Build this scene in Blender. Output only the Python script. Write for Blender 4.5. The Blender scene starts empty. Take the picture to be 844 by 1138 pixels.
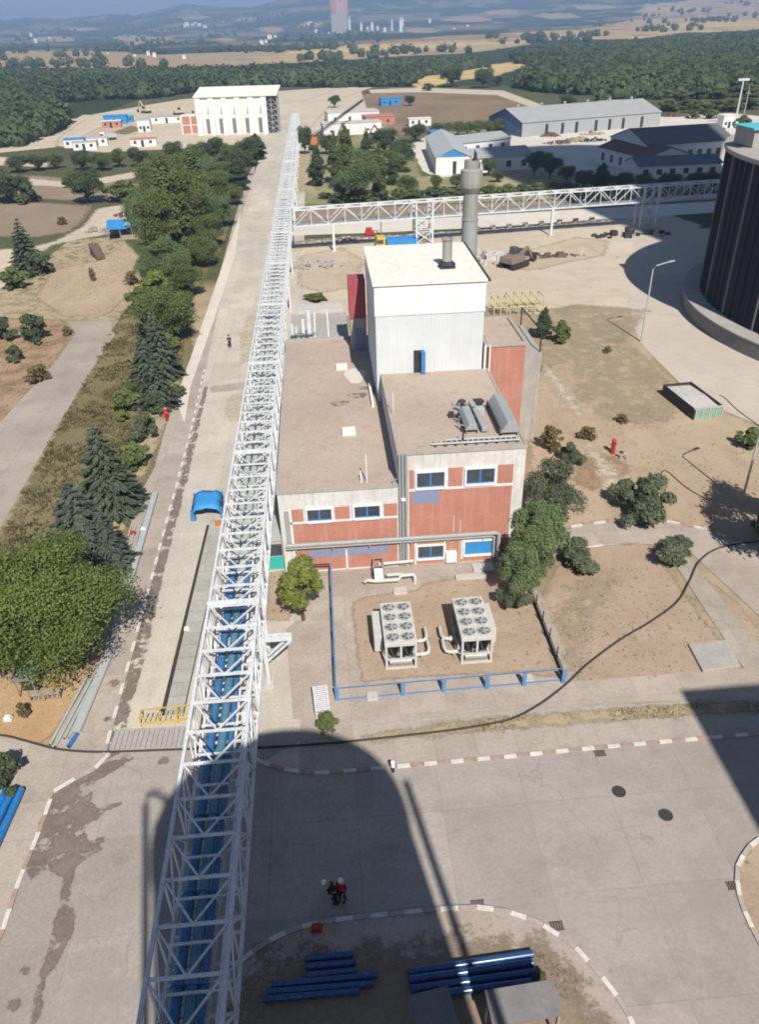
import bpy, math, random
import numpy as np
from mathutils import Vector, Matrix, noise as mnoise
from mathutils.geometry import tessellate_polygon

random.seed(7)
R = math.radians
scene = bpy.context.scene
COL = scene.collection

# ------------------------------------------------------------------ camera
FPX, CXP, CYP, HCAM = 855.0, 422.0, 569.0, 36.0
ROLL, PITCH = R(1.72), math.atan(546 / 855.0)

def _ray0(px, py):
    u, v = px - CXP, py - CYP
    c, s = math.cos(ROLL), math.sin(ROLL)
    u, v = u * c - v * s, u * s + v * c
    c, s = math.cos(PITCH), math.sin(PITCH)
    return (u, FPX * c - v * s, -FPX * s - v * c)
_d = _ray0(341, 25)
YAW = math.atan2(_d[0], _d[1])

def ray(px, py):
    d = _ray0(px, py)
    c, s = math.cos(YAW), math.sin(YAW)
    return Vector((d[0] * c - d[1] * s, d[0] * s + d[1] * c, d[2]))

def g(px, py, z=0.0):
    """ground point (at height z) seen at a photograph pixel"""
    d = ray(px, py)
    t = (z - HCAM) / d.z
    return Vector((d.x * t, d.y * t, z))

def proj(x, y, z):
    """photograph pixel of world points (numpy friendly)"""
    c, s = math.cos(YAW), math.sin(YAW)
    z = z - HCAM
    X = x * c + y * s
    Y = -x * s + y * c
    c, s = math.cos(PITCH), math.sin(PITCH)
    dep = Y * c - z * s
    vd = -Y * s - z * c
    u, v = X / dep * FPX, vd / dep * FPX
    c, s = math.cos(ROLL), math.sin(ROLL)
    return CXP + u * c + v * s, CYP - u * s + v * c

def depth_at(x, y, z):
    c, s = math.cos(YAW), math.sin(YAW)
    Y = -x * s + y * c
    return Y * math.cos(PITCH) - (z - HCAM) * math.sin(PITCH)

def ztop(x, y, pytop):
    lo, hi = 0.0, 60.0
    for _ in range(40):
        m = (lo + hi) / 2
        if proj(x, y, m)[1] > pytop: lo = m
        else: hi = m
    return lo

cam_d = bpy.data.cameras.new('camera')
cam = bpy.data.objects.new('camera', cam_d)
COL.objects.link(cam)
fwd = ray(CXP, CYP).normalized()
right = (ray(CXP + 1, CYP) - ray(CXP, CYP)).normalized()
up = right.cross(fwd)
m = Matrix((right, up, -fwd)).transposed().to_4x4()
m.translation = (0, 0, HCAM)
cam.matrix_world = m
cam_d.sensor_fit = 'HORIZONTAL'
cam_d.sensor_width = 36
cam_d.lens = 36 * FPX / 844
cam_d.clip_start = 0.5
cam_d.clip_end = 40000
scene.camera = cam

# ------------------------------------------------------------------ light
SUN_EL = R(45.8)
SUN_AZ = math.atan2(0.17, -0.985)
tosun = Vector((math.sin(SUN_AZ) * math.cos(SUN_EL), math.cos(SUN_AZ) * math.cos(SUN_EL), math.sin(SUN_EL)))
w = bpy.data.worlds.new('World'); scene.world = w; w.use_nodes = True
nt = w.node_tree; nt.nodes.clear()
sky = nt.nodes.new('ShaderNodeTexSky'); sky.sky_type = 'NISHITA'; sky.sun_disc = False
sky.sun_elevation = SUN_EL; sky.sun_rotation = SUN_AZ % (2 * math.pi)
sky.air_density = 1.0; sky.dust_density = 0.4; sky.ozone_density = 2.5
bg = nt.nodes.new('ShaderNodeBackground'); bg.inputs['Strength'].default_value = 0.05
out = nt.nodes.new('ShaderNodeOutputWorld')
nt.links.new(sky.outputs[0], bg.inputs[0]); nt.links.new(bg.outputs[0], out.inputs[0])
sl = bpy.data.lights.new('sun', 'SUN'); sl.energy = 5.0; sl.angle = R(0.53); sl.color = (1.0, 0.95, 0.87)
so = bpy.data.objects.new('sun', sl); COL.objects.link(so)
so.rotation_euler = tosun.to_track_quat('Z', 'Y').to_euler()
so.location = (40, -120, 160)
scene.view_settings.view_transform = 'Standard'
scene.view_settings.look = 'None'
scene.view_settings.exposure = 0.56
scene.view_settings.gamma = 1.0
scene.view_settings.use_curve_mapping = False
scene.cycles.use_denoising = True
scene.cycles.filter_width = 1.9
scene.cycles.max_bounces = 6
scene.cycles.diffuse_bounces = 3
scene.cycles.transmission_bounces = 3
scene.cycles.transparent_max_bounces = 14
scene.cycles.volume_bounces = 0
scene.cycles.caustics_reflective = False
scene.cycles.caustics_refractive = False

# ------------------------------------------------------------------ materials
def lin(r, g_, b):
    f = lambda c: (c / 255 / 12.92) if c <= 10 else ((c / 255 + 0.055) / 1.055) ** 2.4
    return (f(r), f(g_), f(b))

SOFT_NAMES = set()
class NT:
    def __init__(s, name):
        s.m = bpy.data.materials.new(name); s.m.use_nodes = True
        s.t = s.m.node_tree; s.b = s.t.nodes['Principled BSDF']
        s.b.inputs['Specular IOR Level'].default_value = 0.25
    def n(s, typ, **kw):
        nd = s.t.nodes.new(typ)
        for k, v in kw.items(): setattr(nd, k, v)
        return nd
    def l(s, a, b): s.t.links.new(a, b)
    def coord(s, space='Object'):
        if space == 'World':
            return s.n('ShaderNodeNewGeometry').outputs['Position']
        return s.n('ShaderNodeTexCoord').outputs[space]
    def noise(s, co, scale, detail=5, rough=0.6, stretch=None):
        if stretch:
            mp = s.n('ShaderNodeMapping'); mp.inputs['Scale'].default_value = stretch
            s.l(co, mp.inputs[0]); co = mp.outputs[0]
        nd = s.n('ShaderNodeTexNoise'); nd.inputs['Scale'].default_value = scale
        nd.inputs['Detail'].default_value = detail; nd.inputs['Roughness'].default_value = rough
        s.l(co, nd.inputs['Vector']); return nd.outputs['Fac']
    def ramp(s, fac, p0, p1, c0=(0, 0, 0), c1=(1, 1, 1)):
        r = s.n('ShaderNodeValToRGB'); e = r.color_ramp.elements
        e[0].position = p0; e[1].position = p1
        e[0].color = (*c0, 1); e[1].color = (*c1, 1)
        s.l(fac, r.inputs[0]); return r.outputs[0]
    def mix(s, fac, a, b, mode='MIX'):
        x = s.n('ShaderNodeMix', data_type='RGBA', blend_type=mode)
        for sock, v in ((x.inputs[0], fac), (x.inputs[6], a), (x.inputs[7], b)):
            if isinstance(v, (int, float)): sock.default_value = v
            elif isinstance(v, tuple): sock.default_value = (*v, 1)
            else: s.l(v, sock)
        return x.outputs[2]
    def bump(s, h, strength=0.3, dist=0.05):
        b = s.n('ShaderNodeBump'); b.inputs['Strength'].default_value = strength
        b.inputs['Distance'].default_value = dist
        s.l(h, b.inputs['Height']); s.l(b.outputs[0], s.b.inputs['Normal'])

def scl(c, k): return tuple(min(1, x * k) for x in c)

def pmat(name, c, rough=0.7, metal=0.0, var=0.18, scale=1.2, dirt=None, spec=0.25, space='Object'):
    """painted / plain surface with uneven tone and worn streaks"""
    k = NT(name); co = k.coord(space)
    n1 = k.noise(co, scale, 6, 0.65); n2 = k.noise(co, scale * 7, 4, 0.6)
    col = k.mix(k.ramp(n1, 0.3, 0.7), scl(c, 1 - var), scl(c, 1 + var * 0.5))
    col = k.mix(k.ramp(n2, 0.45, 0.8), col, scl(c, 1 - var * 1.2))
    if dirt:
        n3 = k.noise(co, scale * 1.1, 7, 0.7, stretch=(4, 4, 0.3))
        col = k.mix(k.ramp(n3, 0.48, 0.74), col, dirt)
    k.l(col, k.b.inputs['Base Color'])
    k.b.inputs['Roughness'].default_value = rough
    k.b.inputs['Metallic'].default_value = metal
    k.b.inputs['Specular IOR Level'].default_value = spec
    return k.m

GK = 1.06
SOFT = {'brown_soil': .35, 'orange_soil': .4, 'red_soil': .9, 'dirt': .8, 'dry_lawn': 1.3, 'pale_dust': 1.4, 'dig_soil': 1.3, 'field_brown': 2.0, 'olive': 1.0, 'straw': .5, 'meadow': 2.5, 'stain': .22, 'patch': .6}
def ground_mat(name, a, b, c=None, s1=0.05, s2=0.6, thr=(0.38, 0.62), speck=None, slabs=None, bump=0.5, stain=None, holes=None, tracks=False):
    """soil, dust or concrete lying on the ground, world-sized features"""
    a, b = scl(a, GK), scl(b, GK); c = scl(c, GK) if c else c; stain = scl(stain, GK) if stain else stain
    k = NT(name); co = k.coord('World')
    n1 = k.noise(co, s1, 8, 0.62)
    col = k.mix(k.ramp(n1, *thr), a, b)
    n2 = k.noise(co, s2, 8, 0.7)
    if c: col = k.mix(k.ramp(n2, 0.5, 0.72), col, c)
    n3 = k.noise(co, 6.0, 6, 0.75)
    col = k.mix(1.0, col, k.ramp(n3, 0.3, 0.72, (0.80, 0.79, 0.78), (1.1, 1.1, 1.1)), 'MULTIPLY')
    if speck:
        n4 = k.noise(co, 2.2, 3, 0.5)
        col = k.mix(k.ramp(n4, 0.62, 0.70), col, speck)
    if slabs:
        sx, sy, dark = slabs
        br = k.n('ShaderNodeTexBrick'); br.offset = 0.0
        br.inputs['Scale'].default_value = 1.0
        br.inputs['Brick Width'].default_value = sx; br.inputs['Row Height'].default_value = sy
        br.inputs['Mortar Size'].default_value = 0.045; br.inputs['Mortar Smooth'].default_value = 0.6
        br.inputs['Color1'].default_value = (0.93, 0.93, 0.93, 1); br.inputs['Color2'].default_value = (1.06, 1.05, 1.04, 1)
        br.inputs['Mortar'].default_value = (dark, dark, dark, 1)
        wv = k.n('ShaderNodeMapping'); k.l(co, wv.inputs[0])
        k.l(wv.outputs[0], br.inputs['Vector'])
        col = k.mix(1.0, col, br.outputs['Color'], 'MULTIPLY')
    if slabs:       # hair cracks
        dn = k.n('ShaderNodeTexNoise'); dn.inputs['Scale'].default_value = 0.8; dn.inputs['Detail'].default_value = 4; k.l(co, dn.inputs['Vector'])
        av = k.n('ShaderNodeMix', data_type='VECTOR'); av.inputs[0].default_value = 0.55; k.l(co, av.inputs[4])
        sc_ = k.n('ShaderNodeVectorMath', operation='SCALE'); k.l(dn.outputs['Color'], sc_.inputs[0]); sc_.inputs['Scale'].default_value = 2.2
        ad_ = k.n('ShaderNodeVectorMath', operation='ADD'); k.l(co, ad_.inputs[0]); k.l(sc_.outputs[0], ad_.inputs[1])
        vo = k.n('ShaderNodeTexVoronoi', feature='DISTANCE_TO_EDGE'); vo.inputs['Scale'].default_value = 0.16; k.l(ad_.outputs[0], vo.inputs['Vector'])
        n11 = k.noise(co, 0.12, 3, 0.5)
        crk = k.mix(k.ramp(n11, 0.5, 0.6), (1, 1, 1), k.ramp(vo.outputs['Distance'], 0.0, 0.011, (0.80, 0.785, 0.77), (1, 1, 1)))
        col = k.mix(1.0, col, crk, 'MULTIPLY')
        n12 = k.noise(co, 0.33, 2, 0.4)
        col = k.mix(1.0, col, k.ramp(n12, 0.56, 0.60, (1, 1, 1), (0.93, 0.925, 0.92)), 'MULTIPLY')
    if stain:
        n5 = k.noise(co, 0.16, 7, 0.62, stretch=(1.6, 0.5, 1))
        col = k.mix(k.ramp(n5, 0.56, 0.68), col, stain)
    if tracks:      # long faint wheel wear
        n6 = k.noise(co, 0.5, 5, 0.6, stretch=tracks)
        col = k.mix(k.ramp(n6, 0.48, 0.72, (0, 0, 0), (0.6, 0.6, 0.6)), col, scl(a, 0.80))
    if name in SOFT_NAMES:   # ragged, gradual margin
        at = k.n('ShaderNodeAttribute'); at.attribute_name = 'margin'
        n8 = k.noise(co, 0.9, 8, 0.7); n9 = k.noise(co, 5.0, 5, 0.7)
        ad = k.n('ShaderNodeMath', operation='MULTIPLY_ADD'); k.l(n8, ad.inputs[0]); ad.inputs[1].default_value = 3.0; k.l(at.outputs['Fac'], ad.inputs[2])
        ae = k.n('ShaderNodeMath', operation='MULTIPLY_ADD'); k.l(n9, ae.inputs[0]); ae.inputs[1].default_value = 1.6; k.l(ad.outputs[0], ae.inputs[2])
        ra = k.n('ShaderNodeMapRange'); ra.inputs[1].default_value = 1.95; ra.inputs[2].default_value = 2.75; k.l(ae.outputs[0], ra.inputs[0])
        fac = ra.outputs[0]
        if holes:
            n7 = k.noise(co, holes[0], 8, 0.68)
            mu = k.n('ShaderNodeMath', operation='MULTIPLY'); k.l(fac, mu.inputs[0]); k.l(k.ramp(n7, holes[1], holes[2]), mu.inputs[1]); fac = mu.outputs[0]
        tb = k.n('ShaderNodeBsdfTransparent'); mx = k.n('ShaderNodeMixShader'); o = k.t.nodes['Material Output']
        k.l(fac, mx.inputs[0]); k.l(tb.outputs[0], mx.inputs[1]); k.l(k.b.outputs[0], mx.inputs[2]); k.l(mx.outputs[0], o.inputs[0])
    elif holes:       # worn through in places: what lies below shows
        n7 = k.noise(co, holes[0], 8, 0.68)
        tb = k.n('ShaderNodeBsdfTransparent'); mx = k.n('ShaderNodeMixShader'); o = k.t.nodes['Material Output']
        k.l(k.ramp(n7, holes[1], holes[2]), mx.inputs[0]); k.l(tb.outputs[0], mx.inputs[1]); k.l(k.b.outputs[0], mx.inputs[2]); k.l(mx.outputs[0], o.inputs[0])
    k.l(col, k.b.inputs['Base Color'])
    k.b.inputs['Roughness'].default_value = 0.95
    k.b.inputs['Specular IOR Level'].default_value = 0.1
    if bump:
        hb = k.noise(co, 2.5, 8, 0.75); k.bump(hb, bump, 0.12)
    return k.m

def leaf_mat(name, dark, light, tip=None):
    k = NT(name)
    rnd = k.n('ShaderNodeNewGeometry').outputs['Random Per Island']
    col = k.ramp(rnd, 0.05, 0.95, dark, light)
    n = k.noise(k.coord('Object'), 0.55, 3, 0.6)
    col = k.mix(k.ramp(n, 0.42, 0.66), col, tip or scl(light, 1.25))
    tr = k.n('ShaderNodeBsdfTranslucent'); k.l(col, tr.inputs[0])
    k.l(col, k.b.inputs['Base Color']); k.b.inputs['Roughness'].default_value = 0.6
    k.b.inputs['Specular IOR Level'].default_value = 0.2
    mx = k.n('ShaderNodeMixShader'); mx.inputs[0].default_value = 0.48
    o = k.t.nodes['Material Output']
    k.l(k.b.outputs[0], mx.inputs[1]); k.l(tr.outputs[0], mx.inputs[2]); k.l(mx.outputs[0], o.inputs[0])
    return k.m

def ribbed(name, c, rough=0.6, pitch=0.5, axis='X', dirt=None, metal=0.0, depth=0.5, dark=0.8):
    """profiled sheet cladding"""
    k = NT(name); co = k.coord('Object')
    wv = k.n('ShaderNodeTexWave', wave_type='BANDS', bands_direction=axis)
    wv.inputs['Scale'].default_value = 0.314 / pitch; wv.inputs['Distortion'].default_value = 0
    k.l(co, wv.inputs['Vector'])
    n1 = k.noise(co, 0.35, 6, 0.6)
    col = k.mix(k.ramp(n1, 0.35, 0.7), scl(c, 0.88), scl(c, 1.05))
    col = k.mix(k.ramp(wv.outputs['Fac'], 0.0, 0.25), scl(c, dark), col)
    if dirt:
        n3 = k.noise(co, 1.1, 7, 0.72, stretch=(4, 4, 0.25))
        col = k.mix(k.ramp(n3, 0.47, 0.74), col, dirt)
    k.l(col, k.b.inputs['Base Color']); k.b.inputs['Roughness'].default_value = rough
    k.b.inputs['Metallic'].default_value = metal
    k.bump(wv.outputs['Fac'], depth, 0.05)
    return k.m

M = {}
M['white_steel'] = pmat('white_steel_paint', (0.66, 0.68, 0.70), 0.5, 0, 0.16, 0.9, dirt=(0.46, 0.41, 0.36))
M['fence_blue'] = pmat('faded_blue_fence_paint', (0.10, 0.24, 0.44), 0.6, 0, 0.2, 2, dirt=(0.2, 0.3, 0.42))
M['pink'] = pmat('hazy_pale_pink_panels', (0.52, 0.33, 0.33), 0.9, 0, 0.1, 0.02)  # distance haze mixed into this pale pink
M['fan_dark'] = pmat('fan_well_shadow_grey', (0.12, 0.12, 0.115), 0.8, 0, 0.15, 3)
M['white_wall'] = pmat('white_render', (0.64, 0.62, 0.59), 0.9, 0, 0.2, 0.7, dirt=(0.42, 0.40, 0.37))
M['white_trim'] = pmat('white_trim_paint', (0.74, 0.72, 0.69), 0.8, 0, 0.1, 1.0)
M['red_wall'] = pmat('red_render', (0.45, 0.20, 0.145), 0.9, 0, 0.16, 0.6, dirt=(0.47, 0.27, 0.21))
M['blue_paint'] = pmat('blue_paint', (0.055, 0.20, 0.44), 0.5, 0, 0.15, 2)
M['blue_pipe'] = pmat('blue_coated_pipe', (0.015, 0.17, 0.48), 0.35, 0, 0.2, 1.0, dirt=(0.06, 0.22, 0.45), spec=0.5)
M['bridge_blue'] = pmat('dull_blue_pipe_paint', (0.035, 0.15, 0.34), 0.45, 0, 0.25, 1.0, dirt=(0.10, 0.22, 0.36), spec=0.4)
M['shaded_blue_pipe'] = pmat('shaded_blue_gloss_pipe', (0.018, 0.075, 0.23), 0.22, 0, 0.25, 1.0, dirt=(0.06, 0.13, 0.25), spec=0.6)  # darker copy of the pipe blue, near shade put into the colour
M['teal_pipe'] = pmat('teal_coated_pipe', (0.07, 0.20, 0.29), 0.4, 0, 0.2, 1.0, dirt=(0.14, 0.27, 0.36), spec=0.5)
M['bright_blue'] = pmat('blue_tarpaulin', (0.045, 0.25, 0.56), 0.5, 0, 0.15, 1.5)
M['faded_blue'] = pmat('faded_blue_patch_paint', (0.22, 0.26, 0.38), 0.85, 0, 0.1, 1.5)
M['grey_steel'] = pmat('galvanised_steel', (0.42, 0.43, 0.43), 0.45, 0.4, 0.18, 1.5)
M['pale_steel'] = pmat('pale_grey_steel', (0.45, 0.47, 0.45), 0.55, 0.1, 0.15, 1.2)
M['dark_steel'] = pmat('dark_steel', (0.05, 0.05, 0.055), 0.6, 0.2, 0.25, 2)
M['hose'] = pmat('dusty_black_hose', (0.055, 0.048, 0.045), 0.9, 0, 0.2, 3)
M['black_rubber'] = pmat('black_rubber', (0.025, 0.025, 0.027), 0.8, 0, 0.2, 3)
M['grey_duct'] = pmat('grey_duct_paint', (0.36, 0.38, 0.38), 0.55, 0.1, 0.12, 1.5, dirt=(0.28, 0.27, 0.25))
M['chiller'] = pmat('chiller_casing_paint', (0.55, 0.54, 0.51), 0.5, 0, 0.1, 2, dirt=(0.4, 0.38, 0.35))
M['coil'] = ribbed('condenser_coil_fins', (0.06, 0.06, 0.06), 0.6, 0.12, 'Y')
M['concrete'] = pmat('weathered_concrete', (0.40, 0.37, 0.34), 0.95, 0, 0.16, 0.8, dirt=(0.27, 0.25, 0.23))
M['pale_concrete'] = pmat('pale_concrete', (0.52, 0.49, 0.45), 0.95, 0, 0.14, 0.6, dirt=(0.38, 0.35, 0.32))
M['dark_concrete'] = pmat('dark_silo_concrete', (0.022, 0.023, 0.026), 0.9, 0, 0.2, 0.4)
M['roof_felt'] = ground_mat('gravelled_roof_felt', (0.39, 0.315, 0.26), (0.44, 0.36, 0.295), (0.35, 0.28, 0.23), 0.12, 0.8, bump=0.3)
M['white_roof'] = pmat('white_sheet_roof', (0.74, 0.71, 0.64), 0.8, 0, 0.08, 0.25, dirt=(0.62, 0.58, 0.5))
M['white_clad'] = ribbed('white_sheet_cladding', (0.72, 0.74, 0.75), 0.6, 0.35, 'X', dirt=(0.62, 0.62, 0.61), depth=0.2, dark=0.96)
M['grey_clad'] = ribbed('light_grey_sheet_cladding', (0.60, 0.63, 0.645), 0.6, 0.35, 'X', dirt=(0.53, 0.54, 0.545), depth=0.2, dark=0.95)
M['red_clad'] = pmat('wine_red_cladding', (0.34, 0.07, 0.085), 0.7, 0, 0.12, 0.7, dirt=(0.38, 0.13, 0.13))
M['glass'] = pmat('dark_window_glass', (0.06, 0.075, 0.09), 0.15, 0, 0.5, 2.5, spec=0.8)
M['dull_yellow'] = pmat('sun_faded_yellow_paint', (0.56, 0.48, 0.26), 0.7, 0, 0.25, 2)
M['yellow'] = pmat('yellow_paint', (0.58, 0.42, 0.06), 0.6, 0, 0.2, 2)
M['rust'] = pmat('rusty_grate_iron', (0.15, 0.115, 0.095), 0.9, 0.1, 0.3, 4, space='World')
M['orange'] = pmat('orange_paint', (0.50, 0.19, 0.06), 0.6, 0, 0.2, 2)
M['red_paint'] = pmat('red_gloss_paint', (0.42, 0.035, 0.035), 0.4, 0, 0.15, 3)
M['green_paint'] = pmat('faded_green_paint', (0.25, 0.38, 0.27), 0.7, 0, 0.25, 2)
M['teal'] = pmat('turquoise_sheet', (0.04, 0.42, 0.36), 0.6, 0, 0.12, 1)
M['cyan'] = pmat('cyan_sheet', (0.10, 0.45, 0.52), 0.6, 0, 0.12, 1)
M['wood'] = pmat('grey_weathered_wood', (0.36, 0.30, 0.24), 0.9, 0, 0.25, 4)
M['digger'] = pmat('dusty_brown_machine_paint', (0.24, 0.185, 0.145), 0.85, 0, 0.25, 1.5)
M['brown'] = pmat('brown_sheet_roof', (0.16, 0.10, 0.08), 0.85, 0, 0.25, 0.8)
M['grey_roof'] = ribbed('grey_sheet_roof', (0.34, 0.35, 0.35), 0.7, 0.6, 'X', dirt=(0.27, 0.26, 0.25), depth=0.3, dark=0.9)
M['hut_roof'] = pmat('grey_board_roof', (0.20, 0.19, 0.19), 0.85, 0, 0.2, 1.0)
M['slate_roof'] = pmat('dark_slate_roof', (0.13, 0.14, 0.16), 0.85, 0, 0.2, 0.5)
M['grey_wall'] = ribbed('grey_warehouse_cladding', (0.40, 0.41, 0.42), 0.7, 0.6, 'X', depth=0.3)
M['blue_wall'] = pmat('blue_shaded_gable', (0.10, 0.15, 0.26), 0.8, 0, 0.1, 0.5)  # bluish shade of the end wall put into its colour
M['plaster'] = pmat('white_plaster', (0.70, 0.69, 0.66), 0.9, 0, 0.08, 0.4)
M['chimney'] = pmat('chimney_cladding', (0.37, 0.36, 0.32), 0.55, 0.2, 0.12, 0.6, dirt=(0.26, 0.25, 0.23))
M['bark'] = pmat('tree_bark', (0.12, 0.09, 0.065), 0.95, 0, 0.3, 3)
M['skin'] = pmat('skin', (0.45, 0.27, 0.19), 0.6, 0, 0.08, 6)
M['red_cloth'] = pmat('red_jacket_cloth', (0.5, 0.02, 0.035), 0.9, 0, 0.15, 6)
M['dark_cloth'] = pmat('dark_work_cloth', (0.03, 0.032, 0.04), 0.9, 0, 0.2, 6)
M['helmet'] = pmat('white_helmet_plastic', (0.78, 0.78, 0.76), 0.35, 0, 0.05, 4)
M['kerb_white'] = pmat('white_kerb_paint', (0.68, 0.64, 0.58), 0.9, 0, 0.25, 2.5, dirt=(0.45, 0.40, 0.36))
M['kerb_red'] = pmat('faded_red_kerb_paint', (0.40, 0.27, 0.225), 0.9, 0, 0.3, 2.5, dirt=(0.42, 0.36, 0.31))
M['kerb_plain'] = pmat('bare_kerb_stone', (0.40, 0.36, 0.32), 0.95, 0, 0.25, 1.5)

M['stone'] = pmat('dusty_field_stone', (0.33, 0.27, 0.21), 0.95, 0, 0.25, 2, space='World')
# ------------------------------------------------------------------ mesh helpers
class MB:
    def __init__(s, o=(0, 0, 0)): s.v = []; s.f = []; s.mi = []; s.o = Vector(o)
    def add(s, vs, fs, mi=0):
        b = len(s.v)
        s.v += [tuple(Vector(p) - s.o) for p in vs]
        s.f += [tuple(i + b for i in f) for f in fs]; s.mi += [mi] * len(fs)
        return s
    def box(s, x0, x1, y0, y1, z0, z1, mi=0):
        vs = [(x0, y0, z0), (x1, y0, z0), (x1, y1, z0), (x0, y1, z0), (x0, y0, z1), (x1, y0, z1), (x1, y1, z1), (x0, y1, z1)]
        return s.add(vs, [(0, 3, 2, 1), (4, 5, 6, 7), (0, 1, 5, 4), (1, 2, 6, 5), (2, 3, 7, 6), (3, 0, 4, 7)], mi)
    def prism(s, poly, z0, z1, mi=0):
        n = len(poly)
        vs = [(p[0], p[1], z0) for p in poly] + [(p[0], p[1], z1) for p in poly]
        return s.add(vs, [tuple(range(n - 1, -1, -1)), tuple(range(n, 2 * n))] + [(i, (i + 1) % n, n + (i + 1) % n, n + i) for i in range(n)], mi)
    def hexa(s, b, t, mi=0):
        """solid from a bottom ring and a top ring of 3-D points"""
        n = len(b)
        return s.add(list(b) + list(t), [tuple(range(n - 1, -1, -1)), tuple(range(n, 2 * n))] + [(i, (i + 1) % n, n + (i + 1) % n, n + i) for i in range(n)], mi)
    def bar(s, p, q, w, h=None, mi=0):
        p, q = Vector(p), Vector(q); h = h or w
        d = (q - p).normalized()
        a = Vector((0, 0, 1)) if abs(d.z) < 0.95 else Vector((1, 0, 0))
        x = d.cross(a).normalized(); y = x.cross(d)
        c = [(-w / 2, -h / 2), (w / 2, -h / 2), (w / 2, h / 2), (-w / 2, h / 2)]
        return s.hexa([p + x * i + y * j for i, j in c], [q + x * i + y * j for i, j in c], mi)
    def tube(s, pts, r, n=10, mi=0):
        pts = [Vector(p) for p in pts]; rings = []
        for i, p in enumerate(pts):
            d = (pts[min(i + 1, len(pts) - 1)] - pts[max(i - 1, 0)]).normalized()
            a = Vector((0, 0, 1)) if abs(d.z) < 0.95 else Vector((1, 0, 0))
            x = d.cross(a).normalized(); y = x.cross(d)
            rr = r[i] if isinstance(r, (list, tuple)) else r
            rings.append([p + (x * math.cos(2 * math.pi * k / n) + y * math.sin(2 * math.pi * k / n)) * rr for k in range(n)])
        vs = [q for ring in rings for q in ring]; fs = []
        for i in range(len(pts) - 1):
            for k in range(n):
                fs.append((i * n + k, i * n + (k + 1) % n, (i + 1) * n + (k + 1) % n, (i + 1) * n + k))
        fs.append(tuple(range(n - 1, -1, -1))); fs.append(tuple((len(pts) - 1) * n + k for k in range(n)))
        return s.add(vs, fs, mi)
    def lathe(s, prof, n=24, c=(0, 0, 0), mi=0):
        c = Vector(c); vs = []; fs = []
        for r_, z in prof:
            vs += [c + Vector((r_ * math.cos(2 * math.pi * k / n), r_ * math.sin(2 * math.pi * k / n), z)) for k in range(n)]
        for i in range(len(prof) - 1):
            for k in range(n):
                fs.append((i * n + k, i * n + (k + 1) % n, (i + 1) * n + (k + 1) % n, (i + 1) * n + k))
        fs.append(tuple(range(n - 1, -1, -1))); fs.append(tuple((len(prof) - 1) * n + k for k in range(n)))
        return s.add(vs, fs, mi)
    def poly(s, pts, mi=0):
        return s.add(pts, [tuple(range(len(pts)))], mi)
    def build(s, name, mats, parent=None, smooth=False, loc=None, bevel=0):
        me = bpy.data.meshes.new(name)
        me.from_pydata(s.v, [], s.f)
        for mt in (mats if isinstance(mats, (list, tuple)) else [mats]): me.materials.append(M[mt] if isinstance(mt, str) else mt)
        if any(s.mi): me.polygons.foreach_set('material_index', s.mi)
        if smooth: me.polygons.foreach_set('use_smooth', [True] * len(me.polygons))
        me.update()
        o = bpy.data.objects.new(name, me); COL.objects.link(o)
        if parent: o.parent = parent
        if loc is not None: o.location = loc
        elif not parent: o.location = s.o
        if bevel:
            b = o.modifiers.new('bevel', 'BEVEL'); b.width = bevel; b.segments = 2; b.limit_method = 'ANGLE'
        if smooth:
            try: me.set_sharp_from_angle(angle=R(40))
            except Exception: pass
        return o

def tag(o, label=None, cat=None, group=None, kind=None):
    if label: o['label'] = label
    if cat: o['category'] = cat
    if group: o['group'] = group
    if kind: o['kind'] = kind
    return o

def thing(name, loc, label, cat, group=None, rz=0.0):
    o = bpy.data.objects.new(name, None); COL.objects.link(o)
    o.empty_display_size = 0.3
    o.location = loc; o.rotation_euler = (0, 0, rz)
    return tag(o, label, cat, group)

def copy_tree(o, parent=None):
    c = o.copy(); COL.objects.link(c); c.parent = parent
    for ch in list(o.children): copy_tree(ch, c)
    return c

def densify(pts, step, jit, seed=0, closed=True):
    outp = []; n = len(pts)
    for i in range(n if closed else n - 1):
        a, b = Vector(pts[i][:2]), Vector(pts[(i + 1) % n][:2])
        k = max(1, int((b - a).length / step))
        nrm = Vector((-(b - a).y, (b - a).x)).normalized() if (b - a).length > 1e-6 else Vector((0, 0))
        for j in range(k):
            p = a.lerp(b, j / k)
            if jit: p = p + nrm * jit * (mnoise.noise((p.x * 0.35 / max(jit, .2), p.y * 0.35 / max(jit, .2), seed * 3.1)) + 0.5 * mnoise.noise((p.x * 1.3, p.y * 1.3, seed)))
            outp.append((p.x, p.y))
    if not closed: outp.append(tuple(pts[-1][:2]))
    return outp

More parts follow.
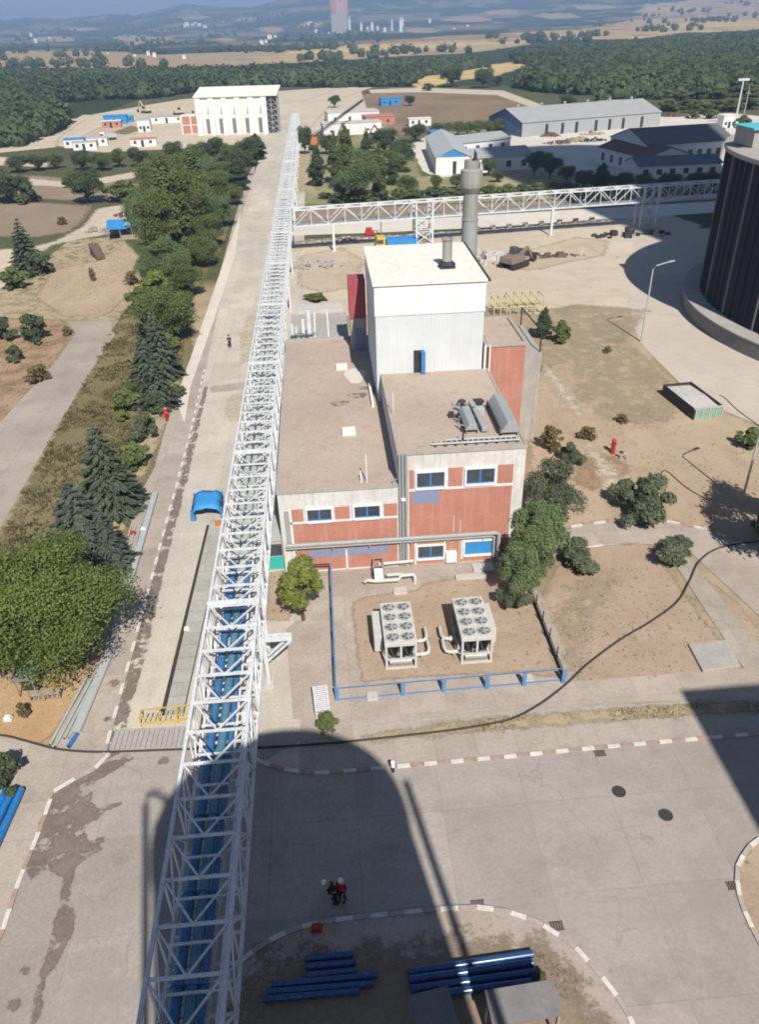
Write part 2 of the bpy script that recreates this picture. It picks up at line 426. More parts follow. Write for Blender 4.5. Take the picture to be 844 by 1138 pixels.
SHEET_N = [0]
def soft_sheet(name, w2, level, mat, wd):
    """covering whose margin fades raggedly into what lies below; 'margin' holds the distance to its outline"""
    z = 0.007 * level + 0.00008 * SHEET_N[0]
    P = np.array(w2, float); lo = P.min(0) - wd * 1.6; hi = P.max(0) + wd * 1.6
    lo = np.maximum(lo, -420); hi = np.minimum(hi, 700)
    cell = max(wd * .7, math.sqrt((hi - lo).prod() / 9000))
    nx, ny = int((hi[0] - lo[0]) / cell) + 2, int((hi[1] - lo[1]) / cell) + 2
    gx, gy = np.meshgrid(lo[0] + np.arange(nx) * cell, lo[1] + np.arange(ny) * cell)
    x, y = gx.ravel(), gy.ravel(); d = np.full(x.shape, 1e9); ins = np.zeros(x.shape, bool); n = len(P)
    for i in range(n):
        a, b = P[i], P[(i + 1) % n]; e = b - a; L2 = max(e @ e, 1e-9)
        t = np.clip(((x - a[0]) * e[0] + (y - a[1]) * e[1]) / L2, 0, 1)
        d = np.minimum(d, np.hypot(x - a[0] - t * e[0], y - a[1] - t * e[1]))
        c = ((a[1] > y) != (b[1] > y)); xx = e[0] * (y - a[1]) / (e[1] if abs(e[1]) > 1e-9 else 1e-9) + a[0]
        ins ^= c & (x < xx)
    d = np.where(ins, d, -d)
    i0 = (np.arange(ny - 1)[:, None] * nx + np.arange(nx - 1)[None]).ravel()
    q = np.stack([i0, i0 + 1, i0 + nx + 1, i0 + nx], -1)
    q = q[d[q].max(1) > -wd * 1.3]
    use = np.unique(q); mp = np.zeros(len(x), int); mp[use] = np.arange(len(use)); q = mp[q]
    me = bpy.data.meshes.new(name)
    co = np.stack([x[use], y[use], np.full(len(use), z)], -1)
    me.vertices.add(len(co)); me.vertices.foreach_set('co', co.ravel())
    me.loops.add(q.size); me.loops.foreach_set('vertex_index', q.ravel())
    me.polygons.add(len(q)); me.polygons.foreach_set('loop_start', np.arange(0, q.size, 4)); me.polygons.foreach_set('loop_total', np.full(len(q), 4))
    at = me.attributes.new('margin', 'FLOAT', 'POINT'); at.data.foreach_set('value', np.clip(d[use] / wd, -2, 2.0))
    me.materials.append(M[mat]); me.update(calc_edges=True)
    o = bpy.data.objects.new(name, me); COL.objects.link(o)
    return tag(o, kind='structure')

def sheet(name, pts, level, mat, step=1.5, jit=0.0, px=True):
    """flat ground covering, each level 7 mm above the one below"""
    SHEET_N[0] += 1
    w2 = [tuple(g(*p)[:2]) for p in pts] if px else [tuple(p) for p in pts]
    if mat in SOFT: return soft_sheet(name, w2, level, mat, SOFT[mat])
    if jit: w2 = densify(w2, step, jit, SHEET_N[0])
    v3 = [Vector((p[0], p[1], 0)) for p in w2]
    tri = tessellate_polygon([v3])
    z = 0.007 * level + 0.00008 * SHEET_N[0]
    mb = MB()
    fs = []
    for t in tri:
        a, b, c = (v3[i] for i in t)
        fs.append(tuple(t) if (b - a).cross(c - a).z > 0 else (t[0], t[2], t[1]))
    mb.add([(p[0], p[1], z) for p in w2], fs)
    o = mb.build(name, mat)
    return tag(o, kind='structure')

def kerb(name, pts, mats, seg=0.75, wdt=0.22, hgt=0.13, px=True, pattern=(0, 1), gap=0.02):
    w2 = [Vector(g(*p)[:2]) for p in pts] if px else [Vector(p) for p in pts]
    line = densify(w2, 0.25, 0, closed=False)
    line = [Vector(p) for p in line]
    mb = MB(); acc = 0; cur = [line[0]]; k = 0
    rnd = random.Random(len(line))
    for a, b in zip(line[:-1], line[1:]):
        cur.append(b); acc += (b - a).length
        if acc >= seg:
            p, q = cur[0], cur[-1]; d = (q - p).normalized(); nrm = Vector((-d.y, d.x)) * wdt / 2
            q = q - d * gap; j = rnd.uniform(-0.012, 0.012)
            mb.prism([(p - nrm)[:], (q - nrm)[:], (q + nrm)[:], (p + nrm)[:]], -0.05, hgt + j, pattern[k % len(pattern)])
            cur = [b]; acc = 0; k += 1
    o = mb.build(name, mats)
    return tag(o, kind='structure')
# ------------------------------------------------------------------ terrain
def smooth(a, b, x):
    t = np.clip((x - a) / (b - a), 0, 1); return t * t * (3 - 2 * t)

_rng = np.random.default_rng(3)
_ph = _rng.uniform(0, 6.28, (40, 2)); _dir = _rng.uniform(0, 6.28, 40)
def fbm(x, y, base, octs=5):
    v = np.zeros_like(x); a = 1.0; k = 0
    for o in range(octs):
        f = 2 * math.pi / base * (1.9 ** o)
        for j in range(3):
            d = _dir[(k) % 40]; p = _ph[k % 40]; k += 1
            v += a / 3 * np.sin((x * math.cos(d) + y * math.sin(d)) * f + p[0] + 1.3 * np.sin((x * math.sin(d) - y * math.cos(d)) * f * .7 + p[1]))
        a *= 0.55
    return v

SKYLINE = [(-200, 20), (0, 22), (30, 17), (65, 20), (120, 15), (150, 17), (180, 10), (205, 3), (225, 5), (280, 6), (300, 0), (340, -8), (420, -14), (500, -18), (640, -25), (844, -30), (1100, -30)]
_az = []; _hz = []
for p in SKYLINE:
    d = ray(*p); _az.append(math.atan2(d.x, d.y)); _hz.append(HCAM + 7000 * d.z / math.hypot(d.x, d.y))
def height(x, y):
    r = np.hypot(x, y); az = np.arctan2(x, y)
    sk = np.interp(az, _az, _hz)
    far = sk * (0.92 + 0.05 * fbm(x, y, 3000, 3)) * smooth(3000, 7000, r)
    mid = smooth(900, 3200, r) * (1 - smooth(3600, 6500, r)) * (16 * smooth(-0.05, 0.45, az) + 3.5 * fbm(x, y, 1500, 4))
    bump = smooth(3300, 5200, r) * 12 * fbm(x, y, 1300, 5) * (1 - 0.75 * smooth(6000, 7000, r))
    drop = -1.0 * smooth(430, 700, r) * 0
    return np.where(r < 800, 0, far + mid + bump + drop)

def hz1(x, y): return float(height(np.array([x]), np.array([y]))[0])

def gt(px, py):
    """point of the terrain seen at a pixel"""
    d = ray(px, py); hd = math.hypot(d.x, d.y)
    lo, hi = 30.0, 9000.0
    ts = np.geomspace(30, 9000, 900)
    x = d.x / hd * ts; y = d.y / hd * ts; z = HCAM + d.z / hd * ts
    below = np.nonzero(z < height(x, y))[0]
    if len(below) == 0: return None
    i = below[0]; return Vector((x[i], y[i], float(height(x[i:i + 1], y[i:i + 1])[0])))

def inpoly(px, py, poly):
    c = np.zeros(px.shape, bool); n = len(poly)
    for i in range(n):
        x0, y0 = poly[i]; x1, y1 = poly[(i + 1) % n]
        cond = ((y0 > py) != (y1 > py))
        xx = (x1 - x0) * (py - y0) / ((y1 - y0) if y1 != y0 else 1e-9) + x0
        c ^= cond & (px < xx)
    return c

# land cover of the far country, as fields and woods lying on the terrain
TAN, TAN2, STRAW, WOOD, SCRUB, SOIL, PALE = (0.38, 0.28, 0.17), (0.45, 0.325, 0.18), (0.54, 0.41, 0.20), (0.040, 0.060, 0.030), (0.10, 0.105, 0.055), (0.24, 0.18, 0.125), (0.55, 0.47, 0.37)
COVER = [
    (SCRUB, [(-300, 75), (1200, 75), (1200, 320), (-300, 320)]),
    (WOOD, [(-300, 73), (90, 76), (250, 74), (330, 70), (430, 64), (520, 60), (600, 48), (700, 40), (1200, 20), (1200, 70), (844, 75), (740, 100), (650, 106), (580, 102), (560, 96), (380, 97), (305, 95), (215, 103), (150, 112), (95, 130), (40, 165), (-300, 175)]),
    (TAN, [(-300, 58), (110, 57), (190, 62), (240, 66), (230, 73), (90, 75), (-300, 74)]),
    (TAN, [(140, 42), (190, 41), (195, 48), (145, 51)]),
    (TAN2, [(255, 68), (330, 58), (430, 46), (520, 40), (640, 34), (700, 24), (720, 6), (820, -6), (1200, -10), (1200, 22), (760, 36), (700, 44), (600, 46), (520, 58), (430, 63), (330, 70)]),
    (STRAW, [(455, 92), (470, 80), (520, 74), (578, 68), (584, 74), (560, 84), (500, 92), (462, 100)]),
    (SOIL, [(395, 140), (400, 106), (440, 97), (540, 104), (585, 112), (602, 122), (560, 130), (480, 150), (420, 160)]),
    (PALE, [(640, 118), (690, 103), (740, 90), (800, 76), (840, 62), (844, 66), (806, 82), (750, 96), (715, 106), (690, 118)]),
]
DOTS = [  # small pale fields on the far hills
    ((150, 43), 22, 4), ((215, 20), 14, 2.5), ((275, 22), 16, 2), ((345, 28), 16, 3), ((300, 33), 14, 3), ((520, 22), 26, 3), ((470, 34), 20, 3), ((560, 14), 22, 3), ((620, 18), 24, 3), ((110, 70), 20, 3),
    ((660, 8), 26, 3), ((250, 44), 12, 2), ((60, 44), 22, 3), ((90, 33), 12, 2)]

nr, na = 300, 430
rad = np.concatenate([[0.0], np.geomspace(8, 420, 60), np.geomspace(430, 9500, nr)])
ang = np.concatenate([np.linspace(-math.pi, R(-42), 40)[:-1], np.linspace(R(-42), R(42), na), np.linspace(R(42), math.pi, 40)[1:]])
A_, R_ = np.meshgrid(ang, rad)
X = R_ * np.sin(A_); Y = R_ * np.cos(A_); Z = height(X, Y)
front = Y > 20
PX, PY = proj(X, np.where(front, Y, 20), Z)
jx = PX + 7 * fbm(X, Y, 420, 4); jy = PY + (0.9 + 40 / np.maximum(R_, 60)) * fbm(X + 99, Y - 70, 300, 4)
colr = np.empty(X.shape + (3,)); colr[:] = (0.36, 0.29, 0.20)
n1 = fbm(X, Y, 900, 5); n2 = fbm(X - 300, Y + 800, 260, 4)
far = R_ > 1400
forest = (n1 + 0.6 * n2) > -0.28
colr[far & forest] = WOOD
colr[far & ~forest] = (0.20, 0.17, 0.11)
for c, poly in COVER:
    msk = inpoly(jx, jy, poly) & front & (R_ > 60)
    colr[msk] = c
for (cx, cy), wx, wy in DOTS:
    msk = (((jx - cx) / wx) ** 2 + ((jy - cy) / wy) ** 2 < 1) & far
    colr[msk] = TAN
# scattered woods and tracks inside the tan slopes
tanm = np.all(np.abs(colr - np.array(TAN2)) < 1e-3, axis=2)
colr[tanm & ((n2 + 0.7 * fbm(X, Y, 120, 3)) > 1.05)] = (0.07, 0.085, 0.045)
colr[tanm & (n1 > 0.45)] = STRAW
colr[tanm & (n1 < -0.6)] = (0.30, 0.215, 0.14)
colr *= (1 + 0.13 * fbm(X, Y, 60, 3))[..., None]
colr = np.clip(colr, 0.01, 0.8)
nA = len(ang); nR = len(rad)
verts = np.stack([X, Y, Z], -1).reshape(-1, 3)
i0 = (np.arange(nR - 1)[:, None] * nA + np.arange(nA - 1)[None, :]).ravel()
quads = np.stack([i0, i0 + nA, i0 + nA + 1, i0 + 1], -1)[:, ::-1]
me = bpy.data.meshes.new('ground')
me.vertices.add(len(verts)); me.vertices.foreach_set('co', verts.ravel())
me.loops.add(quads.size); me.loops.foreach_set('vertex_index', quads.ravel())
me.polygons.add(len(quads)); me.polygons.foreach_set('loop_start', np.arange(0, quads.size, 4)); me.polygons.foreach_set('loop_total', np.full(len(quads), 4))
me.polygons.foreach_set('use_smooth', np.ones(len(quads), bool))
ca = me.color_attributes.new('cover', 'FLOAT_COLOR', 'POINT')
ca.data.foreach_set('color', np.concatenate([colr.reshape(-1, 3), np.ones((len(verts), 1))], 1).ravel())
me.update(calc_edges=True); me.validate()
k = NT('open_country')
at = k.n('ShaderNodeAttribute'); at.attribute_name = 'cover'
co = k.coord('World')
nn = k.noise(co, 0.35, 8, 0.7)
c1 = k.mix(1.0, at.outputs['Color'], k.ramp(nn, 0.3, 0.72, (0.72, 0.71, 0.68), (1.15, 1.13, 1.08)), 'MULTIPLY')
n4 = k.noise(co, 0.06, 6, 0.65)
c1 = k.mix(k.ramp(n4, 0.5, 0.75, (0, 0, 0), (0.55, 0.55, 0.55)), c1, k.mix(1.0, at.outputs['Color'], (0.62, 0.66, 0.5), 'MULTIPLY'))
k.l(c1, k.b.inputs['Base Color']); k.b.inputs['Roughness'].default_value = 1.0; k.b.inputs['Specular IOR Level'].default_value = 0.05
k.bump(k.noise(co, 1.5, 8, 0.75), 0.4, 0.15)
me.materials.append(k.m)
go = bpy.data.objects.new('ground', me); COL.objects.link(go); tag(go, kind='structure')

# ------------------------------------------------------------------ ground coverings
SOFT_NAMES |= {'brown_soil', 'orange_soil', 'reddish_soil', 'dry_dirt', 'trodden_dry_lawn', 'pale_dust', 'dug_soil', 'ploughed_field', 'rank_grass', 'straw_grass', 'green_meadow', 'damp_stain', 'faded_yellow_wash'}
M['road'] = ground_mat('concrete_road', (0.325, 0.29, 0.26), (0.375, 0.335, 0.30), (0.29, 0.26, 0.23), 0.06, 0.35, slabs=(4.6, 5.2, 0.86), bump=0.15, tracks=(0.25, 0.9, 1), stain=(0.29, 0.26, 0.23))
M['long_road'] = ground_mat('dusty_concrete_road', (0.47, 0.425, 0.365), (0.53, 0.48, 0.41), (0.42, 0.375, 0.32), 0.035, 0.22, slabs=(3.6, 5.5, 0.88), bump=0.15, tracks=(1.0, 0.06, 1), stain=(0.40, 0.36, 0.31))
M['pavement'] = ground_mat('old_pavement', (0.36, 0.315, 0.27), (0.41, 0.36, 0.31), (0.32, 0.275, 0.235), 0.08, 0.5, slabs=(2.4, 2.4, 0.86), bump=0.2)
M['yard'] = ground_mat('yard_concrete', (0.37, 0.315, 0.27), (0.42, 0.36, 0.31), (0.33, 0.275, 0.235), 0.09, 0.5, slabs=(3.0, 3.0, 0.88), bump=0.2)
M['brown_soil'] = ground_mat('brown_soil', (0.345, 0.255, 0.185), (0.405, 0.31, 0.235), (0.36, 0.275, 0.195), 0.25, 0.9, speck=(0.25, 0.19, 0.12))
M['orange_soil'] = ground_mat('orange_soil', (0.40, 0.25, 0.13), (0.45, 0.31, 0.18), (0.36, 0.27, 0.15), 0.3, 1.2, speck=(0.46, 0.37, 0.22))
M['red_soil'] = ground_mat('reddish_soil', (0.31, 0.19, 0.115), (0.36, 0.245, 0.16), (0.33, 0.27, 0.17), 0.15, 0.7, speck=(0.22, 0.19, 0.10), holes=(0.3, 0.30, 0.5))
M['dirt'] = ground_mat('dry_dirt', (0.385, 0.295, 0.205), (0.44, 0.345, 0.245), (0.33, 0.245, 0.165), 0.07, 0.4, tracks=(0.7, 0.12, 1), speck=(0.33, 0.255, 0.165))
M['dry_lawn'] = ground_mat('trodden_dry_lawn', (0.35, 0.285, 0.195), (0.41, 0.335, 0.235), (0.32, 0.275, 0.165), 0.12, 0.5, speck=(0.27, 0.235, 0.14), holes=(0.35, 0.36, 0.62))
M['pale_dust'] = ground_mat('pale_dust', (0.48, 0.41, 0.315), (0.55, 0.475, 0.37), (0.42, 0.345, 0.26), 0.05, 0.25, tracks=(0.1, 0.6, 1), speck=(0.43, 0.37, 0.29))
M['dig_soil'] = ground_mat('dug_soil', (0.44, 0.35, 0.26), (0.51, 0.43, 0.33), (0.37, 0.28, 0.21), 0.09, 0.5, speck=(0.31, 0.235, 0.175), bump=0.8)
M['pale_conc'] = ground_mat('pale_concrete_lane', (0.56, 0.52, 0.46), (0.62, 0.57, 0.50), (0.50, 0.455, 0.39), 0.05, 0.3, bump=0.15)
M['ring'] = ground_mat('ring_road_concrete', (0.46, 0.40, 0.335), (0.51, 0.45, 0.38), (0.42, 0.36, 0.30), 0.06, 0.4, bump=0.15)
M['old_lane'] = ground_mat('old_concrete_lane', (0.33, 0.285, 0.245), (0.38, 0.33, 0.285), (0.35, 0.30, 0.22), 0.09, 0.4, slabs=(3.2, 4.0, 0.85), bump=0.2)
M['field_brown'] = ground_mat('ploughed_field', (0.235, 0.18, 0.13), (0.285, 0.22, 0.165), (0.25, 0.21, 0.135), 0.06, 0.4)
M['olive'] = ground_mat('rank_grass', (0.165, 0.14, 0.075), (0.215, 0.18, 0.095), (0.15, 0.145, 0.07), 0.12, 0.8, speck=(0.12, 0.13, 0.06))
M['straw'] = ground_mat('straw_grass', (0.37, 0.295, 0.19), (0.42, 0.34, 0.225), (0.32, 0.275, 0.155), 0.12, 0.6, speck=(0.25, 0.23, 0.10), holes=(0.5, 0.32, 0.52))
M['meadow'] = ground_mat('green_meadow', (0.20, 0.20, 0.10), (0.33, 0.285, 0.165), (0.17, 0.185, 0.08), 0.06, 0.3)
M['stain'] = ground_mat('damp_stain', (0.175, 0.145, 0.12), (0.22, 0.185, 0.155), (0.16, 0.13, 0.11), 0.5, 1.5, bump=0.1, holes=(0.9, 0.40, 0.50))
M['patch'] = ground_mat('faded_yellow_wash', (0.50, 0.43, 0.31), (0.52, 0.45, 0.33), (0.48, 0.42, 0.34), 0.5, 1.2, bump=0.1, holes=(0.8, 0.42, 0.62))
M['slab_green'] = ground_mat('greyish_duct_cover', (0.36, 0.355, 0.32), (0.40, 0.39, 0.355), (0.33, 0.31, 0.28), 0.3, 0.8, slabs=(50.0, 1.2, 0.75), bump=0.1)
M['iron'] = pmat('cast_iron_cover', (0.06, 0.055, 0.055), 0.8, 0.2, 0.2, 4, space='World')

# left country, back to front
sheet('field', [(-60, 222), (60, 226), (104, 229), (92, 246), (78, 258), (40, 264), (-60, 262)], 1, 'field_brown', 3, 1.2)
sheet('field', [(-30, 192), (50, 196), (160, 205), (200, 215), (160, 226), (60, 222), (-30, 215)], 1, 'field_brown', 3, 1.2)
sheet('dirt_track', [(-60, 280), (-60, 318), (10, 322), (30, 290), (60, 272), (112, 262), (158, 250), (172, 232), (150, 226), (108, 232), (92, 252), (62, 268), (30, 276)], 2, 'pale_dust', 2, 0.8)
sheet('dirt_track', [(30, 198), (80, 203), (140, 193), (172, 186), (172, 193), (140, 200), (85, 209), (30, 206)], 2, 'pale_dust', 2, 0.6)
sheet('dirt_track', [(-40, 172), (20, 176), (55, 180), (52, 186), (0, 184), (-40, 184)], 2, 'pale_dust', 2, 0.6)
sheet('grass', [(-40, 322), (36, 300), (76, 268), (135, 262), (160, 300), (168, 345), (130, 356), (90, 356), (-40, 352)], 1, 'straw', 1.5, 0.7)
sheet('dirt_track', [(60, 300), (110, 290), (140, 270), (160, 290), (140, 330), (120, 350), (70, 352), (40, 330)], 2, 'dirt', 1.5, 0.9)
sheet('soil', [(-80, 352), (70, 356), (80, 372), (62, 400), (20, 452), (-30, 500), (-120, 520)], 2, 'red_soil', 1.2, 0.5)
sheet('lane', [(-120, 700), (-80, 560), (-10, 480), (60, 405), (84, 372), (76, 358), (122, 356), (128, 372), (96, 420), (60, 480), (10, 570), (-60, 700)], 3, 'old_lane', 1.5, 0.12)
sheet('grass', [(122, 372), (140, 345), (190, 300), (215, 300), (212, 420), (180, 480), (165, 540), (140, 640), (80, 760), (-60, 770), (-60, 690), (10, 580), (60, 485), (98, 420)], 1, 'olive', 1.2, 0.5)
sheet('grass', [(150, 225), (260, 180), (275, 190), (250, 270), (215, 330), (200, 330), (160, 300)], 1, 'olive', 1.5, 0.5)
sheet('soil', [(-80, 752), (100, 742), (88, 772), (62, 812), (44, 828), (-80, 822)], 4, 'orange_soil', 0.7, 0.25)
sheet('soil', [(96, 580), (128, 555), (150, 560), (140, 590), (112, 604)], 4, 'orange_soil', 0.7, 0.25)
sheet('soil', [(165, 440), (196, 400), (204, 410), (186, 470), (165, 520), (150, 545), (150, 500)], 4, 'straw', 0.7, 0.25)

# roads
lr = [(-14.65, 26), (-14.7, 45), (-14.9, 74), (-15.6, 100), (-16.6, 135), (-17.3, 180), (-17.6, 230), (-17.9, 300), (-18, 345), (-1, 350), (-3.2, 240), (-3.2, 140), (-3.0, 60), (-2.4, 28)]
sheet('road', lr, 4, 'long_road', px=False)
sheet('road', [tuple(g(*p)[:2]) for p in [(-90, 1180), (0, 1050), (22, 980), (60, 880), (112, 853), (122, 838)]] + [(-14.5, 33.0), (-2.2, 32.2)] + [tuple(g(*p)[:2]) for p in [(290, 848), (322, 858), (362, 860), (437, 853), (560, 842), (680, 830), (785, 821), (900, 812)]] + [(34, 30), (34, 4), (-17, 4)], 6, 'road', px=False)
sheet('pavement', [tuple(g(*p)[:2]) for p in [(0, 818), (60, 830), (64, 812), (90, 772), (120, 720), (150, 560), (172, 520), (186, 470), (205, 415), (232, 350), (262, 240), (276, 195), (284, 180)]] + [(-17.7, 240), (-17.2, 180), (-16.5, 135), (-15.5, 100), (-14.8, 74), (-14.6, 45), (-14.55, 30)] + [tuple(g(*p)[:2]) for p in [(112, 852), (60, 879), (0, 1049), (-90, 1179), (-150, 1050), (-80, 840)]], 5, 'pavement', px=False)
sheet('pavement', [(196, 445), (232, 340), (256, 270), (268, 235), (262, 282), (240, 350), (212, 430), (205, 470)], 6, 'pale_conc', px=True)
sheet('pavement', [(-3.2, 27), (-3.0, 47.9), (14.5, 48.2), (14.6, 34.4), (13, 33), (20.5, 32), (40, 33), (40, 29.5)] + [tuple(g(*p)[:2]) for p in [(785, 821), (680, 829), (560, 841), (437, 852), (362, 859), (322, 857), (288, 846)]], 5, 'pavement', px=False)
sheet('yard', [(-0.85, 34.6), (13.75, 34.9), (13.9, 40), (13.9, 48.3), (-4.4, 48.3), (-4.4, 47.6), (-0.85, 47.6)], 6, 'yard', px=False)
sheet('soil', [(392, 668), (420, 662), (462, 656), (476, 648), (556, 636), (585, 650), (606, 700), (622, 752), (560, 748), (470, 752), (404, 758), (396, 720)], 7, 'brown_soil', 0.4, 0.16)
sheet('pavement', [(352, 800), (372, 781), (627, 759), (760, 748), (844, 742), (844, 776), (640, 783), (560, 790), (500, 794), (430, 802)], 6, 'yard', 1, 0)
sheet('grass', [(404, 818), (500, 803), (560, 797), (700, 787), (850, 779), (850, 791), (700, 800), (560, 811), (480, 819), (410, 824)], 7, 'straw', 0.5, 0.14)
sheet('soil', [(296, 690), (300, 636), (326, 634), (330, 668), (322, 690)], 7, 'brown_soil', 0.4, 0.1)
sheet('slab', [(326, 800), (318, 700), (330, 690), (366, 690), (371, 780), (372, 798)], 7, 'yard', 1, 0)
# right-hand gardens
sheet('soil', [(600, 670), (618, 630), (660, 606), (720, 604), (790, 700), (826, 745), (760, 752), (640, 762), (622, 740)], 4, 'brown_soil', 0.8, 0.25)
sheet('lawn', [(582, 620), (606, 612), (652, 606), (640, 620), (616, 640), (604, 668)], 5, 'dry_lawn', 0.6, 0.2)
sheet('soil', [(745, 612), (780, 640), (820, 670), (860, 720), (860, 742), (800, 680), (762, 640)], 5, 'brown_soil', 0.8, 0.2)
sheet('lawn', [(620, 690), (640, 650), (690, 640), (650, 700), (640, 755), (630, 748)], 5, 'dry_lawn', 0.7, 0.4)
sheet('path', [(600, 612), (616, 590), (660, 583), (700, 579), (745, 581), (790, 591), (860, 615), (860, 700), (812, 655), (772, 618), (742, 606), (700, 604), (650, 607), (606, 622)], 6, 'yard', 0.8, 0.03)
sheet('path', [(734, 602), (752, 604), (858, 735), (836, 745), (826, 742)], 7, 'pavement', 0.8, 0.03)
sheet('dirt', [(585, 620), (590, 480), (600, 400), (605, 350), (640, 338), (700, 330), (712, 372), (735, 410), (780, 445), (900, 500), (900, 640), (822, 603), (790, 590), (745, 580), (700, 577), (650, 583), (612, 592)], 3, 'dirt', 1.2, 0.12)
sheet('path', [(676, 560), (664, 520), (650, 495), (655, 490), (668, 505), (690, 535), (700, 560)], 5, 'pale_dust', 0.7, 0.25)
sheet('path', [(600, 405), (606, 400), (625, 425), (650, 460), (646, 466), (622, 440)], 5, 'pale_dust', 0.7, 0.25)
sheet('soil', [(640, 520), (664, 505), (690, 510), (700, 525), (660, 545), (640, 540)], 4, 'red_soil', 0.7, 0.3)
sheet('lawn', [(640, 400), (690, 372), (720, 400), (760, 440), (740, 470), (680, 470), (640, 440)], 4, 'dry_lawn', 1, 0.6)
# ring road round the silo
rr = [g(*p)[:2] for p in [(702, 345), (703, 360), (712, 380), (725, 395), (760, 430), (800, 455), (844, 473)]]
arc = [(84.2 + 33.5 * math.cos(a), 96 + 33.5 * math.sin(a)) for a in np.linspace(R(225), R(110), 30)]
sheet('road', [(52, 57)] + [tuple(p) for p in rr[::-1]] + [(47, 116), (53, 127), (60, 150), (92, 153)] + arc[::-1], 5, 'ring', px=False)
# works area behind the building
sheet('dirt', [(326, 352), (326, 268), (420, 262), (560, 254), (690, 244), (735, 236), (780, 250), (770, 300), (715, 345), (640, 340), (600, 350), (545, 345), (400, 352)], 3, 'pale_dust', 2, 0.6)
sheet('soil', [(332, 318), (334, 285), (380, 276), (405, 290), (390, 320), (360, 326)], 5, 'dig_soil', 1, 0.7)
sheet('soil', [(566, 300), (590, 278), (640, 264), (676, 268), (672, 284), (630, 292), (600, 300)], 5, 'dig_soil', 1, 0.7)
sheet('lane', [(326, 262), (326, 250), (480, 243), (660, 232), (860, 220), (860, 232), (700, 243), (560, 252), (420, 259)], 4, 'pale_conc', 3, 0.15)
sheet('soil', [(326, 249), (326, 232), (480, 228), (640, 222), (860, 212), (860, 219), (660, 231), (480, 242)], 4, 'field_brown', 2, 0.4)
sheet('lawn', [(600, 346), (640, 338), (720, 345), (700, 375), (640, 400), (600, 410)], 5, 'dry_lawn', 1, 0.8)
# park and yards beyond the cross conveyor
sheet('grass', [(326, 228), (330, 165), (400, 150), (460, 160), (470, 196), (640, 186), (800, 182), (860, 200), (860, 211), (640, 221), (480, 227)], 2, 'meadow', 3, 1.0)
sheet('lawn', [(328, 215), (332, 170), (350, 168), (352, 212)], 4, 'straw', 2, 0.8)
sheet('lawn', [(548, 205), (560, 190), (610, 186), (650, 200), (620, 214), (570, 212)], 4, 'straw', 2, 0.8)
sheet('yard', [(455, 160), (480, 150), (572, 150), (640, 138), (735, 130), (812, 126), (870, 132), (870, 200), (812, 190), (735, 196), (660, 196), (600, 182), (560, 190), (486, 198), (470, 190)], 3, 'pale_conc', 4, 0.6)
sheet('grass', [(486, 160), (480, 142), (574, 134), (580, 150), (540, 152)], 2, 'meadow', 4, 1)
sheet('yard', [(60, 162), (48, 154), (100, 128), (200, 111), (330, 100), (400, 96), (408, 120), (398, 146), (330, 152), (300, 160), (190, 166), (110, 170)], 3, 'pale_dust', 4, 1.5)
sheet('soil', [(90, 152), (120, 138), (165, 138), (150, 150), (110, 156)], 4, 'dig_soil', 4, 2)
sheet('grass', [(124, 148), (146, 140), (160, 144), (140, 150)], 5, 'olive', 4, 1.5)
sheet('lane', [(-17, 345), (-1, 348), (12, 470), (40, 560), (20, 560), (-6, 470), (-40, 440), (-120, 420), (-120, 410), (-30, 420)], 5, 'pale_dust', 4, 0.5, px=False)
sheet('lane', [(410, 100), (470, 98), (560, 101), (606, 118), (598, 122), (552, 106), (470, 103), (412, 104)], 4, 'pale_dust', 4, 0.5)
sheet('lane', [(-60, 166), (50, 152), (92, 128), (104, 128), (66, 153), (62, 164), (-60, 176)], 4, 'pale_dust', 4, 1)

# stains, worn patches, joints
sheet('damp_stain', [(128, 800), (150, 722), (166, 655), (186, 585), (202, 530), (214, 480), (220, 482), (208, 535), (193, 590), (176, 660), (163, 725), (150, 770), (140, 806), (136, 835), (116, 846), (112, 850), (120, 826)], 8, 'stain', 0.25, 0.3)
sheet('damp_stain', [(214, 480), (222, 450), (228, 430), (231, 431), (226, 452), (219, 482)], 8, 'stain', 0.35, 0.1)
sheet('damp_stain', [(60, 882), (84, 868), (112, 850), (128, 846), (140, 838), (150, 842), (120, 860), (104, 872), (100, 892), (108, 898), (134, 893), (112, 908), (92, 918), (98, 936), (114, 944), (84, 962), (78, 990), (82, 1032), (66, 1066), (50, 1090), (44, 1130), (34, 1150), (40, 1100), (54, 1056), (66, 1010), (72, 975), (52, 968), (34, 978), (30, 960), (44, 920), (52, 898)], 8, 'stain', 0.2, 0.4)
for a, b, c_ in ((126, 760, 7), (142, 790, 5), (120, 800, 4), (182, 846, 6), (112, 934, 3), (28, 1080, 5), (14, 1118, 6)):
    ca_ = g(a, b); rr_ = c_ * 0.035 * 1.2
    sheet('damp_stain', [(ca_.x + rr_ * 1.3 * math.cos(t), ca_.y + rr_ * math.sin(t)) for t in np.linspace(0, 6.0, 10)], 8, 'stain', 0.2, 0.12, px=False)
sheet('worn_patch', [(268, 404), (268, 372), (276, 352), (292, 352), (286, 402)], 6, 'patch', 0.6, 0.25)
sheet('worn_patch', [(250, 468), (256, 440), (278, 436), (272, 470)], 6, 'patch', 0.6, 0.3)
sheet('worn_patch', [(206, 700), (226, 640), (240, 600), (246, 600), (232, 660), (216, 720)], 6, 'patch', 0.6, 0.2)
#sheet('worn_patch', [(170, 1100), (138, 1080), (150, 1040), (160, 1000), (157, 1110)], 8, 'patch', 0.6, 0.2)
sheet('damp_stain', [(234, 430), (262, 426), (290, 422), (290, 430), (262, 434), (235, 437)], 6, 'pavement', 0.6, 0.15)
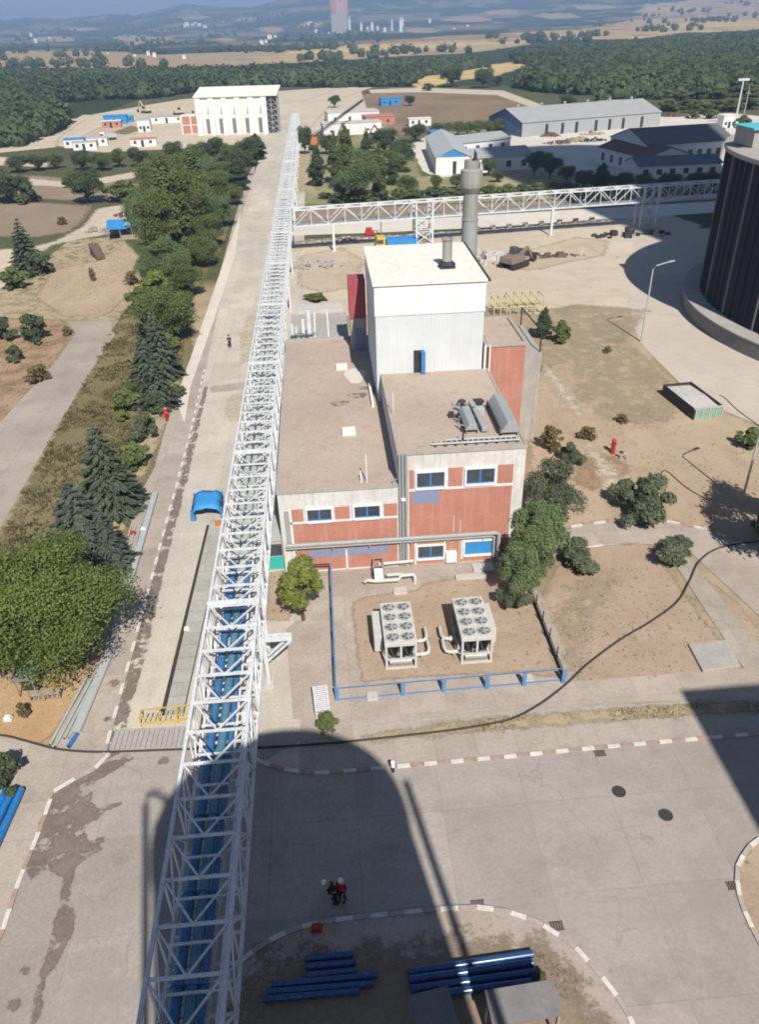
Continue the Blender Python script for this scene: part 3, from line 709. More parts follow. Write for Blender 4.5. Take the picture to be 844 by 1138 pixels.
# concrete duct covers along the long road
sheet('duct_cover', [(183, 796), (203, 796), (246, 600), (250, 578), (234, 578), (229, 600)], 7, 'slab_green', 1, 0)
sheet('slot', [(178, 796), (183, 796), (229, 600), (233, 584), (230, 584), (226, 600)], 7, 'iron', 1, 0)
sheet('slot', [(203, 796), (204.5, 796), (247, 600), (246, 600)], 8, 'iron', 1, 0)
# islands
ISL = [(246, 1110), (262, 1076), (275, 1062), (300, 1046), (330, 1032), (360, 1025), (400, 1020), (450, 1015), (490, 1011), (530, 1009), (556, 1012), (580, 1018), (610, 1032), (640, 1054), (664, 1080), (686, 1108), (704, 1138), (720, 1180)]
isl_w = [tuple(g(*p)[:2]) for p in ISL]
sheet('verge', isl_w + [(9, 9), (-6, 9)], 8, 'yard', px=False)
sheet('soil', [tuple(g(*p)[:2]) for p in [(266, 1100), (290, 1068), (380, 1058), (520, 1050), (585, 1046), (620, 1070), (652, 1100), (664, 1140)]] + [(7.5, 10), (-5, 10)], 9, 'field_brown', 0.5, 0.15, px=False)  # dark soil colour chosen to deepen the shade on the island
ISR = [(860, 930), (840, 934), (828, 948), (820, 964), (819, 985), (825, 1008), (836, 1032), (852, 1062), (880, 1110)]
sheet('verge', ISR + [(960, 1100), (960, 930)], 8, 'brown_soil')
for a, b in ((688, 880), (740, 906)):
    p = g(a, b); o = MB((p.x, p.y, 0)).lathe([(0.38, 0.0), (0.38, 0.062), (0.36, 0.07), (0.32, 0.066), (0.30, 0.06)], 20, p).build('manhole_cover', 'iron')
    tag(o, 'round iron manhole cover set in the road, ' + ('nearer the striped kerb' if a < 700 else 'nearer the bottom right island'), 'manhole cover', 'manhole covers in the road')

kerb('kerb', [(285, 845), (300, 851), (322, 857), (345, 860), (372, 859), (437, 853), (560, 842), (680, 830), (785, 821), (850, 816)], ['kerb_white', 'kerb_red'], 0.72)
kerb('kerb', ISL, ['kerb_white', 'kerb_plain'], 0.62)
kerb('kerb', ISR, ['kerb_plain', 'kerb_white'], 0.7)
kerb('kerb', [(-60, 1140), (0, 1046), (22, 978), (42, 930), (60, 880)], ['kerb_white', 'kerb_red'], 0.95)
kerb('kerb', [(60, 880), (84, 866), (112, 852), (122, 838)], ['kerb_white', 'kerb_plain'], 1.1)
kerb('kerb', [(-14.62, 31.5), (-14.7, 45), (-14.9, 74), (-15.4, 92)], ['kerb_plain', 'kerb_white', 'kerb_plain'], 1.0, px=False)
kerb('kerb', [(604, 594), (616, 589), (660, 582), (700, 578), (745, 580), (790, 590), (822, 603)], ['kerb_red', 'kerb_white'], 0.8)
kerb('kerb', [(352, 803), (430, 805), (500, 797), (560, 793), (700, 784), (850, 777)], ['kerb_plain'], 2.0, 0.15, 0.06)
kerb('kerb', [(638, 612), (660, 607), (700, 604)], ['kerb_plain', 'kerb_white'], 1.2, 0.15, 0.08)
# ------------------------------------------------------------------ pipe bridge along the road
XL, XR, ZB, ZT, PAN = -8.0, -5.12, 4.0, 7.02, 1.92
def truss(root, length, width, h, pan, z0, chord=0.16, post=0.11, diag=0.075, name='lattice', steel='white_steel', deck=True):
    """box girder along local +Y from 0 to length, X from 0 to width"""
    n = int(round(length / pan))
    for nm, z in (('bottom_chord', z0), ('top_chord', z0 + h)):
        for x in (0, width):
            MB().bar((x, 0, z), (x, n * pan, z), chord).build(nm, steel, root)
    for nm, x in (('side_lattice', 0), ('side_lattice', width)):
        mb = MB()
        for i in range(n + 1):
            y = i * pan
            mb.bar((x, y, z0), (x, y, z0 + h), post * .8)
            mb.box(x - .02 - chord / 2, x + .02 + chord / 2, y - .16, y + .16, z0 + h - .19, z0 + h - .02).box(x - .02 - chord / 2, x + .02 + chord / 2, y - .16, y + .16, z0 + .02, z0 + .2)
            if i < n:
                a, b = (z0, z0 + h) if i % 2 == 0 else (z0 + h, z0)
                mb.bar((x, y, a), (x, y + pan, b), diag)
        mb.build(nm, steel, root)
    mb = MB(); mt = MB()
    for i in range(n + 1):
        y = i * pan
        mt.bar((0, y, z0 + h), (width, y, z0 + h), post)
        mb.bar((0, y, z0), (width, y, z0), post)
        if i < n:
            mt.bar((0.05, y + pan, z0 + h), (width * .5, y, z0 + h), diag); mt.bar((width - .05, y + pan, z0 + h), (width * .5, y, z0 + h), diag)
            mb.bar((0, y, z0), (width, y + pan, z0), diag * .8)
    mt.build('top_lattice', steel, root)
    mb.build('bottom_lattice', steel, root)
    return n

Y0 = 15.0 - PAN * 4
root = thing('pipe_bridge', (XL, Y0, 0), 'long white lattice steel pipe bridge running along the pale concrete road', 'pipe bridge')
LEN = PAN * 167
truss(root, LEN, XR - XL, ZT - ZB, PAN, ZB)
W_ = XR - XL
MB().bar((W_ * .62, 0, ZB + 0.02), (W_ * .62, LEN, ZB + 0.02), 0.13).build('stringer', 'white_steel', root)
mb = MB()
for i in range(168):
    y = i * PAN
    mb.bar((0.05, y + .55, ZB + .75), (W_ * .62, y + .55, ZB + .75), .09); mb.bar((W_ * .62, y + .55, ZB), (W_ * .62, y + .55, ZB + .8), .07)
    mb.bar((0.05, y + 1.2, ZB + .1), (W_ - .05, y + 1.2, ZB + .1), .10)
    if i % 2 == 0: mb.bar((W_ * .62, y + .55, ZB + .75), (W_, y + .55, ZB + .75), .06)
mb.build('pipe_hanger', 'white_steel', root)
ty = [11.2 - Y0] + [36.4 - Y0 + 19.2 * i for i in range(16)]
for i, y in enumerate(ty):
    for x, s in ((0, -1), (W_, 1)):
        m2 = MB()
        m2.bar((x, y, 0.3), (x, y, ZB - .05), .26); m2.bar((x, y + 1.92, .3), (x, y + 1.92, ZB - .05), .2)
        m2.bar((x, y, .6), (x, y + 1.92, ZB - .4), .1); m2.bar((x, y + 1.92, .6), (x, y, ZB - .4), .1)
        lg = m2.build('trestle_leg', 'white_steel', root)
        MB().box(x - .32, x + .32, y - .32, y + .32, -.1, .32).build('footing', 'pale_concrete', lg)
    MB().bar((-.1, y, ZB - .15), (W_ + .1, y, ZB - .15), .28).build('trestle_beam', 'white_steel', root)
    MB().bar((-.12, y, ZT + .02), (W_ + .12, y, ZT + .02), .2, .22).build('portal_beam', 'white_steel', root)
m2 = MB(); yb = 36.4 - Y0
m2.box(W_ + .1, W_ + 1.75, yb - .25, yb + .35, ZB - .12, ZB + .03)
m2.bar((W_ + 1.7, yb - .2, ZB - .12), (W_ + .1, yb - .2, ZB - 1.7), .14); m2.bar((W_ + 1.7, yb + .3, ZB - .12), (W_ + .1, yb + .3, ZB - 1.7), .14)
m2.build('bracket', 'white_steel', root)

def fitted_pipe(name, x, y0, y1, z, r, mat, label, group, every=3.84, grp=None):
    t = thing(name, (x, y0, z), label, 'pipe', group)
    ps, rs, y = [(0, 0, 0)], [r], 1.0
    while y < y1 - y0 - .2:
        for dy, k_ in ((-.06, 1), (-.055, 1.35), (.055, 1.35), (.06, 1)): ps.append((0, y + dy, 0)); rs.append(r * k_)
        y += every
    MB().tube(ps + [(0, y1 - y0, 0)], rs + [r], 12).build('pipe_run', mat, t, smooth=True)
    return t
for x, nm in ((-7.45, 'outermost'), (-6.85, 'middle'), (-6.42, 'innermost')):
    fitted_pipe('water_pipe', x, Y0, 44 if nm != 'middle' else 40, ZB + .35, .24 if nm != 'innermost' else .15, 'bridge_blue' if nm != 'middle' else 'teal_pipe', 'blue water pipe in the near end of the pipe bridge, %s of three' % nm, 'blue pipes in the pipe bridge')
    fitted_pipe('steam_pipe', x, 44.3 if nm != 'middle' else 40.3, Y0 + LEN, ZB + .35, .26 if nm != 'innermost' else .15, 'pale_steel', 'grey insulated pipe in the far part of the pipe bridge, %s of three' % nm, 'grey pipes in the pipe bridge')
t = thing('condensate_pipe', (-5.78, Y0, ZB + .3), 'thin white pipe with many valves on the right side of the pipe bridge', 'pipe')
MB().tube([(0, 0, 0), (0, LEN, 0)], .085, 8).build('pipe_run', 'white_steel', t)
rr_ = random.Random(5); y = 16.0
while y < 90:
    k = rr_.random(); mb = MB()
    mb.tube([(0, y, 0), (0, y + .3, 0)], .2, 8)
    if k < .6: mb.tube([(0, y + .15, 0), (0, y + .15, .42)], .06, 6); mb.lathe([(.16, .40), (.16, .45)], 10, (0, y + .15, 0))
    if k > .4: mb.tube([(0, y + .6, 0), (.35, y + .6, .1), (.5, y + .9, .1), (.35, y + 1.25, .1), (0, y + 1.25, 0)], .07, 6)
    y += rr_.uniform(1.1, 2.2)
    mb.build('valve', 'white_steel', t)

# ------------------------------------------------------------------ cross conveyor bridge
ca_, cb_ = Vector((2.4, 146.7, 0)), Vector((44.5, 151.5, 0))
ud = (cb_ - ca_).normalized(); p0 = ca_ - ud * 7.0
root = thing('conveyor_bridge', p0, 'white lattice steel conveyor bridge crossing behind the chimney towards the dark silo', 'conveyor bridge', rz=math.atan2(ud.y, ud.x) - math.pi / 2)
truss(root, 93, -2.4, 2.75, 3.1, 4.95, .22, .16, .12)
MB().box(-2.1, -.3, 0, 93, 5.0, 5.12).build('walkway', 'grey_steel', root)
for s in (7.0, 7 + 42.4):
    lg = MB().bar((0, s, .2), (0, s, 4.9), .42).build('support_leg', 'white_steel', root)
    MB().box(-.5, .5, s - .5, s + .5, -.1, .25).build('footing', 'pale_concrete', lg)
for px in ((461, 271), (727, 262)):
    s = (g(*px) - p0).dot(ud)
    m2 = MB()
    for yy in (s, s + 3.1):
        for xx in (0, -2.4): m2.bar((xx, yy, 0), (xx, yy, 7.7), .3)
    for z in (.4, 2.4):
        for xx in (0, -2.4):
            m2.bar((xx, s, z), (xx, s + 3.1, z + 2), .14); m2.bar((xx, s + 3.1, z), (xx, s, z + 2), .14); m2.bar((xx, s, z + 2), (xx, s + 3.1, z + 2), .14)
    m2.build('support_tower', 'white_steel', root)

# ------------------------------------------------------------------ plant building
B = thing('plant_building', (0, 48.3, 0), 'flat roofed red and white plant building with a tall white block and red stair tower', 'industrial building')
F = 48.3
def bp(name, mb, mat, parent=B, **kw): return mb.build(name, mat, parent, **kw)
o_ = (0, F, 0)
# low wing
ZL, ZM, YB, YW = 7.27, 9.89, 80.0, 63.0
bp('wall', MB(o_).box(-4.35, 4.50, F, YB, 0, ZL - .02), 'white_wall')
bp('roof', MB(o_).box(-4.25, 4.47, F + .12, YB - .1, ZL - .02, ZL + .03), 'roof_felt')
m2 = MB(o_).box(-4.42, 4.49, F - .06, F + .14, ZL - .12, ZL + .10).box(-4.42, -4.24, F + .14, YB, ZL - .12, ZL + .10).box(-4.24, 4.49, YB - .3, YB + .02, ZL - .1, ZL + .22)
bp('parapet', m2, 'concrete')
# main wing
bp('wall', MB(o_).box(4.52, 13.85, F, YW + 8, 0, ZM - .02), 'white_wall')
bp('roof', MB(o_).box(4.62, 13.75, F + .12, YW + 2, ZM - .02, ZM + .03), 'roof_felt')
m2 = MB(o_).box(4.46, 13.92, F - .08, F + .12, ZM - .12, ZM + .12).box(4.46, 4.62, F + .12, YW, ZM - .12, ZM + .1).box(13.76, 13.92, F + .12, YW - .01, ZM - .12, ZM + .10)
bp('parapet', m2, 'concrete')
# red panels and white bands on the front
def panel(x0, x1, z0, z1, mat='red_wall', d=.025, nm='red_panel'): return bp(nm, MB(o_).box(x0, x1, F - d, F + .02, z0, z1), mat)
panel(-3.45, 4.40, 2.35, 4.52); panel(-3.42, 4.4, .05, 2.22)
for a, b in ((-3.47, -2.60), (-.25, .85), (3.42, 4.40)): panel(a, b, 4.68, 5.78)
panel(5.32, 13.0, 2.75, 6.72)
panel(5.32, 13.0, .0, 2.1)
panel(5.32, 13.0, 2.1, 2.75)
for a, b in ((5.32, 5.66), (8.2, 9.25), (11.85, 13.0)): panel(a, b, 6.92, 8.5)
band = MB(o_)
for x0, x1, z0, z1 in ((-3.6, 4.45, 4.52, 4.68), (-3.6, 4.45, 2.22, 2.35), (-3.6, -3.46, .1, 5.8), (.38, .5, .0, 1.9), (-3.4, 4.42, .0, .12), (5.3, 13.05, 6.72, 6.92), (5.3, 13.05, 2.08, 2.2), (9.35, 9.53, .3, 2.08), (11.9, 12.05, .3, 2.08), (5.72, 5.86, 0, 2.08), (8.02, 8.14, 0, 2.08)):
    band.box(x0, x1, F - .05, F + .01, z0, z1)
bp('white_band', band, 'white_trim')
panel(5.58, 7.54, 5.63, 6.7, 'faded_blue', .035, 'blue_patch')
panel(-2.4, .36, 1.35, 2.0, 'faded_blue', .035, 'blue_patch'); panel(.52, 3.7, 1.35, 2.02, 'faded_blue', .035, 'blue_patch')
def window(x0, x1, z0, z1, shut=False):
    fr = MB(o_); t = .13
    for a in ((x0 - t, x0, z0 - t, z1 + t), (x1, x1 + t, z0 - t, z1 + t), (x0, x1, z1, z1 + t), (x0, x1, z0 - t * 1.4, z0)):
        fr.box(a[0], a[1], F - .17, F + .02, a[2], a[3])
    wf = bp('window', fr, 'white_trim')
    if shut:
        bp('shutter', MB(o_).box(x0, x1, F - .045, F + .01, z0, z1), 'bright_blue', wf); return
    b = MB(o_); xm = (x0 + x1) / 2
    for a in ((x0, x0 + .07, z0, z1), (x1 - .07, x1, z0, z1), (xm - .07, xm + .07, z0, z1)): b.box(a[0], a[1], F - .08, F + .01, a[2], a[3])
    for a in ((x0 + .07, xm - .07), (xm + .07, x1 - .07)):
        b.box(a[0], a[1], F - .06, F + .01, z0, z0 + .09); b.box(a[0], a[1], F - .06, F + .01, z1 - .06, z1)
    bp('sash', b, 'blue_paint', wf)
    for a in ((x0 + .07, xm - .07), (xm + .07, x1 - .07)):
        bp('pane', MB(o_).box(a[0], a[1], F - .035, F + .01, z0 + .09, z1 - .06), 'glass', wf)
for a in ((-2.3, -.5, 4.72, 5.72), (1.2, 3.1, 4.74, 5.75), (5.86, 7.9, 7.02, 8.28), (9.52, 11.6, 7.08, 8.33), (5.95, 7.95, .62, 1.76)): window(*a)
window(9.62, 11.75, .68, 1.92, True)
# vertical risers in the re-entrant corner, end duct, long front pipe
rz_ = MB(o_)
for x, r_ in ((4.62, .09), (4.84, .1), (5.08, .1)): rz_.tube([(x, F - .14, .1), (x, F - .14, ZM + .05)], r_, 8)
for z in (1.5, 4, 6.2, 8.4): rz_.box(4.5, 5.22, F - .08, F - .03, z, z + .08)
bp('riser_pipe', rz_, 'grey_duct')
bp('floodlight', MB(o_).box(4.7, 5.0, F - .42, F - .24, 6.15, 6.33), 'helmet')
bp('side_duct', MB(o_).box(-4.0, -3.66, F - .12, F, 2.9, 5.7), 'grey_duct')
fp = MB(o_).tube([(-4.1, F - .32, 2.78), (12.0, F - .32, 2.72), (12.2, F - .32, 2.6), (12.22, F - .32, .2)], .16, 10).tube([(-4.1, F - .30, 2.5), (11.7, F - .30, 2.44), (11.84, F - .30, 2.3), (11.86, F - .3, .2)], .09, 8)
for x in (-3.4, -.6, 2.2, 5.4, 8.2, 11): fp.box(x, x + .07, F - .5, F + .01, 2.32, 2.38)
bp('front_pipe', fp, 'grey_duct')
bp('meter_box', MB(o_).box(8.12, 8.98, F - .42, F + .02, .25, 1.15), 'white_trim', bevel=.02)
bp('drain_pipe', MB(o_).tube([(9.2, F - .08, .1), (9.2, F - .08, 3.9)], .03, 6).tube([(8.7, F - .08, 2.9), (8.7, F - .08, 4.4)], .03, 6), 'white_trim')
# white block
wx0, wx1, wz = 4.1, 13.45, 17.64
bp('lower_cladding', MB(o_).box(wx0 + .06, wx1 - .06, YW, 75, ZM - 2, 15.1), 'grey_clad')
bp('upper_cladding', MB(o_).box(wx0, wx1, YW - .06, 75.05, 15.1, wz), 'white_clad')
rf = bp('roof', MB(o_).add([(wx0 - .12, YW - .2, wz), (wx1 + .15, YW - .2, wz), (wx1 + .15, 75.2, wz + .12), (wx0 - .12, 75.2, wz + .12), (wx0 - .12, YW - .2, wz + .14), (wx1 + .15, YW - .2, wz + .14), (wx1 + .15, 75.2, wz + .28), (wx0 - .12, 75.2, wz + .28)], [(0, 3, 2, 1), (4, 5, 6, 7), (0, 1, 5, 4), (1, 2, 6, 5), (2, 3, 7, 6), (3, 0, 4, 7)]), 'white_roof')
bp('gutter', MB(o_).bar((wx1 + .22, YW - .3, wz + .1), (wx1 + .22, 75.2, wz + .22), .2, .16), 'dark_steel', rf)
bp('lower_block_wall', MB(o_).box(wx0 + .1, 4.5, YW + .02, 74.9, 0, ZM), 'grey_clad')
dr = bp('door', MB(o_).box(7.38, 8.28, YW - .05, YW + .05, ZM + .03, 11.95), 'dark_steel')
bp('door_leaf', MB(o_).box(8.0, 8.34, YW - .55, YW - .06, ZM + .05, 11.92), 'blue_paint', dr)
# wine red side annex standing on the low roof
bp('annex_wall', MB(o_).box(2.5, 4.08, 76.0, 78.2, ZL, 10.7), 'grey_duct')
bp('annex_cladding', MB(o_).box(2.42, 4.09, 75.9, 78.3, 10.7, 14.5), 'red_clad')
bp('annex_door', MB(o_).box(2.9, 3.8, 75.93, 76.02, ZL + .03, 9.6), 'faded_blue')
# stair tower
bp('stair_tower_wall', MB(o_).box(13.94, 17.2, YW, 70, 0, 12.0), 'red_wall')
bp('stair_tower_side', MB(o_).box(13.6, 13.93, YW + .1, 70, ZM, 12.05), 'brown')
m2 = MB(o_).box(13.56, 17.3, YW - .08, YW + .14, 11.9, 12.2).box(17.05, 17.3, YW + .14, 70, 11.9, 12.2).box(13.56, 13.8, YW + .14, 70, 11.9, 12.2).box(13.8, 17.05, 69.8, 70.05, 11.9, 12.2)
bp('stair_tower_parapet', m2, 'concrete')
bp('stair_tower_roof', MB(o_).box(13.8, 17.05, YW + .14, 69.8, 11.9, 12.03), 'roof_felt')
bp('corner_pipe', MB(o_).tube([(13.62, YW - .12, ZM), (13.62, YW - .12, 12.1)], .11, 8).tube([(14.05, YW - .1, 5.5), (14.05, YW - .1, 12.1)], .08, 8), 'white_trim')
bp('rear_wing', MB(o_).box(17.3, 20.2, 68, 76, 0, 9.2), 'concrete')
bp('rear_wing_rail', MB(o_).bar((20.0, 68.1, 9.2), (20.0, 68.1, 11.4), .12).bar((20.0, 75.8, 9.2), (20.0, 75.8, 11.0), .12).bar((20.0, 68.1, 11.2), (20.0, 75.8, 11.0), .1), 'dark_steel')
# back yard deck behind the low wing
bp('rear_deck', MB(o_).box(-4.0, 2.4, YB + .03, 90, 0, 6.9), 'concrete')
bp('rear_parapet', MB(o_).box(-3.4, 2.2, 90.0, 92.6, 0, 7.3), 'pale_concrete')
m2 = MB(o_)
for x in (-1.3, .2): m2.bar((x, YB + .1, 6.95), (x, 89.9, 6.95), .16, .1)
bp('deck_rib', m2, 'white_trim')
# hatches, aerial, wind-worn roof marks
for p in ((380, 410), (388, 482)):
    q = g(*p, ZL)
    bp('roof_hatch', MB(o_).box(q.x - .55, q.x + .55, q.y - .45, q.y + .55, ZL, ZL + .38), 'white_roof', bevel=.03)
bp('aerial', MB(o_).tube([(2.25, F + .7, ZL), (2.25, F + .7, ZL + 2.4)], .05, 6).bar((1.85, F + .7, ZL), (1.85, F + 1.0, ZL + .9), .07), 'white_trim')
bp('aerial', MB(o_).tube([(4.8, F + 6.4, ZM), (4.8, F + 6.4, ZM + 2.0)], .03, 6), 'white_trim')
m2 = MB(o_)
for p, rx in (((398, 440), .85), (((378, 449)), .8), ((405, 432), .6)):
    q = g(*p, ZL)
    m2.poly([(q.x + rx * math.cos(t) * (1 + .2 * math.sin(3 * t)), q.y + rx * .9 * math.sin(t) * (1 + .25 * math.cos(2 * t)), ZL + .036 + rx * .004) for t in np.linspace(0, 6.0, 16)])
bp('roof_stain', m2, 'stain')
q = g(395, 418, ZL)
bp('roof_stain', MB(o_).poly([(q.x + 1.0 * math.cos(t) * (1 + .2 * math.sin(3 * t)), q.y + 1.9 * math.sin(t), ZL + .034) for t in np.linspace(0, 6.1, 18)]), 'pale_conc')
bp('roof_slab', MB(o_).box(3.55, 3.75, 62.0, 66.5, ZL, ZL + .45), 'white_roof')
bp('edge_rail', MB(o_).bar((4.1, F + .1, ZL + .5), (4.45, F + .1, ZL + .5), .05).bar((4.12, F + .1, ZL), (4.12, F + .1, ZL + .5), .05), 'grey_steel')
# rooftop pipework at the back of the low wing
t = thing('roof_pipework', (-2.7, 80.6, ZL), 'cluster of silver pipes and tanks at the back edge of the low flat roof', 'pipework')
m2 = MB()
for x, r_, h in ((-1.0, .2, 1.5), (-.55, .16, 1.2), (.2, .22, 2.0), (.85, .28, 2.9)): m2.tube([(x, .3, 0), (x, .3, h)], r_, 10)
m2.build('upright_tank', 'white_steel', t, smooth=True)
m2 = MB()
for i in range(9):
    x = -1.2 + i * .3; m2.tube([(x, 0, .2), (x + .2, -.25, .5 + .1 * (i % 3)), (x + .5, 0, .35)], .08, 6)
m2.build('connecting_pipe', 'grey_steel', t)
# roof fan
q = g(497, 297, wz + .2)
t = thing('roof_vent', (q.x, q.y, wz + .2), 'grey cylindrical exhaust vent on the white block roof', 'roof vent')
MB().lathe([(.42, .4), (.42, 2.3), (.5, 2.32), (.5, 2.42), (.38, 2.44), (.36, 2.2)], 20).build('stack', 'chimney', t, smooth=True)
MB().box(-.65, .65, -.6, .6, 0, .22).lathe([(.75, .22), (.75, .3), (.45, .55)], 16).build('base', 'dark_steel', t)
# rooftop machinery at the front right corner of the main roof
def slope_unit(name, px, ln, wd, h, label, lean):
    q = g(*px, ZM)
    t = thing(name, (q.x, q.y, ZM + .03), label, 'rooftop unit', 'rooftop units on the main roof')
    MB().hexa([(0, 0, .3), (wd, 0, .3), (wd, ln, .3), (0, ln, .3)], [(lean, 0, h), (wd - .15, 0, h), (wd - .15, ln, h), (lean, ln, h)]).build('housing', 'grey_duct', t, bevel=.03)
    m3 = MB()
    for x in (.08, wd - .08):
        for y in (.1, ln - .1): m3.bar((x, y, 0), (x, y, .32), .09)
    m3.build('feet', 'dark_steel', t)
    m3 = MB()
    for i in range(int(ln / .5)): m3.box(-.03 + .0, .02, .15 + i * .5, .5 + i * .5, .4, h * .62)
    m3.build('louvre', 'coil', t)
    return t
slope_unit('air_unit', (517, 483), 3.2, 1.0, .8, 'smaller grey air unit on the main roof, left of the bulky one', .3)
slope_unit('air_unit', (556, 486), 5.2, 1.35, 1.15, 'bulky grey air unit at the right edge of the main roof', .55)
q = g(536, 483, ZM)
t = thing('roof_duct', (q.x, q.y, ZM + .03), 'grey duct and pipes lying between the two air units on the main roof', 'duct')
MB().hexa([(0, .1, .15), (.5, .1, .15), (.2, 4.6, .15), (-.2, 4.6, .15)], [(0, .1, .5), (.5, .1, .5), (.2, 4.6, .65), (-.2, 4.6, .65)]).build('duct_run', 'grey_duct', t, bevel=.03)
rn_ = random.Random(4)
for i in range(9):
    x, y = rn_.uniform(-1.9, .6), rn_.uniform(.2, 5.6); s_ = rn_.uniform(.12, .3)
    MB().box(x - s_, x + s_ * 1.4, y - s_, y + s_, 0, s_ * rn_.uniform(1, 2.6)).build('junction_box', rn_.choice(['dark_steel', 'grey_duct', 'pale_steel']), t, bevel=.02)
m9 = MB()
for i in range(7):
    x, y = rn_.uniform(-1.8, .6), rn_.uniform(.3, 5); m9.tube([(x, y, 0), (x, y, rn_.uniform(.3, .8)), (x + rn_.uniform(-.7, .7), y + rn_.uniform(-.9, .9), .4), (x + rn_.uniform(-.8, .8), y + rn_.uniform(-1, 1), 0)], rn_.uniform(.05, .1), 6)
m9.build('bent_pipe', 'grey_steel', t)
MB().tube([(-1.0, 3.6, .4), (0, 3.4, .5)], .18, 8).tube([(-.8, 2.2, .4), (0, 2.2, .4)], .18, 8).tube([(.6, 4.6, .3), (1.0, 4.6, .6)], .14, 8).lathe([(.3, 0), (.34, .5), (.2, .62)], 14, (-.7, 4.9, 0)).build('branch_pipe', 'dark_steel', t)
t = thing('roof_manifold', (8.6, F + .75, ZM + .03), 'low grey pipe manifold along the front edge of the main roof', 'pipework')
m2 = MB().tube([(-1.6, 0, .2), (4.9, -.05, .2)], .08, 8).tube([(-.5, .35, .3), (4.7, .3, .3)], .07, 8)
for i in range(16): m2.tube([(-1.3 + i * .4, 0, .2), (-1.3 + i * .4, .35, .32)], .05, 6)
m2.build('manifold_pipe', 'pale_steel', t)
m2 = MB()
for i in range(9): m2.box(-1.4 + i * .75, -1.2 + i * .75, -.12, .45, 0, .14)
m2.bar((.75, .15, 0), (.75, .15, 1.15), .12)
m2.build('manifold_support', 'dark_steel', t)

# small site kiosk at the building corner, under the pipe bridge edge
t = thing('site_cabin', (-5.05, 48.9, 0), 'small pale cabin with turquoise front panel squeezed between pipe bridge and building', 'cabin')
MB().box(-.75, .62, 0, 8.5, 0, 2.7).build('wall', 'pale_concrete', t)
MB().box(-.80, .66, -.1, 8.6, 2.7, 2.85).build('roof', 'pale_steel', t)
MB().box(-.72, .6, -.06, .02, .1, 1.25).build('front_panel', 'teal', t)
MB().box(-.68, .56, -.05, .02, 1.35, 2.4).build('window', 'glass', t)

# ------------------------------------------------------------------ tall stack behind
cx_, cy_ = 17.35, 92.0
t = thing('chimney_stack', (cx_, cy_, 0), 'tall grey steel chimney with a wider collar near its top behind the white block', 'chimney')
zt_ = ztop(cx_, cy_, 213); zc = ztop(cx_, cy_, 205); z1_ = ztop(cx_, cy_, 189); z2_ = ztop(cx_, cy_, 178); zr = ztop(cx_, cy_, 244)
MB().lathe([(.95, 0), (.92, zr)], 28).build('lower_shaft', 'grey_duct', t, smooth=True)
MB().lathe([(.97, zr - .05), (.97, zr + .1), (.86, zr + .12), (.82, zt_)], 28).build('shaft', 'chimney', t, smooth=True)
MB().lathe([(.9, zt_ - .1), (1.25, zt_ + .5), (1.3, zc + .2), (1.25, z1_), (.9, z1_ + .15)], 16).build('collar', 'chimney', t)
MB().lathe([(.85, z1_ + .1), (.85, z2_), (.7, z2_), (.68, z1_ + .2)], 20).build('mouth', 'chimney', t, smooth=True)
MB().hexa([(.1, -.3, z1_ + .1), (.7, -.3, z1_ + .1), (.7, .5, z1_ + .1), (.1, .5, z1_ + .1)], [(.3, -.1, z2_ + 1.0), (.5, -.1, z2_ + .7), (.5, .3, z2_ + .7), (.3, .3, z2_ + 1.0)]).build('rain_flap', 'dark_steel', t)

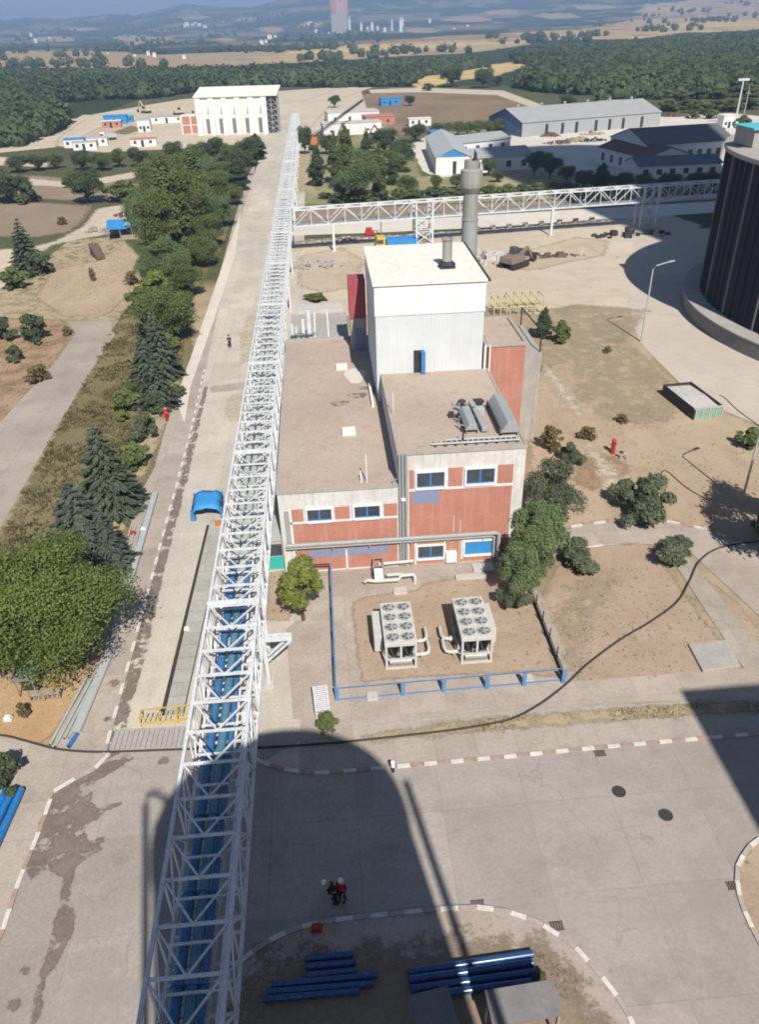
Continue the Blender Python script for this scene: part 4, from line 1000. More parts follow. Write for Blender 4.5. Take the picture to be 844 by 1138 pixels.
# ------------------------------------------------------------------ chillers
def chiller(x, y, label, pipes):
    t = thing('water_chiller', (x, y, 0), label, 'chiller', 'chillers in the fenced yard')
    L, Wd, H_ = 4.1, 2.06, 2.3
    fr = MB()
    for a in (0, Wd - .14):
        for b in (0, L * .33, L * .66, L - .14): fr.box(a, a + .14, b, b + .14, 0, H_ - .3)
    fr.box(-.02, Wd + .02, -.02, .13, 0, .14).box(-.02, Wd + .02, L - .13, L + .02, 0, .14).box(-.02, .12, .13, L - .13, .0, .14).box(Wd - .12, Wd + .02, .13, L - .13, .0, .14)
    fr.box(.14, Wd - .14, .0, .1, .82, .92).box(Wd / 2 - .07, Wd / 2 + .07, -.01, .12, .92, H_ - .3)
    fr.build('frame', 'chiller', t)
    MB().box(-.03, Wd + .03, -.03, L + .03, H_ - .3, H_).build('top_deck', 'chiller', t, bevel=.025)
    for i in range(4):
        for j in range(2):
            c = (Wd * (.26 + .48 * j), .55 + i * 1.0, 0)
            f = MB().lathe([(.44, H_ - .02), (.46, H_ + .1), (.41, H_ + .1), (.40, H_ + .005)], 20, c).build('fan', 'chiller', t, smooth=True)
            b = MB().lathe([(.40, H_ + .012), (.399, H_ + .016)], 20, c); b.build('fan_opening', 'fan_dark', f)
            b = MB().lathe([(.11, H_ + .02), (.10, H_ + .09)], 10, c)
            for k in range(5):
                a = k * 2 * math.pi / 5 + i + j
                b.hexa([Vector(c) + Vector((math.cos(a + q) * r_, math.sin(a + q) * r_, H_ + .03 + zz)) for q, r_, zz in ((0, .1, 0), (0, .36, 0), (.55, .36, .04), (.55, .1, .04))],
                       [Vector(c) + Vector((math.cos(a + q) * r_, math.sin(a + q) * r_, H_ + .04 + zz)) for q, r_, zz in ((0, .1, 0), (0, .36, 0), (.55, .36, .04), (.55, .1, .04))])
            b.build('fan_blades', 'grey_duct', f)
    m3 = MB()
    for s in (0, 1):
        x0 = .16 + s * .93; xc = x0 + .42
        for xa, xb in ((x0, xc - .05), (x0 + .84, xc + .05)):
            m3.hexa([(xa, .2, H_ - .31), (xa + .09, .2, H_ - .31), (xb + .09, .2, .95), (xb, .2, .95)], [(xa, L - .2, H_ - .31), (xa + .09, L - .2, H_ - .31), (xb + .09, L - .2, .95), (xb, L - .2, .95)])
    m3.build('condenser_coil', 'coil', t)
    m3 = MB().tube([(.3, .3, .45), (Wd - .3, .3, .45)], .2, 10).tube([(.45, .5, .4), (.45, L - .5, .4)], .27, 12).tube([(Wd - .5, .5, .4), (Wd - .5, L - .5, .4)], .24, 12)
    for x_ in (.5, .95, 1.4): m3.lathe([(.15, .14), (.17, .5), (.1, .72)], 10, (x_, .42, 0))
    m3.build('compressor', 'grey_steel', t)
    MB().box(-.012, .03, .3, L - .3, .95, H_ - .34).box(Wd - .03, Wd + .012, .3, L - .3, .95, H_ - .34).build('side_grille', 'coil', t)
    s = 1 if pipes > 0 else -1; xe = Wd if s > 0 else 0
    MB().box(*( (-.62, -.05) if s > 0 else (Wd + .05, Wd + .5) ), 1.3, L - .1, .5, 1.75).build('control_cabinet', 'chiller', t, bevel=.02)
    for y_ in (.7, 2.0):
        p_ = MB().tube([(xe, y_, .55), (xe + s * .6, y_, .55), (xe + s * .85, y_ + .1, .55), (xe + s * .95, y_ + .45, .55), (xe + s * .95, y_ + 1.2, .55), (xe + s * .95, y_ + 1.4, .3), (xe + s * .95, y_ + 1.42, .0)], .13, 10)
        p_.tube([(xe + s * .35, y_, .55), (xe + s * .45, y_, .55)], .2, 10)
        p_.build('water_pipe', 'chiller', t, smooth=True)
    return t
chiller(2.46, 36.95, 'left of the two pale box chillers with eight roof fans in the fenced yard', 1)
chiller(7.45, 36.95, 'right of the two pale box chillers with eight roof fans, nearer the corner tree', -1)
# slabs and pipework in the yard
for (a, b, lab, w_, d_) in ((445, 658, 'square pale concrete slab lying behind the left chiller', 1.0, .8), (524, 642, 'low rough concrete plinth behind the right chiller', 2.4, .6), (537, 632, 'raised concrete pit cover nearest the front wall', 1.6, 1.0), (414, 775, 'small pale slab beside the blue fence posts', .7, .7), (586, 755, 'small pale slab by the last blue fence posts', .7, .6)):
    q = g(a, b)
    tag(MB((q.x, q.y, 0)).box(q.x - w_ / 2, q.x + w_ / 2, q.y - d_ / 2, q.y + d_ / 2, .05, .2).build('concrete_slab', 'pale_concrete', bevel=.02), lab, 'slab', 'concrete slabs in the fenced yard')
q = g(428, 651)
t = thing('yard_pipework', (q.x, q.y, 0), 'bent white pipes with a small white box by the front wall of the low wing', 'pipework')
MB().tube([(-1.5, .1, .0), (-1.5, .1, .45), (-1.3, .05, .62), (-.7, 0, .5), (1.0, 0, .5), (1.3, .15, .75), (2.2, .2, .75), (2.3, .1, .55), (2.3, .0, 0)], .14, 10).build('pipe_run', 'chiller', t, smooth=True)
MB().tube([(-.3, 2.0, .6), (2.4, 2.1, .6)], .13, 10).tube([(.2, .6, .55), (1.5, .6, .55)], .13, 8).build('upper_pipe', 'chiller', t, smooth=True)
m3 = MB()
for a in (0, .7):
    for b in (.9, 1.9): m3.bar((-.7 + a, b, 0), (-.7 + a, b, 1.3), .07)
for z in (.5, 1.25): m3.bar((-.7, .9, z), (0, .9, z), .07).bar((-.7, 1.9, z), (0, 1.9, z), .07).bar((-.7, .9, z), (-.7, 1.9, z), .07).bar((0, .9, z), (0, 1.9, z), .07)
m3.build('stand', 'grey_steel', t)
MB().box(-.75, -.1, .1, .6, .55, 1.25).build('white_box', 'helmet', t, bevel=.02)

# ------------------------------------------------------------------ yard fences
t = thing('yard_fence', (-.8, 34.6, 0), 'low blue steel fence with broad posts along the front of the chiller yard', 'fence')
xs = [0, 4.15, 6.75, 9.5, 11.9, 14.45]
for i, x in enumerate(xs):
    MB().box(x - .13, x + .13, -.05, .05, 0, 1.12).build('post', 'fence_blue', t)
MB().bar((0, .02, 1.08), (14.45, .22, 1.08), .05).build('top_rail', 'fence_blue', t)
MB().bar((.1, -.02, .12), (14.4, .2, .12), .07).build('bottom_rail', 'fence_blue', t)
t = thing('yard_fence', (-.85, 34.8, 0), 'blue steel fence with closed kick plate along the left side of the chiller yard', 'fence')
for y in (2.6, 5.2, 7.8, 10.4, 12.8): MB().box(-.06, .06, y - .06, y + .06, 0, 1.15).build('post', 'fence_blue', t)
MB().bar((0, .0, 1.12), (0, 12.8, 1.12), .08).build('top_rail', 'fence_blue', t)
MB().box(-.03, .03, .1, 12.8, .05, .55).build('kick_plate', 'faded_blue', t)
MB().bar((0, 12.8, 1.12), (-3.2, 12.9, 1.12), .08).bar((-3.2, 12.9, 0), (-3.2, 12.9, 1.15), .08).bar((-1.6, 12.85, 0), (-1.6, 12.85, 1.15), .07).build('end_gate', 'dark_steel', t)
t = thing('yard_fence', (13.75, 35.0, 0), 'dark rusty fence along the right side of the chiller yard running into the bushes', 'fence')
for y in (1.6, 3.4, 5.2, 7.0, 8.8): MB().bar((0, y, 0), (.0, y, 1.3), .07).build('post', 'dark_steel', t)
m3 = MB()
for z in (.1, .35, .6): m3.bar((0, 0, z), (0, 9.4, z), .05)
m3.box(-.02, .02, 0, 9.4, .02, .3)
m3.build('rails', 'dark_steel', t)
# ------------------------------------------------------------------ big dark silo on the right
SC = Vector((84.2, 96, 0))
t = thing('storage_silo', SC, 'huge round dark ribbed silo with pale flat roof at the right edge of the picture', 'silo')
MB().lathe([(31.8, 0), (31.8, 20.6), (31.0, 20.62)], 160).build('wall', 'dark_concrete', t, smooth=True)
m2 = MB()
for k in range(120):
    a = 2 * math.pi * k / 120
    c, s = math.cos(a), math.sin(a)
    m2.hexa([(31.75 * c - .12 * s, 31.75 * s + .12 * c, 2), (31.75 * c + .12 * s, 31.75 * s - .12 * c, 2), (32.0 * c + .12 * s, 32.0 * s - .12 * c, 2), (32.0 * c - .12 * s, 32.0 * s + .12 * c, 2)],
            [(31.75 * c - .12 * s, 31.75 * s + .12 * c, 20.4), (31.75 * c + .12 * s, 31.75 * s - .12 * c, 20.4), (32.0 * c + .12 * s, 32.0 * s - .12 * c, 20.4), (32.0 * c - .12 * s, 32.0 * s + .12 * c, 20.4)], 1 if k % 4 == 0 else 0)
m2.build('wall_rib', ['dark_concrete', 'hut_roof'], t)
MB().lathe([(31.6, 20.4), (32.3, 20.5), (32.3, 21.0), (24, 22.4), (6, 25.0), (.5, 25.3)], 120).build('roof', 'concrete', t, smooth=True)
MB().lathe([(34.2, 0), (34.2, 1.9)], 160).build('base_ring', 'hut_roof', t, smooth=True)  # shaded wall painted darker than the sunlit ledge on top
MB().lathe([(34.25, 1.88), (34.25, 2.05), (31.9, 2.12)], 160).build('base_ledge', 'concrete', t, smooth=True)
q = g(846, 152, 22.3) - SC
m2 = MB().box(q.x - 2.2, q.x + 9, q.y - 2.5, q.y + 2.5, 21.4, 23.4); m2.build('roof_cabin', 'concrete', t)
MB().box(q.x - 2.6, q.x + 9.4, q.y - 2.9, q.y + 2.9, 23.4, 23.6).build('cabin_roof', 'cyan', t)

# tall neighbours outside the frame, known from the shadows they throw
t = thing('silo_tower', (1.7, -7.8, 0), 'round concrete silo whose roof edge is the viewpoint', 'silo')
MB().lathe([(6.65, 0), (6.65, 34.4), (6.78, 34.4), (6.78, 35.1), (.3, 35.5)], 96).build('wall', 'concrete', t, smooth=True)
MB().tube([(7.3, 0, 0), (7.3, 0, 37.4)], .22, 12).build('riser_duct', 'grey_duct', t, smooth=True)
MB().tube([(-7.1, 0, 0), (-7.1, 0, 37.4), (-7.0, 0, 38.0), (-6.6, 0, 38.2), (-6.0, 0, 37.6), (-5.8, 0, 35)], .17, 12).build('return_duct', 'grey_duct', t, smooth=True)
m2 = MB()
for k in range(40):
    a = R(180) + math.pi * k / 39 + .0
    m2.bar((6.6 * math.cos(a), 6.6 * math.sin(a), 35.0), (6.6 * math.cos(a), 6.6 * math.sin(a), 36.1), .05)
m2.tube([(6.6 * math.cos(R(180) + math.pi * k / 39), 6.6 * math.sin(R(180) + math.pi * k / 39), 36.1) for k in range(40)], .04, 6)
m2.build('guard_rail', 'grey_steel', t)
t = thing('mill_building', (26.7, 0, 0), 'plain tall grey mill building standing right of the viewpoint', 'mill')
MB().box(0, 34, -30, 0, 0, 34).build('wall', 'concrete', t)
MB().box(-.3, 34.3, -30.3, .3, 34.02, 34.4).build('roof', 'roof_felt', t)
t = thing('cooling_tower', (114, 26, 0), 'giant round concrete cooling tower standing far right of the viewpoint', 'cooling tower')
MB().lathe([(33, 0), (33, 4), (31, 60), (30, 140), (30.5, 200), (31.5, 224), (30, 224), (28, 140), (29, 60)], 72).build('shell', 'concrete', t, smooth=True)

# ------------------------------------------------------------------ distant works buildings
def gable(name, x, y, rz, wd, ln, eave, ridge, wall, roof, label, cat, along='Y', over=.3, gm=None):
    """ridge runs along local Y; origin at the front left corner"""
    t = thing(name, (x, y, 0), label, cat, rz=rz)
    MB().add([(0, 0, 0), (wd, 0, 0), (wd, ln, 0), (0, ln, 0), (0, 0, eave), (wd, 0, eave), (wd, ln, eave), (0, ln, eave)], [(0, 3, 2, 1), (1, 2, 6, 5), (3, 0, 4, 7)]).build('wall', wall, t)
    for yy, s in ((0, 1), (ln, -1)):
        MB().add([(0, yy, 0), (wd, yy, 0), (wd, yy, eave), (wd / 2, yy, ridge), (0, yy, eave)], [(0, 1, 2, 3, 4) if s > 0 else (4, 3, 2, 1, 0)]).build('gable_wall', gm or wall, t)
    m_ = MB(); th = .14; sl_ = (ridge - eave) / (wd / 2)
    for s in (0, 1):
        x0, x1 = (-over, wd / 2) if s == 0 else (wd + over, wd / 2)
        z0 = eave - sl_ * over
        b = [(x0, -over, z0 + .02), (x1, -over, ridge + .02), (x1, ln + over, ridge + .02), (x0, ln + over, z0 + .02)]
        m_.hexa(b if s == 0 else b[::-1], [(p[0], p[1], p[2] + th) for p in (b if s == 0 else b[::-1])])
    m_.build('roof', roof, t)
    return t
# white shed with blue gable
t = gable('storage_shed', 32.6, 225.5, R(-4), 9.4, 44, 4.3, 6.3, 'plaster', 'pale_steel', 'long pale roofed shed with white front and blue gable triangle beyond the cross bridge', 'shed')
MB().add([(.8, -.05, 4.3), (8.6, -.05, 4.3), (4.7, -.05, 6.1)], [(0, 1, 2)]).build('gable_board', 'bright_blue', t)
MB().box(4.6, 5.6, -.06, .02, 0, 3.2).build('door', 'dark_steel', t)
def long_shed(name, a, b, depth, eave, ridge, wall, roof, label, cat, win=0, winmat='glass', gm=None):
    """long side faces the viewer, from ground point a to b"""
    d = (b - a); ln = d.length; rz = math.atan2(d.y, d.x)
    t = gable(name, b.x, b.y, rz + R(90), depth, ln, eave, ridge, wall, roof, label, cat, gm=gm)
    for i in range(win):
        y = ln * (i + .6) / (win + .2)
        MB().box(-.06, .03, y - .7, y + .7, 1.0, eave * .72).build('window', winmat, t)
    return t
zlong = long_shed
G2 = lambda p: g(*p)
ts = zlong('workshop', G2((508, 175)), G2((567, 168)), 11, 3.7, 5.2, 'plaster', 'grey_roof', 'long low white workshop with grey roof just behind the blue gabled shed', 'workshop', 4)
ts = zlong('workshop', G2((521, 193)), G2((592, 188)), 13, 3.6, 5.2, 'plaster', 'grey_roof', 'long low white workshop with grey roof behind the tall chimney collar', 'workshop', 4)
wa, wb = G2((580, 153)), G2((733, 140))
t = zlong('warehouse', wa, wb, 24, 4.6, 8.2, 'grey_wall', 'grey_roof', 'very long grey warehouse with pale sheet roof and blue shaded end wall', 'warehouse', 0, gm='blue_wall')
ln = (wb - wa).length
for i in range(6):
    MB().lathe([(.5, 0), (.5, .7), (.65, .75), (.3, 1.1)], 10, (12, ln * (i + .5) / 6, 8.1)).build('roof_vent', 'grey_duct', t)
for i, f in enumerate((.17, .28, .38, .52, .62, .72, .86)):
    MB().box(-.05, .08, ln * (1 - f) - .6, ln * (1 - f) + .6, 0, 3.6).build('door', 'dark_steel', t)
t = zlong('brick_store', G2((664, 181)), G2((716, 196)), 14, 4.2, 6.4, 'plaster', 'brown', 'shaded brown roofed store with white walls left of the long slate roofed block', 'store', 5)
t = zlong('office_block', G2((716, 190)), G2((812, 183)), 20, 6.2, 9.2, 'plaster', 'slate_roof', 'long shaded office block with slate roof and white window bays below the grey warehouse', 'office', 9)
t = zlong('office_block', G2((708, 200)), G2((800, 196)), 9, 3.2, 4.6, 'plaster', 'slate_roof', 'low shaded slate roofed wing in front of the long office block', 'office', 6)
# white filter house
a, b = g(221, 151), g(296, 149)
t = thing('filter_house', (a.x, a.y, 0), 'big white ribbed filter house with sloping roof at the far end of the road', 'industrial building', rz=math.atan2(b.y - a.y, b.x - a.x))
wl = (b - a).length
MB().box(0, wl, 1.0, 14, 0, 12.9).build('wall', 'plaster', t)
MB().hexa([(-.4, .3, 12.9), (wl + 5.2, .3, 12.9), (wl + 5.2, 15, 15.2), (-.4, 15, 15.2)], [(-.4, .3, 13.3), (wl + 5.2, .3, 13.3), (wl + 5.2, 15, 15.6), (-.4, 15, 15.6)]).build('roof', 'white_roof', t)
for i in range(6):
    x = wl * i / 5.2
    MB().hexa([(x, -.6, 0), (x + 2.0, -.6, 0), (x + 2.0, 1.02, 0), (x, 1.02, 0)], [(x, .6, 12.8), (x + 2.0, .6, 12.8), (x + 2.0, 1.02, 12.8), (x, 1.02, 12.8)]).build('buttress', 'plaster', t)
for i in range(5):
    x = wl * (i + .5) / 5.2 + .9
    MB().box(x, x + 1.7, .93, 1.05, .4, 5.6).build('bay_opening', 'hut_roof', t)
    MB().hexa([(x + .8, .9, 7), (x + 1.5, .9, 7), (x + 1.5, 1.03, 7), (x + .8, 1.03, 7)], [(x + 1.2, .9, 9.4), (x + 1.9, .9, 9.4), (x + 1.9, 1.03, 9.4), (x + 1.2, 1.03, 9.4)]).build('chute', 'grey_duct', t)
m2 = MB()
for x in (wl + .5, wl + 2.7, wl + 4.9):
    for y in (1.5, 7): m2.bar((x, y, 0), (x, y, 12.8), .3)
for k_ in range(6):
    z = 2 + k_ * 2; m2.box(wl + .4, wl + 5, 1.4, 7, z, z + .14)
    m2.bar((wl + .5, 1.5, z - 2), (wl + 2.7, 1.5, z), .2).bar((wl + 2.7, 1.5, z), (wl + 4.9, 1.5, z - 2), .2)
m2.build('stair_frame', 'grey_steel', t)
MB().box(wl + 1, wl + 4.4, 3, 8, 0, 12.5).build('inner_shaft', 'hut_roof', t)
a = g(203, 150)
t = thing('switch_house', (a.x, a.y, 0), 'small annex with four red panels left of the white filter house', 'annex')
MB().box(0, 7.4, .4, 6, 0, 6.6).build('wall', 'plaster', t)
for i in range(2):
    for j in range(2): MB().box(.5 + i * 3.5, 3.5 + i * 3.5, .3, .45, .3 + j * 3.2, 3.1 + j * 3.2).build('red_panel', 'red_wall', t)
# site cabins, stores and plant on the far left yard
def cabin(px, w_, d_, h_, wall, roof, label, cat='cabin', name='site_cabin', rz=0.1):
    q = g(*px)
    t = thing(name, (q.x, q.y, 0), label, cat, rz=rz)
    MB().box(0, w_, 0, d_, 0, h_).build('wall', wall, t)
    MB().box(-.15, w_ + .15, -.15, d_ + .15, h_, h_ + .2).build('roof', roof, t)
    MB().box(w_ * .4, w_ * .4 + 1, -.05, .05, 0, 2.1).build('door', 'dark_steel', t)
    for f in (.12, .72): MB().box(w_ * f, w_ * f + 1, -.05, .05, 1.0, 2.0).build('window', 'glass', t)
    return t
cabin((116, 139), 10, 6, 3.2, 'bright_blue', 'bright_blue', 'long blue site store on the pale far yard', 'store', 'site_store')
cabin((133, 137), 6, 5, 2.6, 'bright_blue', 'cyan', 'shorter blue site store right of the long blue one', 'store', 'site_store')
cabin((72, 165), 7, 5, 2.6, 'plaster', 'bright_blue', 'small blue roofed hut at the left corner of the far yard')
cabin((82, 168), 8, 3, 2.6, 'plaster', 'pale_steel', 'white cabin beside the blue roofed hut on the far yard')
cabin((98, 163), 7, 3, 2.6, 'plaster', 'pale_steel', 'white cabin right of the other cabins on the far yard front edge')
cabin((114, 143), 8, 3, 2.6, 'red_wall', 'plaster', 'low red and white cabin in front of the blue stores')
cabin((154, 147), 5, 8, 4.2, 'plaster', 'pale_steel', 'tall narrow white cabin in the middle of the far yard')
cabin((168, 138), 16, 4, 2.5, 'plaster', 'concrete', 'long low white wall of cabins behind the middle of the far yard')
cabin((146, 164), 9, 4, 2.4, 'plaster', 'red_wall', 'red roofed low cabin near the tree row of the far yard')
cabin((360, 152), 22, 8, 4.0, 'plaster', 'pale_concrete', 'white flat roofed hall right of the far end of the pipe bridge', 'hall', 'site_hall')
cabin((365, 137), 22, 12, 3.6, 'plaster', 'pale_concrete', 'pale concrete roofed hall behind the white flat roofed hall', 'hall', 'site_hall')
cabin((407, 140), 12, 10, 3.0, 'red_wall', 'red_wall', 'pink red shed beside the brown field', 'shed', 'site_shed')
cabin((424, 118), 10, 6, 3.0, 'bright_blue', 'bright_blue', 'little blue shed at the edge of the brown field', 'shed', 'site_shed')
cabin((479, 158), 6, 5, 3, 'bright_blue', 'bright_blue', 'small blue store tucked behind the blue gabled shed', 'store', 'site_store')
cabin((803, 143), 5, 4, 4.0, 'plaster', 'plaster', 'little white square house beside the far right lamp mast', 'house', 'gate_house')
cabin((455, 141), 9, 4, 2.6, 'plaster', 'plaster', 'white cabin among the trees left of the green hedge')

def excavator(px, mat, label, sc=1.0, rz=0.0, boom=(6, 4)):
    q = g(*px)
    t = thing('excavator', (q.x, q.y, 0), label, 'excavator', rz=rz)
    m_ = MB()
    for x in (-1.3, 1.3): m_.hexa([(x - .35, -2, 0), (x + .35, -2, 0), (x + .35, 2, 0), (x - .35, 2, 0)], [(x - .35, -2.3, .6), (x + .35, -2.3, .6), (x + .35, 2.3, .6), (x - .35, 2.3, .6)]).box(x - .34, x + .34, -2.1, 2.1, .6, .9)
    m_.build('track', 'dark_steel', t)
    MB().box(-1.4, 1.4, -2.2, 1.3, .95, 2.0).build('body', mat, t, bevel=.1)
    MB().hexa([(-1.3, .2, 2), (-.2, .2, 2), (-.2, 1.6, 1.2), (-1.3, 1.6, 1.2)], [(-1.3, .3, 3.1), (-.2, .3, 3.1), (-.2, 1.3, 3.1), (-1.3, 1.3, 3.1)]).build('cab', 'glass', t)
    b = boom
    MB().bar((.3, 1.2, 1.8), (.3, 1.2 + b[0] * .55, b[1] + 1.2), .4, .55).build('boom', mat, t)
    MB().bar((.3, 1.2 + b[0] * .55, b[1] + 1.2), (.3, 1.2 + b[0], b[1] * .3), .3, .4).build('arm', mat, t)
    MB().hexa([(-.2, 1.0 + b[0], .2), (.8, 1.0 + b[0], .2), (.8, 1.9 + b[0], .5), (-.2, 1.9 + b[0], .5)], [(-.2, .9 + b[0], 1.2), (.8, .9 + b[0], 1.2), (.8, 1.5 + b[0], 1.3), (-.2, 1.5 + b[0], 1.3)]).build('bucket', 'dark_steel', t)
    return t
excavator((163, 126), 'dull_yellow', 'small yellow excavator on the far yard behind the blue stores', rz=.8)
excavator((199, 128), 'dull_yellow', 'yellow excavator on the far yard next to the filter house', rz=-1.0)
excavator((571, 297), 'digger', 'rust brown excavator digging in the pale works area behind the chimney', rz=-.9, boom=(3.6, 1.6))
excavator((430, 158), 'red_paint', 'little red excavator among the trees by the halls', rz=1.2)
def truck(px, cabm, bedm, label, rz, ln=6.0):
    q = g(*px)
    t = thing('truck', (q.x, q.y, 0), label, 'truck', rz=rz)
    MB().box(-ln / 2, ln / 2, -.5, .5, .6, .9).build('chassis', 'dark_steel', t)
    c = MB().hexa([(-ln / 2 - .2, -1.2, .7), (-ln / 2 + 1.7, -1.2, .7), (-ln / 2 + 1.7, 1.2, .7), (-ln / 2 - .2, 1.2, .7)], [(-ln / 2 + .2, -1.15, 2.8), (-ln / 2 + 1.7, -1.15, 2.8), (-ln / 2 + 1.7, 1.15, 2.8), (-ln / 2 + .2, 1.15, 2.8)]).build('cab', cabm, t, bevel=.06)
    MB().box(-ln / 2 + .1, -ln / 2 + 1.3, -1.2, 1.2, 1.7, 2.4).build('window', 'glass', c)
    m_ = MB().box(-ln / 2 + 1.9, ln / 2, -1.25, 1.25, .95, 1.1)
    for y in (-1.25, 1.15): m_.box(-ln / 2 + 1.9, ln / 2, y, y + .1, 1.1, 2.3)
    m_.box(-ln / 2 + 1.9, -ln / 2 + 2, -1.15, 1.15, 1.1, 2.3).box(ln / 2 - .1, ln / 2, -1.15, 1.15, 1.1, 2.3)
    m_.build('bed', bedm, t)
    for x in (-ln / 2 + .9, ln / 2 - 2.2, ln / 2 - 1.0):
        for y in (-1.0, 1.0): MB().tube([(x, y - .15, .5), (x, y + .15, .5)], .5, 14).build('wheel', 'black_rubber', t)
    return t
truck((440, 279), 'yellow', 'bright_blue', 'truck with yellow cab and blue bed behind the white block', .08, 7.5)
truck((121, 156), 'helmet', 'pale_steel', 'white truck parked on the front of the far yard', .3)
truck((415, 150), 'helmet', 'helmet', 'white truck between the halls and the trees', .2)
q = g(411, 262); tag(MB((q.x, q.y, 0)).box(q.x - .9, q.x + .9, q.y - .6, q.y + .6, 0, .9).box(q.x - .7, q.x + .5, q.y - .5, q.y + .5, .9, 1.5).build('compressor_cart', 'red_paint', bevel=.06), 'small red compressor cart beside the pale lane under the cross bridge', 'compressor')
# crawler crane
q = g(349, 166)
t = thing('mobile_crane', (q.x, q.y, 0), 'orange mobile crane with long dark lattice boom beside the far pipe bridge end', 'crane')
MB().box(-1.4, 1.4, -3, 3, .5, 1.5).build('carrier', 'dark_steel', t)
MB().box(-1.3, 1.3, -2.6, 1.8, 1.5, 3.6).build('upper_house', 'orange', t, bevel=.1)
MB().box(-1.5, -.2, .8, 2.2, 1.6, 3.4).build('cab', 'orange', t)
m2 = MB(); e0 = Vector((.2, .8, 3.2)); e1 = Vector((20, 50, 10))
for dx, dz in ((-.5, 0), (.5, 0), (-.5, 1.0), (.5, 1.0)): m2.bar(e0 + Vector((dx, 0, dz)), e1 + Vector((dx * .4, 0, dz * .4)), .14)
for i in range(22):
    f0, f1 = i / 22, (i + 1) / 22
    m2.bar(e0.lerp(e1, f0) + Vector((-.5, 0, 0)), e0.lerp(e1, f1) + Vector((.5, 0, 1)), .1); m2.bar(e0.lerp(e1, f0) + Vector((.5, 0, 0)), e0.lerp(e1, f1) + Vector((-.5, 0, 1)), .1)
m2.build('boom', 'dark_steel', t)
for x in (-1.3, 1.3):
    for y in (-2.2, -.6, 1.2, 2.4): MB().tube([(x - .2, y, .55), (x + .2, y, .55)], .55, 12).build('wheel', 'black_rubber', t)
# machine parts and rubble on the work areas
def heap(px, rx, ry, h, mat, label, cat='rubble heap', name='rubble_heap', n=40, seed=1):
    q = g(*px); rn = random.Random(seed); m_ = MB((q.x, q.y, 0))
    for i in range(n):
        a = rn.uniform(0, 6.28); f = rn.random() ** .6
        x, y = q.x + rx * f * math.cos(a), q.y + ry * f * math.sin(a); s = rn.uniform(.25, .6) * h * (1.3 - f)
        z = h * (1 - f) * rn.uniform(.2, .8); d = [rn.uniform(.6, 1.3) * s for _ in range(8)]
        c = [(-1, -1, -1), (1, -1, -1), (1, 1, -1), (-1, 1, -1), (-1, -1, 1), (1, -1, 1), (1, 1, 1), (-1, 1, 1)]
        m_.add([(x + u * d[k_], y + v * d[k_], max(0, z + w_ * d[k_] * .7)) for k_, (u, v, w_) in enumerate(c)], [(0, 3, 2, 1), (4, 5, 6, 7), (0, 1, 5, 4), (1, 2, 6, 5), (2, 3, 7, 6), (3, 0, 4, 7)])
    return tag(m_.build(name, mat), kind='stuff')
heap((581, 284), 4, 1.2, 1.2, 'dark_steel', 'row of dark scrap pieces right of the rust brown excavator', 'scrap', 'scrap_heap', 30, 3)
heap((616, 286), 6, .8, .9, 'brown', 'low line of brown earth lumps in the works area', 'earth heap', 'earth_heap', 30, 4)
heap((352, 296), 7, 3.5, 1.0, 'dirt_heap' if 'dirt_heap' in M else 'concrete', 'pale rubble spread beside the pipe bridge in the works area', n=60, seed=5)
heap((548, 288), 4, 6, 1.2, 'pale_concrete', 'white gravel heap right of the tall chimney', 'gravel heap', 'gravel_heap', 60, 6)
heap((385, 268), 4, 2, .8, 'concrete', 'small grey stone heap beside the near support leg of the cross bridge', n=25, seed=7)
heap((110, 258), 3, 2, 1.2, 'wood', 'pile of grey scrap timber left of the blue tarpaulin shed', 'timber pile', 'timber_pile', 24, 8)
heap((140, 240), 4, 2.5, 1.0, 'brown', 'brown scrap heap behind the blue tarpaulin shed', 'scrap', 'scrap_heap', 26, 9)
heap((420, 146), 10, 6, 2.4, 'wood', 'grey heap of material beside the crane boom', n=40, seed=10)
heap((700, 262), 9, 3, 1.4, 'dark_steel', 'dark pile in the silo shadow below the cross bridge', 'scrap', 'scrap_heap', 30, 12)
for i, (a, b, s_) in enumerate(((620, 160, 4), (640, 158, 6), (655, 157, 5), (612, 152, 3), (660, 150, 4), (690, 130, 3), (750, 130, 4), (770, 129, 4), (560, 152, 3))):
    where = ('at the left end of the scrap row', 'widest in the scrap row', 'at the right end of the scrap row', 'closest to the warehouse doors', 'right of the middle warehouse doors', 'behind the warehouse roof', 'right of the warehouse end', 'nearest the little white square house', 'by the blue shaded end wall')[i]
    heap((a, b), s_ * 1.3, s_ * .6, 1.6, ('brown', 'wood', 'dark_steel')[i % 3], 'scrap metal pile on the warehouse yard, ' + where, 'scrap', 'scrap_heap', 22, 20 + i)
m2 = None
for i, px in enumerate([530, 548, 566, 584, 602, 622, 640, 658]):
    q = g(px, 256 - (px - 530) * .085)
    tag(MB((q.x, q.y, 0)).box(q.x - .5, q.x + .5, q.y - .3, q.y + .3, 0, .7).build('concrete_block', 'concrete', bevel=.04), 'small grey concrete block in a spaced row along the pale lane', 'block', 'blocks along the pale lane')

